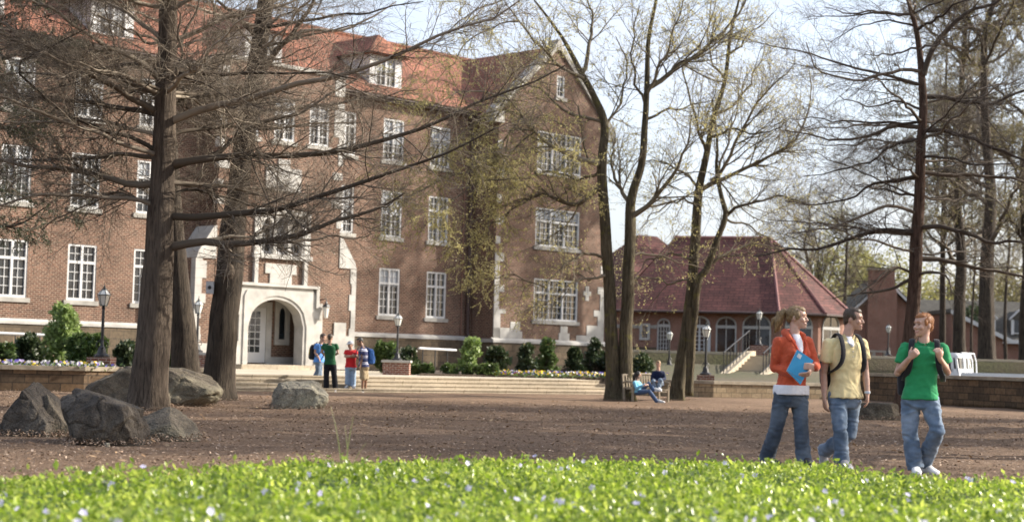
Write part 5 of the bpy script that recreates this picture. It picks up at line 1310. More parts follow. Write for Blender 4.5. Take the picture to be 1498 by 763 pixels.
for k in range(13):
    x = -.6+.1*k; m1.hexa([(x*S,.262*S,.46*S),((x+.05)*S,.262*S,.46*S),((x+.05)*S,.285*S,.46*S),(x*S,.285*S,.46*S),(x*S,.34*S,.87*S),((x+.05)*S,.34*S,.87*S),((x+.05)*S,.363*S,.87*S),(x*S,.363*S,.87*S)])
bb(m1,-.66,.66,.25,.29,.43,.48); m1.build('backrest', M['wood'], bench)
# stone seat by the far lamp
t = thing('stone_bench', 'small stone bench before the brick chimney house', 'bench', (at(1286,512,118).x, 118, 1.93))
MB().box(-.75,.75,-.25,.25,.38,.5).build('seat', M['lime_old'], t)
for x in (-.55, .3): MB().box(x,x+.25,-.2,.2,0,.379).build('leg', M['lime_old'], t)

# ================================================================== TRUCK
TY = 63.2; tx = at(1400, 545, TY).x
tk = thing('pickup_truck', 'white flatbed pickup truck with rear window rack behind the dark stone wall', 'truck', (tx-.1, TY+.6, .075), math.radians(-33))
WP = m_plain('white_car_paint', (.78,.79,.80), .3, .03, 2.0); WP.node_tree.nodes['Principled BSDF'].inputs['Coat Weight'].default_value = .4
ex_ = lambda u,v,w: (u,w,v)
m1 = MB(); m1.prism([(-2.25,.42),(2.55,.42),(2.55,.80),(.62,.80),(.62,.98),(-.62,.98),(-1.0,.95),(-2.1,.86),(-2.3,.75)], ex_, -.82, .82); m1.build('body', WP, tk)
m1 = MB()      # cab shell: pillars and roof round open windows
def slab(pa, pb, th, w0, w1):   # bar between two profile points
    (a,b),(c,d) = pa, pb; n = V((d-b, -(c-a))).normalized()*th
    m1.prism([(a,b),(c,d),(c-n.x,d-n.y),(a-n.x,b-n.y)], ex_, w0, w1)
for w0, w1 in ((-.80,-.74), (.74,.80)):
    slab((-.62,.97),(-.22,1.60),-.07,w0,w1); slab((.30,.97),(.26,1.6),-.10,w0,w1); slab((.60,.97),(.50,1.6),.08,w0,w1)
m1.prism([(-.30,1.54),(.56,1.54),(.55,1.62),(.50,1.68),(.40,1.715),(.1,1.73),(-.10,1.715),(-.22,1.66),(-.28,1.6)], ex_, -.72, .72); m1.prism([(-.29,1.54),(.555,1.54),(.53,1.62),(.45,1.66),(-.14,1.66),(-.25,1.6)], ex_, -.79, .79)
m1.prism([(.30,.97),(.61,.97),(.585,1.12),(.30,1.12)], ex_, -.80, .80)
m1.prism([(.57,1.10),(.61,1.10),(.56,1.56),(.52,1.56)], ex_, -.055, .055)
m1.build('cab', WP, tk)
m1 = MB(); m1.prism([(-.56,.985),(.29,.985),(.27,1.555),(-.24,1.555)], ex_, -.72, -.70); m1.prism([(-.56,.985),(.29,.985),(.27,1.555),(-.24,1.555)], ex_, .70, .72)
m1.prism([(-.60,.985),(-.57,.985),(-.24,1.555),(-.27,1.555)], ex_, -.69, .69); m1.prism([(.36,1.125),(.55,1.125),(.48,1.555),(.36,1.555)], ex_, -.72, -.70); m1.prism([(.58,1.125),(.60,1.125),(.545,1.555),(.525,1.555)], ex_, -.64, -.06); m1.prism([(.58,1.125),(.60,1.125),(.545,1.555),(.525,1.555)], ex_, .06, .64)
m1.build('window', M['glass_dark'], tk)
dr_ = MB().box(-.58,.27,-.835,-.823,.50,.955).build('door', WP, tk); MB().box(.12,.22,-.86,-.836,.84,.88).build('handle', M['black'], dr_)
m1 = MB()
for y_ in (-.78, -.2, .3, .78): m1.tube([(.80,y_,.86),(.77,y_,1.4),(.68,y_,1.73)], .026, 6)
for zz, xx in ((.92,.80), (1.72,.68)): m1.tube([(xx,-.8,zz),(xx,.8,zz)], .028, 6)
m1.build('headache_rack', WP, tk)
m1 = MB(); m1.box(.70,2.7,-.86,.86,.83,.90); m1.box(.70,4.6,-.9,-.865,.80,.98); m1.box(.70,4.6,.865,.9,.80,.98); m1.box(2.5,4.6,-.86,.86,.83,.9); m1.box(4.56,4.6,-.86,.86,.9,.98); m1.box(2.5,4.5,-.4,.4,.55,.82)
m1.build('flat_bed', WP, tk)
for x_ in (-1.5, 3.4):
    for y_ in (-.74, .74):
        w = MB(); w.tube([(x_,y_-.1,.30),(x_,y_+.1,.30)], .31, 18); wh = w.build('wheel', m_plain('tyre_rubber', (.02,.02,.02), .9), tk)
        r = MB(); r.tube([(x_,y_-.108,.30),(x_,y_+.108,.30)], .17, 14); r.build('rim', m_plain('steel_rim', (.5,.5,.5), .35, metal=.8), wh)
m1 = MB(); m1.box(-2.32,-2.24,-.78,-.5,.62,.76); m1.build('headlight', M['lamp_glass'], tk); m1 = MB(); m1.box(-2.32,-2.24,.5,.78,.62,.76); m1.build('headlight', M['lamp_glass'], tk)

# ================================================================== GROUNDCOVER
def cover_edge(x):      # far edge of the planting, metres from the camera
    pts = [(-6,11.4),(-3.3,11.6),(-2.6,12.0),(-1.6,13.8),(-.7,14.6),(0,14.9),(1.5,15.2),(2.8,15.1),(3.7,14.3),(4.6,13.6),(6,12.8)]
    return float(np.interp(x, [p[0] for p in pts], [p[1] for p in pts]))
def cover_h(x, y):
    e = max(0.0, min(1.0, (cover_edge(x)-y)/1.4)); e = e*(2-e)
    return (.17*e + .07*noise.noise((x*.55, y*.55, 2))*e + .045*noise.noise((x*2.1, y*2.1, 7))*e)
mb = MB(); NXG, NYG = 60, 50; vs = []
for j in range(NYG+1):
    for i in range(NXG+1):
        x = -6.2+12.4*i/NXG; y = 5.0+(cover_edge(x)+.25-5.0)*j/NYG
        vs.append((x, y, max(cover_h(x, y)-.05, 0) + (.05 if j < NYG else -.02)))
mb.add(vs, [(j*(NXG+1)+i, j*(NXG+1)+i+1, (j+1)*(NXG+1)+i+1, (j+1)*(NXG+1)+i) for j in range(NYG) for i in range(NXG)])
M['under'] = m_plain('groundcover_stems', (.05,.085,.018), .95, .5, 20, bmp=.5)
tag(mb.build('groundcover_mound', M['under'], uv=False, smooth=True), kind='structure')
rng = np.random.default_rng(201); n = 92000
yy = 6.6+9.0*rng.random(n)**.85; xx = (rng.random(n)-.5)*2*(.34*yy+.5)
ee = np.interp(xx, [-6,-3.3,-2.6,-1.6,-.7,0,1.5,2.8,3.7,4.6,6], [11.4,11.6,12.0,13.8,14.6,14.9,15.2,15.1,14.3,13.6,12.8]) + .18*np.sin(xx*5.1)+.12*np.sin(xx*11.3+1)
keep = yy < ee+rng.normal(0,.12,n); xx, yy, ee = xx[keep], yy[keep], ee[keep]; n = len(xx)
hh = np.array([cover_h(a, b) for a, b in zip(xx, yy)])
base = np.stack([xx, yy, hh+rng.uniform(-.03,.085,n)+.05*(rng.random(n)<.08)], 1)
az = rng.uniform(0, 2*np.pi, n); el = rng.normal(.55, .4, n)
u = np.stack([np.cos(az)*np.cos(el), np.sin(az)*np.cos(el), np.sin(el)], 1); side = norm(np.cross(u, np.array([0,0,1.])+rng.normal(0,.35,(n,3)))); nn = np.cross(side, u)
L = (rng.uniform(.028,.060,n)*np.where(rng.random(n)<.06, 1.35, 1))[:,None]; W = L*rng.uniform(.22,.32,n)[:,None]
mid = base+u*L*.5-nn*L*.06; vs = np.stack([base, mid+side*W+nn*W*.35, base+u*L+nn*L*rng.uniform(-.15,.1,n)[:,None], mid-side*W+nn*W*.35, mid], 1)
k = 5*np.arange(n)[:,None]; f = np.concatenate([k+np.array([[0,1,4]]), k+np.array([[1,2,4]]), k+np.array([[2,3,4]]), k+np.array([[3,0,4]])])
tag(link('groundcover_leaves', to_mesh('groundcover_leaves', vs.reshape(-1,3), [f]), M['vinca']), kind='stuff')
# pale violet periwinkle flowers among the leaves
nf = 300; i = rng.integers(0, n, nf); c = base[i]+np.array([0,0,.035]); d = norm(rng.normal(0,.5,(nf,3))+np.array([0,-.7,.6])); a1 = norm(np.cross(d, [0,0,1.])); b1 = np.cross(a1, d)
pv = []
for k in range(5):
    t = 2*np.pi*k/5
    o1 = a1*math.cos(t)+b1*math.sin(t); o2 = a1*math.cos(t+.5)+b1*math.sin(t+.5); o3 = a1*math.cos(t-.5)+b1*math.sin(t-.5)
    pv.append(np.stack([c, c+o3*.019+d*.003, c+o1*.024+d*.004, c+o2*.019+d*.003], 1))
pv = np.concatenate(pv).reshape(-1,3)
tag(link('periwinkle_flowers', to_mesh('periwinkle_flowers', pv, [np.arange(len(pv)).reshape(-1,4)]), M['petal']), kind='stuff')
# thin grass standing out of the groundcover
def blades(label, px, ybase, Y, specs, seed):
    X = at(px, ybase, Y).x; t = thing('grass_tuft', label, 'grass tuft', (X, Y, .1)); rg_ = random.Random(seed); mb = MB()
    for dx, hgt, bend in specs:
        w = .006; P = []
        for k in range(6):
            q = k/5; P.append((dx+bend*q*q, rg_.uniform(-.005,.005), hgt*q))
        for k in range(5):
            wa, wb = w*(1-k/5), w*(1-(k+1)/5)+.0008; a, b = P[k], P[k+1]
            mb.quad((a[0]-wa,a[1],a[2]),(a[0]+wa,a[1]+.003,a[2]),(b[0]+wb,b[1]+.003,b[2]),(b[0]-wb,b[1],b[2]))
    mb.build('blade', M['blade'], t)
blades('tall thin pale grass blades standing above the groundcover', 505, 672, 12.2, [(-.02,.62,-.10),(0,.55,.05),(.02,.36,.13),(.05,.27,.22),(-.03,.3,-.2),(.03,.48,-.04)], 1)
blades('short grass tuft at the left end of the groundcover', 22, 690, 10.3, [(0,.12,.04),(.03,.14,-.02),(-.03,.10,-.05),(.06,.12,.05)], 2)
blades('pale spiky grass tuft at the bottom edge', 1195, 745, 8.6, [(0,.2,.08),(.02,.22,-.06),(-.04,.16,-.1),(.05,.19,.12),(-.02,.24,.01)], 3)
# ================================================================== PEOPLE
def m_skin(name, col):
    m, nt, bs = new_mat(name); v = coords(nt, 'Object'); f = noise_tex(nt, v, 22, 3)
    nt.links.new(ramp(nt, [(.3, tuple(c*.88 for c in col)), (.7, tuple(min(1,c*1.1) for c in col))], f).outputs['Color'], bs.inputs['Base Color'])
    bs.inputs['Roughness'].default_value = .55; bs.inputs['Subsurface Weight'].default_value = .12
    bs.inputs['Subsurface Radius'].default_value = (.02,.008,.004); bs.inputs['Subsurface Scale'].default_value = .5
    return m
def m_hair(name, dark, light):
    m, nt, bs = new_mat(name); v = coords(nt, 'Object', (60,60,14)); f = noise_tex(nt, v, 1.0, 5, .7)
    nt.links.new(ramp(nt, [(.3, dark), (.7, light)], f).outputs['Color'], bs.inputs['Base Color']); bs.inputs['Roughness'].default_value = .5
    bump(nt, bs, f, .6, .01); return m
SK = {'fair': m_skin('fair_skin', (.52,.32,.24)), 'light': m_skin('light_skin', (.46,.275,.20)), 'tan': m_skin('tan_skin', (.30,.17,.11))}
HR = {'blond': m_hair('blond_hair', (.09,.055,.026), (.36,.235,.105)), 'brown': m_hair('brown_hair', (.03,.02,.013), (.10,.065,.04)),
      'ginger': m_hair('ginger_hair', (.19,.07,.02), (.46,.19,.06)), 'black': m_hair('black_hair', (.008,.007,.006), (.03,.026,.022))}
DARK = m_plain('dark_features', (.03,.02,.018), .5, .1); LIP = m_plain('lips', (.42,.17,.14), .5, .1); TEETH = m_plain('teeth', (.75,.72,.66), .4, .03)
DENIM = m_cloth('blue_denim', (.105,.15,.215), .9, .25, (.24,.295,.37,1), 7); DENIM_D = m_cloth('dark_denim', (.055,.072,.098), .9, .25, (.12,.15,.19,1), 6)
DENIM_L = m_cloth('pale_denim', (.30,.41,.56), .9, .15, None, 8)
def C(name, col): return m_cloth(name, col)

def chain(mb, pts, rad, sides=14):
    mb.tube(pts, list(rad), sides)
    for p, r in ((pts[0], rad[0]), (pts[-1], rad[-1])): mb.ball(p, r*.995, sides, 8)
    for p, r in zip(pts[1:-1], rad[1:-1]): mb.ball(p, r*.99, sides, 8)
def loft(mb, secs, n=20, sup=2.3):
    """secs: (centre, side*hw, front*hd[, front*hd of the back half])"""
    vs = []
    for s in secs:
        c, a, b = V(s[0]), V(s[1]), V(s[2]); bk = V(s[3]) if len(s) > 3 else b
        for k in range(n):
            t = 2*math.pi*k/n; ct, st = math.cos(t), math.sin(t)
            x = math.copysign(abs(ct)**(2/sup), ct); y = math.copysign(abs(st)**(2/sup), st)
            vs.append(c + a*x + (b if y >= 0 else bk)*y)
    m = len(secs)
    fs = [(i*n+k, i*n+(k+1) % n, (i+1)*n+(k+1) % n, (i+1)*n+k) for i in range(m-1) for k in range(n)]
    fs += [tuple(range(n))[::-1], tuple((m-1)*n+k for k in range(n))]
    mb.add(vs, fs)
HEAD = [(-.113,.016,.078,.048),(-.108,.028,.086,.028),(-.098,.038,.090,-.002),(-.080,.050,.090,-.030),(-.055,.060,.088,-.058),(-.030,.066,.087,-.078),(-.004,.070,.084,-.090),(.022,.073,.090,-.097),(.050,.073,.086,-.100),(.076,.066,.070,-.092),(.096,.050,.046,-.070),(.108,.028,.018,-.036),(.112,.010,.002,-.012)]
def head(mb, c, f, u, s=1.0):
    f = V(f).normalized(); u = (V(u)-f*V(u).dot(f)).normalized(); r = f.cross(u); c = V(c); L = lambda x, y, z: c+(r*x+f*y+u*z)*s
    secs = []
    for z, rx, yf, yb in HEAD:
        m = (yf+yb)/2 if yb > 0 else 0.0
        secs.append((L(0,m,z), r*rx*s, f*(yf-m)*s, f*(m-yb)*s))
    loft(mb, secs, 22, 2.15)
    mb.tube([L(0,.082,.012), L(0,.100,-.014), L(0,.110,-.030), L(0,.094,-.044)], [.008*s,.0105*s,.0135*s,.010*s], 8)
    for x in (-.013,.013): mb.ball(L(x,.094,-.035), .0095*s, 8, 6)
    mb.tube([L(-.052,.074,.024), L(-.024,.089,.026), L(.024,.089,.026), L(.052,.074,.024)], .008*s, 6)
    mb.ball(L(0,.082,-.100), (.018*s,)*3, 8, 6)
    for x in (-.042,.042): mb.ball(L(x,.066,-.030), .024*s, 8, 6)
    mb.tube([L(-.024,.083,-.066), L(0,.094,-.064), L(.024,.083,-.066)], .008*s, 6); mb.tube([L(-.020,.083,-.078), L(0,.092,-.079), L(.020,.083,-.078)], .008*s, 6)
    Mr = Matrix((r, f, u)).transposed()
    for x in (-.073,.073):
        mb.ball(L(x,-.012,-.012), (.010*s,.018*s,.031*s), 8, 8, 0, Mr)
    return L, Mr
def hand(mb, w, d, n, s=1.0, curl=(.45,.6,.4), ts=1, thumb=(.62,.68,.30)):
    w, d, n = V(w), V(d).normalized(), V(n); n = (n-d*n.dot(d)).normalized(); l = d.cross(n)
    loft(mb, [(w+d*x*s, l*a*s, n*b*s) for x, a, b in ((-.02,.025,.020),(0,.026,.018),(.03,.036,.017),(.065,.042,.015),(.088,.040,.012),(.094,.034,.008))], 14, 2.6)
    for off, ln in ((-.031,.066),(-.0105,.078),(.0105,.073),(.030,.056)):
        if ts < 0: off = -off
        p = w+(d*.084+l*off*-1*ts)*s; a = .1; P = [p-d*.02*s, p]
        for k, q in enumerate((.45,.31,.24)):
            a += curl[k]; p = p+(d*math.cos(a)+n*math.sin(a))*ln*q*s; P.append(p)
        mb.tube(P, [.0098*s,.0098*s,.009*s,.0083*s,.0072*s], 8); mb.ball(P[-1], .0072*s, 8, 6)
    b = w+(d*.022+l*.026*ts)*s; t = (d*thumb[0]+l*ts*thumb[1]+n*thumb[2]).normalized(); t2 = (t*.6+d*.6+n*.35).normalized()
    P = [b-t*.01*s, b+t*.028*s, b+t*.028*s+t2*.030*s, b+t*.028*s+t2*.056*s]; mb.tube(P, [.014*s,.013*s,.0105*s,.0085*s], 8); mb.ball(P[-1], .0085*s, 8, 6)
def fold(me, amp, seed, fx=(7,7,16), fine=.4):
    me.update(); nv = [v.normal.copy() for v in me.vertices]
    for v, n in zip(me.vertices, nv):
        p = V((v.co.x*fx[0]+seed, v.co.y*fx[1], v.co.z*fx[2])); a = noise.noise(p+V((0,0,noise.noise(v.co*5)*2)))
        v.co += n*amp*((1-abs(a)*2.2)*.8 + fine*noise.noise(p*2.7))
    me.update()
def cloth_obj(mb, name, mat, root, voxel, smooth, amp, seed, fx=(7,7,16)):
    me = remesh(mb, voxel, smooth, name)
    o0 = root.location
    for v in me.vertices: v.co -= o0
    if amp: fold(me, amp, seed, fx)
    return link(name, me, mat, root, smooth=True)
def shoe(root, heel, d, mat, sole_mat, s=1.0, pitch=0.0, side=None):
    heel, d = V(heel), V(d).normalized(); up = V((0,0,1)); l = d.cross(up).normalized()
    if pitch: R_ = Matrix.Rotation(pitch, 3, l); d = R_ @ d; up = R_ @ up
    up = l.cross(d); mb = MB(); sb = MB(); o0 = root.location
    loft(mb, [(heel+d*x*s+up*(h*.5+.018)*s-o0, l*w*s, up*h*.5*s) for x, w, h in ((-.045,.022,.05),(-.03,.036,.085),(.02,.04,.10),(.08,.042,.09),(.13,.046,.066),(.18,.049,.05),(.225,.042,.04),(.245,.024,.028))], 14, 2.4)
    loft(sb, [(heel+d*x*s+up*.014*s-o0, l*w*s, up*.014*s) for x, w in ((-.052,.02),(-.038,.038),(.03,.042),(.09,.041),(.15,.05),(.2,.05),(.235,.04),(.256,.018))], 14, 3)
    o = mb.build('shoe', mat, root, smooth=True, uv=False); sb.build('sole', sole_mat, o, smooth=True, uv=False); return o
LIFT = V((0,0,0))

def person(label, group, Y, foot_px, J, face, look, skin, hair, cfg):
    """J: joints as (px, py, dy) with dy metres toward (-) or away (+) from the viewer"""
    s = cfg.get('s', 1.0); fg = cfg.get('fg', False); vox = .0075 if fg else .013; rs = cfg.get('r', 1.0)*s
    P = {k: V(at(a, b, Y+dy)) for k, (a, b, dy) in J.items()}
    g = at(*foot_px, Y); zg = cfg.get('zg', 0.0)
    root = thing('person', label, 'person', (g.x, Y, zg), group=group)
    f = V((face[0], face[1], 0)).normalized(); sv = V((-f.y, f.x, 0))     # sv: viewer's right when facing the viewer
    up = V((0,0,1)); hips = (P['lh']+P['rh'])/2; N = P['neck']; sp = N-hips
    T = lambda x, y, z: N+(sv*x+f*y+up*z)*s
    # ---------- body: one continuous skin
    mb = MB()
    def torso(m, e, prof, dz=0.0): loft(m, [(hips+sp*t+f*yo*s, sv*(hw+e)*rs, f*(hd+e)*rs) for t, hw, hd, yo in prof], 22, 2.4)
    PR = cfg.get('torso', [(-.10,.13,.10,0),(.0,.155,.11,0),(.22,.145,.10,.005),(.42,.145,.10,.0),(.62,.165,.112,.0),(.80,.170,.108,-.005),(.92,.13,.085,-.01),(1.0,.07,.06,-.005)])
    torso(mb, -.022, PR)
    hc = P['head']; HU = cfg.get('head_up', (0,0,1))
    chain(mb, [N-up*.04*s, N+(hc-N)*.35, hc-up*.045*s-V((look[0],look[1],0)).normalized()*.02*s], [.062*rs,.054*rs,.055*rs])
    hs = cfg.get('hs', 1.0)*s
    L, Mr = head(mb, hc, look, HU, hs)
    A = cfg.get('arm', 1.0)*rs
    for q in ('l', 'r'):
        chain(mb, [P[q+'s'], P[q+'s']*.5+P[q+'e']*.5, P[q+'e'], P[q+'e']*.6+P[q+'w']*.4, P[q+'w']], [.048*A,.044*A,.038*A,.039*A,.026*A])
        hd_ = cfg['hand'+q]; hand(mb, P[q+'w'], hd_[0], hd_[1], cfg.get('hand_s', 1.0)*s, *hd_[2:])
        chain(mb, [P[q+'h'], P[q+'k'], P[q+'a']], [.075*rs,.05*rs,.036*rs])
    chain(mb, [P['ls']+sv*.0, N-up*.05*s, P['rs']], [.045*rs,.055*rs,.045*rs])
    cloth_obj(mb, 'body', SK[skin], root, vox, 2, 0, 0)
    o0 = root.location
    # ---------- face
    if fg or cfg.get('features'):
        e = MB()
        for x in (-.030,.030): e.ball(L(x,.0795,.002)-o0, (.010*hs,.007*hs,.0048*hs), 8, 6, 0, Mr)
        e.build('eyes', DARK, root, uv=False)
        b = MB()
        for x in (-1,1): b.tube([L(x*.048,.076,.026)-o0, L(x*.032,.092,.032)-o0, L(x*.014,.097,.028)-o0], .0034*hs, 6)
        b.build('eyebrows', HR[hair] if hair != 'blond' else m_plain('brows', (.25,.15,.07)), root, uv=False)
        m = MB(); w = .028 if cfg.get('smile') else .022; lift = .006 if cfg.get('smile') else .001
        m.tube([L(-w,.080,-.070+lift)-o0, L(-.012,.099,-.073)-o0, L(.012,.099,-.073)-o0, L(w,.080,-.070+lift)-o0], .0042*hs, 6)
        mo = m.build('mouth', LIP, root, uv=False)
        if cfg.get('smile') == 2:
            t_ = MB(); t_.tube([L(-.015,.098,-.0705)-o0, L(0,.103,-.0725)-o0, L(.015,.098,-.0705)-o0], .0028*hs, 6); t_.build('teeth', TEETH, mo, uv=False)
    # ---------- hair
    h = MB(); st = cfg.get('hair', 'short')
    hm = Mr
    if st == 'short':
        h.ball(L(0,-.018,.034), (.079*hs,.091*hs,.083*hs), 20, 14, 0, hm); h.ball(L(0,.012,.078), (.062*hs,.068*hs,.038*hs), 16, 10, 0, hm)
        h.ball(L(0,-.055,-.015), (.062*hs,.045*hs,.06*hs), 16, 10, 0, hm)
        for x in (-.068,.068): h.ball(L(x,.022,.02), (.012*hs,.02*hs,.035*hs), 8, 8, 0, hm)
    elif st == 'pony':
        h.ball(L(0,-.016,.032), (.079*hs,.096*hs,.085*hs), 20, 14, 0, hm); h.ball(L(0,.03,.072), (.058*hs,.054*hs,.036*hs), 16, 10, 0, hm); h.ball(L(0,-.06,-.005), (.060*hs,.05*hs,.06*hs), 16, 10, 0, hm)
        for x in (-.07,.07): h.ball(L(x,.015,.012), (.012*hs,.03*hs,.04*hs), 8, 8, 0, hm)
        h.tube([L(0,-.095,.05), L(.0,-.125,.06), L(.005,-.165,.03), L(.01,-.19,-.05), L(.0,-.205,-.12), L(.0,-.225,-.165)], [.024*hs,.030*hs,.044*hs,.042*hs,.03*hs,.008*hs], 14)
        for dx, dy, ez in ((.03,-.17,-.10),(-.03,-.20,-.13),(.015,-.24,-.11),(-.02,-.16,-.09)): h.tube([L(dx*.4,-.15,.04), L(dx,dy,-.03), L(dx*1.2,dy-.02,ez)], [.022*hs,.02*hs,.004*hs], 8)
    elif st == 'long':
        h.ball(L(0,-.016,.026), (.090*hs,.102*hs,.092*hs), 20, 14, 0, hm)
        h.tube([L(0,-.05,.04), L(0,-.075,-.06), L(0,-.085,-.15), L(0,-.08,-.23)], [.075*hs,.085*hs,.075*hs,.04*hs], 14)
        for x in (-.07,.07): h.tube([L(x,.02,.05), L(x*1.05,.03,-.05), L(x*1.0,.03,-.16)], [.025*hs,.028*hs,.014*hs], 8)
    if st == 'cap':
        k = MB(); k.ball(L(0,-.008,.045), (.087*hs,.102*hs,.078*hs), 18, 12, 0, hm)
        loft(k, [(L(0,y,.045-.02*max(0,(y-.08)/.1)), Mr.col[0]*wd*hs, Mr.col[2]*.008*hs) for y, wd in ((.05,.075),(.10,.07),(.14,.056),(.16,.03))], 12)
        cloth_obj(k, 'cap', cfg['cap_mat'], root, .009, 2, 0, 0)
        h.ball(L(0,-.04,-.005), (.080*hs,.062*hs,.055*hs), 16, 10, 0, hm)
    cloth_obj(h, 'hair', HR[hair], root, .007 if fg else .010, 1, .004 if fg else .003, 3, (30,30,30))
    if fg:      # loose strands along the hair's surface
        hob = [c_ for c_ in root.children if c_.name.startswith('hair')][-1]; hm_ = hob.data; rgh = np.random.default_rng(len(label)); nv_ = len(hm_.vertices)
        co = np.empty(nv_*3, dtype=np.float32); hm_.vertices.foreach_get('co', co); co = co.reshape(-1,3); no = np.array([v.normal for v in hm_.vertices])
        ii = rgh.integers(0, nv_, 900 if st == 'pony' else 700); bkw = -np.array(V((look[0],look[1],0)).normalized()); tgt = bkw*(.7 if st == 'pony' else .25)+np.array([0,0,-.6 if st == 'pony' else -.2])
        d_ = norm(norm(tgt-no[ii]*np.sum(no[ii]*tgt,1,keepdims=True))+no[ii]*(.12 if st == 'pony' else .62)+rgh.normal(0,.22,(len(ii),3))); ln_ = rgh.uniform(.012,.04,len(ii))[:,None] if st == 'pony' else rgh.uniform(.008,.018,len(ii))[:,None]
        Ps = np.stack([co[ii]-no[ii]*.002, co[ii]+d_*ln_*.5+no[ii]*.001, co[ii]+d_*ln_+np.array([0,0,-.3])*ln_*.3], 1); Rs = np.tile(np.array([[.0019,.0016,.0005]]), (len(ii),1))
        vb, fb_ = tubes_mesh([(Ps, Rs, 3)]); link('hair_strands', to_mesh('hair_strands', vb, fb_), HR[hair], hob, smooth=True)
    # ---------- shirt
    sh = MB(); c = cfg['shirt']; e = c.get('e', .012)
    hem = c.get('hem', -.03)
    prof = c.get('prof') or [(t, hw, hd, yo) for t, hw, hd, yo in PR if t > .1 and t < .99]
    prof = [(hem, c.get('hem_w', (.180,.140))[0], c.get('hem_w', (.180,.140))[1], 0)] + prof
    if fg: prof = [x for x in prof]
    loft(sh, [(hips+sp*t+f*yo*s, sv*(hw+e)*rs, f*(hd+e)*rs) for t, hw, hd, yo in prof], 24, 2.5)
    chain(sh, [P['ls'], N-up*.055*s, P['rs']], [.058*rs,.062*rs,.058*rs])
    slv = c.get('sleeve', .55)
    for q in ('l', 'r'):
        S_, E_, W_ = P[q+'s'], P[q+'e'], P[q+'w']
        if slv <= 1: sh.tube([S_+(S_-E_).normalized()*.0, S_*.6+(S_*(1-slv)+E_*slv)*.4, S_*(1-slv)+E_*slv], [.064*A,.066*A,.070*A], 16); sh.ball(S_, .063*A, 14, 10)
        else:
            chain(sh, [S_, S_*.5+E_*.5, E_, E_*.55+W_*.45, E_*.06+W_*.94], [.060*A,.056*A,.050*A,.049*A,.036*A])
    if c.get('bust'):
        for x in (-.075,.075): sh.ball(hips+sp*.70+(sv*x+f*.085)*s, (.075*s,.07*s,.075*s), 14, 10)
    if c.get('collar'):
        sh.tube([T(.062*math.cos(t),.052*math.sin(t)+.012,.008-.028*max(0,math.sin(t))) for t in np.linspace(0,2*math.pi,15)], .015*s, 8)
    shirt = cloth_obj(sh, c.get('name', 'shirt'), c['mat'], root, .009 if fg else .014, 3, c.get('amp', .007 if fg else .006), 2, c.get('fx', (9,9,13)))
    if 'under' in c:      # pale shirt showing at the hem and the neck
        u = MB(); t0, t1 = c['under']['hem']
        torso(u, c['under'].get('e', .022), [(t0,.158,.118,0),((t0+t1)/2,.158,.118,0),(t1,.15,.112,0)])
        cloth_obj(u, 'undershirt_hem', c['under']['mat'], root, .009, 2, .003, 5); u = MB()
        if 'neck' in c['under']:
            z0 = c['under']['neck']; yy = c['under'].get('y', .128)
            u2 = [(T(0,.035,.01), sv*.05*s, f*.03*s), (T(0,yy*.72,-.07), sv*.05*s, f*.03*s), (T(0,yy,z0*.6), sv*.034*s, f*.022*s), (T(0,yy+.01,z0), sv*.008*s, f*.012*s)]
            loft(u, u2, 12, 2.2)
        cloth_obj(u, 'undershirt', c['under']['mat'], root, .009, 2, .003, 5)
    # ---------- trousers
    tr_ = MB(); c = cfg['legs']; e = c.get('e', .014); top = c.get('top', .1)
    loft(tr_, [(hips+sp*t, sv*(hw+e)*rs, f*(hd+e)*rs) for t, hw, hd in ((top,.148,.108),(.0,.165,.122),(-.10,.165,.125),(-.19,.14,.11))], 22, 2.4)
    for q in ('l', 'r'):
        h_, k_, a_ = P[q+'h'], P[q+'k'], P[q+'a']
        wk, wa = c.get('w', (.098,.072,.082)), 0
        end = c.get('end', 1.0)
        if end >= 1:
            pts = [h_, h_*.5+k_*.5, k_, k_*.5+a_*.5, a_]; rad = [wk[0]*rs, (wk[0]*.5+wk[1]*.5)*1.02*rs, wk[1]*rs, (wk[1]*.5+wk[2]*.5)*rs, wk[2]*rs]
        else: pts = [h_, h_*.5+k_*.5, k_, k_*(1-c['below'])+a_*c['below']]; rad = [wk[0]*rs, wk[0]*.96*rs, wk[1]*rs, wk[2]*rs]
        tr_.tube(pts, rad, 18); tr_.ball(pts[0], rad[0], 14, 10); [tr_.ball(p, r*.98, 14, 8) for p, r in zip(pts[1:-1], rad[1:-1])]
    cloth_obj(tr_, c.get('name', 'jeans'), c['mat'], root, .009 if fg else .014, 3, c.get('amp', .010 if fg else .008), 9, (6,6,11))
    # ---------- shoes
    for q in ('l', 'r'):
        d, off, *rest = cfg['shoe'+q]
        a_ = P[q+'a']; hl = V((a_.x+off[0], a_.y+off[1], off[2])); shoe(root, hl, d, cfg['shoe_mat'], cfg.get('sole_mat', M['white']), s*cfg.get('shoe_s', 1.0), rest[0] if rest else 0.0)
    root['_j'] = 0; del root['_j']
    return root, T, P, sv, f
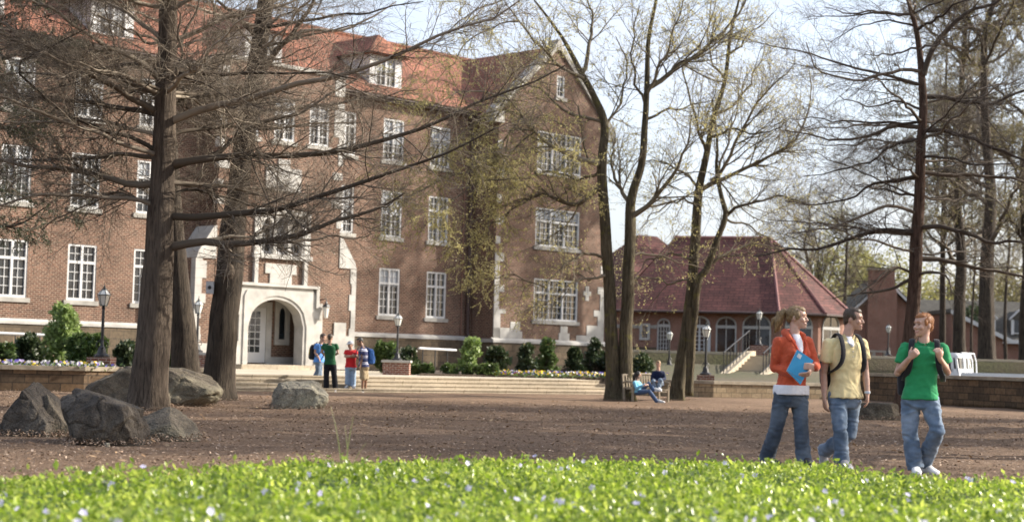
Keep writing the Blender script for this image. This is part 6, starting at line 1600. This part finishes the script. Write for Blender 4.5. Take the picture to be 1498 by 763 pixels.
def backpack(label, T, s=1.0, col=(.02,.02,.024), size=(.15,.085,.215), c=(0,-.235,-.27), straps=True, strap_col=None, sx=.130, fs=None, trim=None):
    o = T(*c); t = thing('backpack', label, 'backpack', o); o = V(o)
    U = [V(T(*p))-V(T(0,0,0)) for p in ((1,0,0),(0,1,0),(0,0,1))]; W = lambda x,y,z: U[0]*x+U[1]*y+U[2]*z
    mb = MB(); a, b, h = size
    loft(mb, [(W(0,0,z*h), U[0]*a*w, U[1]*b*w) for z, w in ((-1,.75),(-.9,.95),(-.3,1),(.4,.96),(.8,.8),(1,.5))], 20, 3.2)
    loft(mb, [(W(0,-b*.75,z*h), U[0]*a*.75, U[1]*b*.6) for z in (-.85,-.75,-.1,.0)], 16, 3)
    me = remesh(mb, .014, 3, 'pack'); fold(me, .006, 4); m = m_cloth('pack_cloth', col); link('pack', me, m, t, smooth=True)
    if trim:
        k = MB(); k.tube([W(a*1.0*math.cos(q),-b*.5,h*.95*math.sin(q)) for q in np.linspace(0, 2*math.pi, 17)], .012*s, 6); k.build('piping', m_cloth('piping_cloth', trim), t, uv=False)
    if straps:
        for sg in (-1, 1):
            k = MB(); P = [(sx*.85,-.14,-.10),(sx*.82,-.085,-.005),(sx*.86,-.01,.036),(sx*.92,.07,.008),(sx*.96,.125,-.08),(sx*1.0,.150,-.18),(sx*1.12,.135,-.28),(sx*1.36,.05,-.36),(sx*1.42,-.1,-.40)]
            pts = [V(T(x*sg, y, z))-o for x, y, z in P]
            pr, _ = resample([tuple(p) for p in pts], np.ones(len(pts)), 24, 0); k.tube([tuple(p) for p in pr], [.030*s]*24, 10, ref=tuple(U[0].normalized()), squash=.28)
            k.build('strap', m if strap_col is None else m_cloth('strap_cloth', strap_col), t, uv=False, smooth=True)
    k = MB(); k.tube([W(-.05,b*.6,h*1.0), W(-.03,b*.6,h*1.13), W(.03,b*.6,h*1.13), W(.05,b*.6,h*1.0)], .009, 6); k.build('loop', m, t, uv=False)
    return t

G = 'students walking past'
TEE_G = C('green_tee', (.026,.24,.09)); POLO_Y = C('yellow_polo', (.72,.60,.33)); HOOD = C('orange_hoodie', (.50,.092,.042)); WHITE_C = C('white_jersey', (.72,.72,.76))
SHOE_W = m_cloth('white_sneaker', (.62,.62,.62)); SHOE_G = m_cloth('grey_sneaker', (.32,.31,.31)); SHOE_D = m_cloth('dark_shoe', (.035,.035,.04)); SOLE_D = m_plain('dark_sole', (.05,.05,.05), .8)

# --- woman in the orange hoodie
YW = 18.3
w, TW, PW, svw, fw = person('woman with blond ponytail in orange hoodie and dark jeans carrying a blue notebook', G, YW, (1147,681),
 {'head': (1166,463.5,.0), 'neck': (1161,490,.0), 'ls': (1139,501,-.08), 'rs': (1181,500,.09), 'le': (1133,537,-.02), 'lw': (1168,548,-.24), 're': (1193,535,-.04), 'rw': (1193,536.5,-.235),
  'lh': (1145,578,-.04), 'rh': (1169,578,.04), 'lk': (1136,625,-.02), 'la': (1121,672,.16), 'rk': (1172,627,-.10), 'ra': (1176,676,-.10)},
 (.45,-.89), (.93,-.36,.0), 'fair', 'blond',
 dict(fg=True, s=1.03, hs=1.06, smile=2, hair='pony', torso=[(-.10,.14,.11,0),(.0,.165,.12,0),(.22,.138,.11,.0),(.42,.13,.105,.0),(.62,.15,.12,.01),(.80,.155,.11,0),(.92,.12,.085,-.01),(1.0,.065,.058,-.005)],
  handl=((.8,-.35,.05), (0,.5,.6), (.35,.5,.4), -1), handr=((-.90,-.15,.06), (.1,.95,-.1), (.12,.28,.25), 1), arm=1.06,
  shirt=dict(mat=HOOD, name='hoodie', hem=.12, hem_w=(.158,.122), sleeve=2, bust=True, e=.014, amp=.008, under=dict(mat=WHITE_C, hem=(.015,.17), e=.042, neck=-.25, y=.125)),
  legs=dict(mat=DENIM_D, w=(.100,.070,.084), e=.006, top=.0),
  shoel=((.4,-.9,0), (0,0,.0)), shoer=((.35,-.93,0), (.0,-.02,.0)), shoe_mat=SHOE_D, sole_mat=SOLE_D))
# hood lying on the shoulders, open zip edges
hd = MB(); o0 = w.location
hd.tube([TW(-.095,.085,-.06),TW(-.105,.03,-.005),TW(-.08,-.05,.025),TW(0,-.10,.01),TW(.08,-.05,.025),TW(.105,.03,-.005),TW(.095,.085,-.06)], [.022,.034,.046,.06,.046,.034,.022], 10)
cloth_obj(hd, 'hood', HOOD, w, .009, 3, .006, 7)
zp = MB()
for sg in (-1, 1): zp.tube([V(TW(sg*.088,.085,-.05))-o0, V(TW(sg*.075,.125,-.10))-o0, V(TW(sg*.04,.158,-.185))-o0, V(TW(sg*.005,.168,-.255))-o0], .011, 6)
zp.build('zip_edge', C('orange_band', (.50,.07,.03)), w, uv=False)
bk = MB(); k = [at(1166.5,511,YW-.245), at(1190,527,YW-.215), at(1171,562,YW-.26), at(1151,542,YW-.29)]
nb = thing('notebook', 'blue spiral notebook held against the orange hoodie', 'notebook', k[3]); o0 = nb.location.copy()
n_ = (k[1]-k[0]).cross(k[3]-k[0]).normalized(); n_ = n_ if n_.y < 0 else -n_
th = .006; a_ = [p-o0 for p in k]
MB().hexa([p-n_*th for p in (a_[3],a_[2],a_[1],a_[0])]+[p+n_*th for p in (a_[3],a_[2],a_[1],a_[0])]).build('cover', m_plain('blue_cover', (.02,.27,.52), .35, .06), nb)
MB().hexa([p-n_*(th+.012) for p in (a_[3],a_[2],a_[1],a_[0])]+[p-n_*(th+.001) for p in (a_[3],a_[2],a_[1],a_[0])]).build('pages', M['white'], nb)
lp = lambda u_, v_: a_[0]+(a_[1]-a_[0])*u_+(a_[3]-a_[0])*v_
MB().hexa([lp(*q)+n_*(th+.0005) for q in ((.12,.28),(.34,.28),(.34,.10),(.12,.10))]+[lp(*q)+n_*(th+.0025) for q in ((.12,.28),(.34,.28),(.34,.10),(.12,.10))]).build('cover_label', m_plain('label_paper', (.55,.58,.62), .6, .25, 60), nb)
sp_ = MB()
for i in range(16): q = lp(.02+.06*i, 1.0); sp_.tube([q+n_*.009+(a_[0]-a_[3])*.03, q+(a_[3]-a_[0])*.02, q-n_*.018+(a_[0]-a_[3])*.03], .0022, 5)
sp_.build('spiral', m_plain('wire', (.5,.5,.5), .3, .1, metal=.8), nb, uv=False)

# --- man in the yellow polo
YY = 18.4
w, TY_, PY, svy, fy = person('man in pale yellow polo shirt and blue jeans striding with a dark backpack', G, YY, (1228,683),
 {'head': (1248.5,466,.0), 'neck': (1238,493,.0), 'ls': (1212,503,-.06), 'rs': (1261,503,.07), 'le': (1205,546,-.02), 'lw': (1206,583,-.12), 're': (1266,541,.06), 'rw': (1269,576,-.06),
  'lh': (1224,579,-.03), 'rh': (1247,579,.04), 'lk': (1229,626,-.20), 'la': (1231,676,-.16), 'rk': (1243,634,.04), 'ra': (1205,660,.45)},
 (.36,-.93), (.90,-.42,-.06), 'light', 'brown',
 dict(fg=True, s=1.03, hs=1.03, hand_s=1.0, handl=((.08,-.05,-1), (.75,.2,0), (.30,.40,.3), -1), handr=((.02,-.1,-1), (-.75,.2,0), (.30,.40,.3), 1),
  shirt=dict(mat=POLO_Y, name='polo_shirt', hem=-.03, hem_w=(.186,.148), sleeve=.60, collar=True, e=.013, amp=.009, fx=(9,9,7), under=dict(mat=WHITE_C, hem=(.1,.2), e=-.01, neck=-.11, y=.112)),
  legs=dict(mat=DENIM, w=(.098,.070,.080), e=.008, top=.1, amp=.014),
  shoel=((.15,-1,0), (0,.02,.0)), shoer=((.1,-.95,0), (-.02,.06,.15), -.95), shoe_mat=SHOE_G))
wt = MB(); c = V(PY['rw'])-w.location
wt.lathe([(.031,-.014),(.033,-.006),(.033,.006),(.031,.014)], (c.x, c.y, c.z+.02), 14); wt.build('watch', m_plain('pale_watch', (.62,.68,.74), .3, .1), w, uv=False)
cl = MB()
for sg in (-1, 1): cl.hexa([V(TY_(*q))-w.location for q in ((sg*.02,.075,-.04),(sg*.075,.055,-.03),(sg*.085,.03,.02),(sg*.058,.05,.028),(sg*.02,.092,-.05),(sg*.082,.068,-.045),(sg*.095,.04,.012),(sg*.062,.065,.03))])
cl.build('collar', POLO_Y, w, uv=False)
pk = MB()
for k in range(3): pk.ball(V(TY_(0,.138-.0*k,-.10-.055*k))-w.location, .007, 8, 6)
pk.build('button', M['white'], w, uv=False)
backpack('dark backpack worn by the man in the yellow polo', TY_, 1.03, size=(.155,.09,.24), c=(-.01,-.23,-.30))

# --- man in the green tee
YG = 17.3
w, TG_, PG, svg, fg_ = person('red-haired man in green t-shirt and jeans holding both backpack straps', G, YG, (1345,695),
 {'head': (1351,474.5,-.01), 'neck': (1352,501,.0), 'ls': (1325,509,.02), 'rs': (1378,509,-.03), 'le': (1313,545,.02), 'lw': (1331,523,-.20), 're': (1386,544,-.01), 'rw': (1375,524,-.22),
  'lh': (1333,582,.02), 'rh': (1358,582,-.02), 'lk': (1331,632,-.03), 'la': (1339,684,-.02), 'rk': (1371,630,-.16), 'ra': (1351,677,.15)},
 (-.22,-.97), (-.90,-.44,-.04), 'fair', 'ginger',
 dict(fg=True, s=1.0, hs=1.06, smile=1, handl=((.45,-.45,.55), (.35,.85,.1), (.75,.95,.8), 1), handr=((-.25,-.4,.7), (-.3,.85,.2), (.75,.95,.8), -1),
  shirt=dict(mat=TEE_G, name='t_shirt', hem=-.02, hem_w=(.180,.140), sleeve=.62, e=.016, amp=.009, fx=(8,8,9)),
  legs=dict(mat=DENIM, w=(.100,.073,.084), e=.008, top=.1, amp=.015),
  shoel=((-.12,-1,0), (0,.03,.0)), shoer=((.28,-.95,0), (.02,.03,.0)), shoe_mat=SHOE_W, sole_mat=SHOE_G, shoe_s=1.05))
nk = MB(); nk.tube([V(TG_(.064*math.cos(t),.055*math.sin(t)+.01,.012-.028*max(0,math.sin(t))))-w.location for t in np.linspace(0,2*math.pi,17)], .010, 6); nk.build('neckband', TEE_G, w, uv=False)
pr_ = MB(); rq = random.Random(3)      # faint print down one side of the chest
for k in range(6):
    z = -.13-.045*k; q = [V(TG_(x,.150-.0*k,zz))-w.location for x, zz in ((.075,z),(.10+.01*rq.random(),z),(.10,z+.028),(.072,z+.028))]
    pr_.hexa([p for p in q]+[p+fg_*.004 for p in q])
backpack('black backpack worn by the red-haired man in the green t-shirt', TG_, 1.0, size=(.17,.10,.23), c=(-.10,-.22,-.34), sx=.140)

# --- four students chatting at the steps
G = 'students chatting at the steps'
YA = 50.2
def zpx(p, Y): return at(p[0], p[1], Y).z
w, T1, *_ = person('student in bright blue t-shirt and jeans standing on the steps', G, YA, (463,558),
 {'head': (472.5,493,0), 'neck': (468.5,502,0), 'ls': (463,505,-.14), 'rs': (471,505.5,.14), 'le': (461,515,-.12), 'lw': (467,524,-.2), 're': (473,516,.1), 'rw': (480,521,-.1),
  'lh': (466,528,-.07), 'rh': (467,528,.07), 'lk': (465,542,-.08), 'la': (459,556,-.04), 'rk': (468,543,.08), 'ra': (467,557.5,.06)},
 (.85,-.52), (.9,-.4,-.35), 'light', 'brown',
 dict(zg=.24, handl=((.3,-.2,-.9), (.6,0,.2), (.3,.4,.3), -1), handr=((.8,-.2,.2), (0,.4,-.6), (.3,.4,.3), 1), shirt=dict(mat=C('blue_tee', (.10,.26,.62)), name='t_shirt', hem=-.05),
      legs=dict(mat=DENIM, w=(.095,.075,.08)), shoel=((.8,-.5,0), (0,0,.235)), shoer=((.9,-.3,0), (0,0,.235)), shoe_mat=SHOE_G))
backpack('black backpack with yellow piping on the student in blue', T1, 1.0, trim=(.45,.36,.06), size=(.16,.1,.23), c=(0,-.24,-.27))
YA = 48.6
w, T2, *_ = person('student in dark green polo and black trousers seen from behind', G, YA, (483,572),
 {'head': (483,493.5,0), 'neck': (482.5,502.5,0), 'ls': (474,505,.02), 'rs': (491.5,505,.02), 'le': (471,515,.02), 'lw': (475,519,.22), 're': (494.5,516,.02), 'rw': (490,519,.24),
  'lh': (478.5,531,0), 'rh': (487,531,0), 'lk': (477.5,549,-.02), 'la': (477.3,567,.0), 'rk': (489,550,.0), 'ra': (490.5,568,.02)},
 (.05,1), (.25,.95,-.1), 'light', 'brown',
 dict(handl=((.3,.9,.1), (.8,0,0), (.3,.4,.3), 1), handr=((-.3,.9,.1), (-.8,0,0), (.3,.4,.3), -1), shirt=dict(mat=C('dark_green_polo', (.018,.085,.035)), name='polo_shirt', hem=-.06, collar=True, hem_w=(.178,.138)),
      legs=dict(mat=C('black_trousers', (.012,.012,.016)), name='trousers', w=(.10,.08,.085)), shoel=((-.3,.9,0), (0,-.05,.0)), shoer=((.6,.8,0), (0,-.05,.0)), shoe_mat=SHOE_W))
YA = 49.4
w, T3, *_ = person('student in red t-shirt and grey cap with folded arms', G, YA, (512,567),
 {'head': (512.5,503.5,0), 'neck': (513.5,511,0), 'ls': (506.5,514,.0), 'rs': (520,514,0), 'le': (505,521,-.05), 'lw': (514,520,-.22), 're': (521.5,521.5,-.04), 'rw': (511,521.5,-.20),
  'lh': (509.5,536,0), 'rh': (516.5,536,0), 'lk': (508.5,550,-.03), 'la': (508.5,563.5,0), 'rk': (517,550,-.03), 'ra': (516.5,564.5,-.05)},
 (-.25,-.97), (-.55,-.8,-.15), 'light', 'brown',
 dict(zg=.115, s=.95, hair='cap', cap_mat=C('grey_cap', (.34,.36,.40)), handl=((.9,-.1,.05), (0,.9,0), (.3,.3,.3), 1), handr=((-.9,-.1,.0), (0,.9,0), (.3,.3,.3), -1),
      shirt=dict(mat=C('red_tee', (.62,.03,.035)), name='t_shirt', hem=-.04), legs=dict(mat=DENIM_L, w=(.095,.078,.085)), shoel=((-.2,-.95,0), (0,0,.11)), shoer=((.25,-.95,0), (0,0,.11)), shoe_mat=SHOE_W))
YA = 49.2
PL, nt_, bs_ = new_mat('striped_cloth'); sx_ = nt_.nodes.new('ShaderNodeSeparateXYZ'); nt_.links.new(coords(nt_, 'Object', (1,1,5.2)), sx_.inputs[0])
fr_ = nt_.nodes.new('ShaderNodeMath'); fr_.operation = 'FRACT'; nt_.links.new(sx_.outputs['Z'], fr_.inputs[0])
rp_ = ramp(nt_, [(.0, (.06,.07,.17)), (.36, (.55,.56,.62)), (.50, (.22,.25,.42)), (.62, (.58,.58,.64)), (.74, (.06,.07,.17))], fr_.outputs[0]); rp_.color_ramp.interpolation = 'CONSTANT'
nt_.links.new(rp_.outputs['Color'], bs_.inputs['Base Color']); bs_.inputs['Roughness'].default_value = .9
w, T4, *_ = person('dark-haired student in striped shirt and khaki shorts looking down', G, YA, (530,572),
 {'head': (526.5,499,0), 'neck': (530.5,507.5,0), 'ls': (528.5,511,-.12), 'rs': (534.5,511,.13), 'le': (530,523,-.13), 'lw': (527,534,-.18), 're': (533,523,.12), 'rw': (528,532,.0),
  'lh': (531,535,-.07), 'rh': (533.5,535,.07), 'lk': (531,552,-.07), 'la': (530,568,-.02), 'rk': (535,552,.06), 'ra': (534.5,568,.14)},
 (-.88,-.45), (-.85,-.4,-.4), 'tan', 'black',
 dict(handl=((-.1,-.2,-.9), (.6,0,.2), (.3,.4,.3), -1), handr=((-.2,-.2,-.9), (.6,0,.2), (.3,.4,.3), 1), shirt=dict(mat=PL, name='striped_shirt', hem=-.05),
      legs=dict(mat=C('khaki_cloth', (.40,.32,.20)), name='shorts', w=(.10,.095,.10), end=.5, below=.05), shoel=((-.85,-.5,0), (0,0,.0)), shoer=((-.85,-.4,0), (0,0,.0)), shoe_mat=SHOE_D))
backpack('royal blue backpack on the student in khaki shorts', T4, 1.0, col=(.02,.075,.24), size=(.16,.11,.23), c=(0,-.24,-.27), strap_col=(.03,.05,.12))

# --- two students on the bench
G = 'students sitting on the bench'; YS = 46.3
w, T5, *_ = person('dark-haired woman in light blue top slouching on the bench', G, YS, (934,588),
 {'head': (933.5,547.5,.02), 'neck': (931,556,.04), 'ls': (928,559.5,-.08), 'rs': (935,559.5,.18), 'le': (931,568,-.12), 'lw': (940,563.5,-.18), 're': (939,566,.14), 'rw': (943,561.5,.0),
  'lh': (933,573.5,-.02), 'rh': (935,573,.14), 'lk': (950,572,-.12), 'la': (962,588.5,-.2), 'rk': (949,560.5,.1), 'ra': (957.5,571.5,.0)},
 (.85,-.52), (.8,-.5,-.35), 'fair', 'black',
 dict(s=.84, hair='long', handl=((.9,-.2,.3), (0,.4,-.6), (.4,.5,.4), -1), handr=((.8,-.3,.0), (0,.4,-.6), (.4,.5,.4), 1), shirt=dict(mat=C('light_blue_top', (.20,.48,.66)), name='top', hem=-.06, sleeve=2),
      legs=dict(mat=C('navy_denim', (.065,.10,.18)), w=(.09,.07,.062)), shoel=((.9,-.35,0), (0,0,.0)), shoer=((.9,-.3,0), (0,0,.31)), shoe_mat=SHOE_W))
w, T6, *_ = person('blond student in navy jacket perched high on the bench with feet on its seat', G, YS+.5, (963,588),
 {'head': (963,532,.0), 'neck': (963,541,0), 'ls': (956,545,.0), 'rs': (970,545,0), 'le': (953.5,554,-.06), 'lw': (960,557,-.26), 're': (972.5,553.5,-.06), 'rw': (966,556,-.26),
  'lh': (960,561,.05), 'rh': (966.5,561,.05), 'lk': (955.5,557.5,-.30), 'la': (958,571.5,-.3), 'rk': (966,556,-.38), 'ra': (962.5,572,-.36)},
 (.0,-1), (-.1,-.95,-.3), 'light', 'blond',
 dict(s=.88, handl=((.6,-.6,-.2), (0,.2,-.8), (.4,.5,.4), -1), handr=((-.6,-.6,-.2), (0,.2,-.8), (.4,.5,.4), 1), shirt=dict(mat=C('navy_jacket', (.012,.018,.05)), name='jacket', hem=-.03, sleeve=2),
      legs=dict(mat=DENIM, w=(.092,.074,.068)), shoel=((.2,-.95,0), (0,0,.335)), shoer=((.3,-.9,0), (0,0,.335)), shoe_mat=SHOE_W))
# ================================================================== LIGHT, SKY, CAMERA
ELEV = math.radians(29); SUN_DIR = V((.975, .22, 0)).normalized()*math.cos(ELEV) + V((0,0,math.sin(ELEV)))
sl_ = bpy.data.lights.new('sun', 'SUN'); sl_.energy = 4.2; sl_.angle = math.radians(.53); sl_.color = (1.0, .93, .82)
so = bpy.data.objects.new('sun', sl_); COL.objects.link(so); so.rotation_euler = (-SUN_DIR).to_track_quat('-Z', 'Y').to_euler(); so.location = (40, 0, 40)
wd_ = bpy.data.worlds.new('World'); SC.world = wd_; wd_.use_nodes = True
nt = wd_.node_tree; bg = nt.nodes['Background']; sk = nt.nodes.new('ShaderNodeTexSky'); sk.sky_type = 'NISHITA'; sk.sun_disc = False
sk.sun_elevation = ELEV; sk.sun_rotation = math.atan2(SUN_DIR.x, SUN_DIR.y); sk.air_density = 1.0; sk.dust_density = 4.0; sk.ozone_density = 1.0
veil = noise_tex(nt, coords(nt, 'Generated', (2.2,2.2,5.0)), 1.4, 5, .6)
cl_ = mixc(nt, ramp(nt, [(.3, (.25,.25,.25)), (.7, (.85,.85,.85))], veil).outputs['Color'], sk.outputs[0], (2.8,3.0,3.5,1))      # thin high haze over the sky
nt.links.new(cl_, bg.inputs['Color']); bg.inputs['Strength'].default_value = .15
cam = bpy.data.cameras.new('camera'); co_ = bpy.data.objects.new('camera', cam); COL.objects.link(co_)
cam.sensor_width = 36; cam.lens = 36*F_PX/1498; cam.clip_end = 3000; cam.clip_start = .1
mw = Matrix((RIGHT, UP, -FWD)).transposed().to_4x4(); mw.translation = EYE; co_.matrix_world = mw
cam.dof.use_dof = True; cam.dof.focus_distance = 23.0; cam.dof.aperture_fstop = 1.9
SC.camera = co_
SC.view_settings.view_transform = 'Standard'; SC.view_settings.look = 'None'; SC.view_settings.exposure = 1.22; SC.view_settings.gamma = 1
SC.cycles.use_denoising = True; SC.cycles.max_bounces = 6; SC.cycles.diffuse_bounces = 3; SC.cycles.transmission_bounces = 4; SC.cycles.transparent_max_bounces = 4
SC.cycles.caustics_reflective = False; SC.cycles.caustics_refractive = False; SC.cycles.use_adaptive_sampling = True; SC.cycles.adaptive_threshold = .015
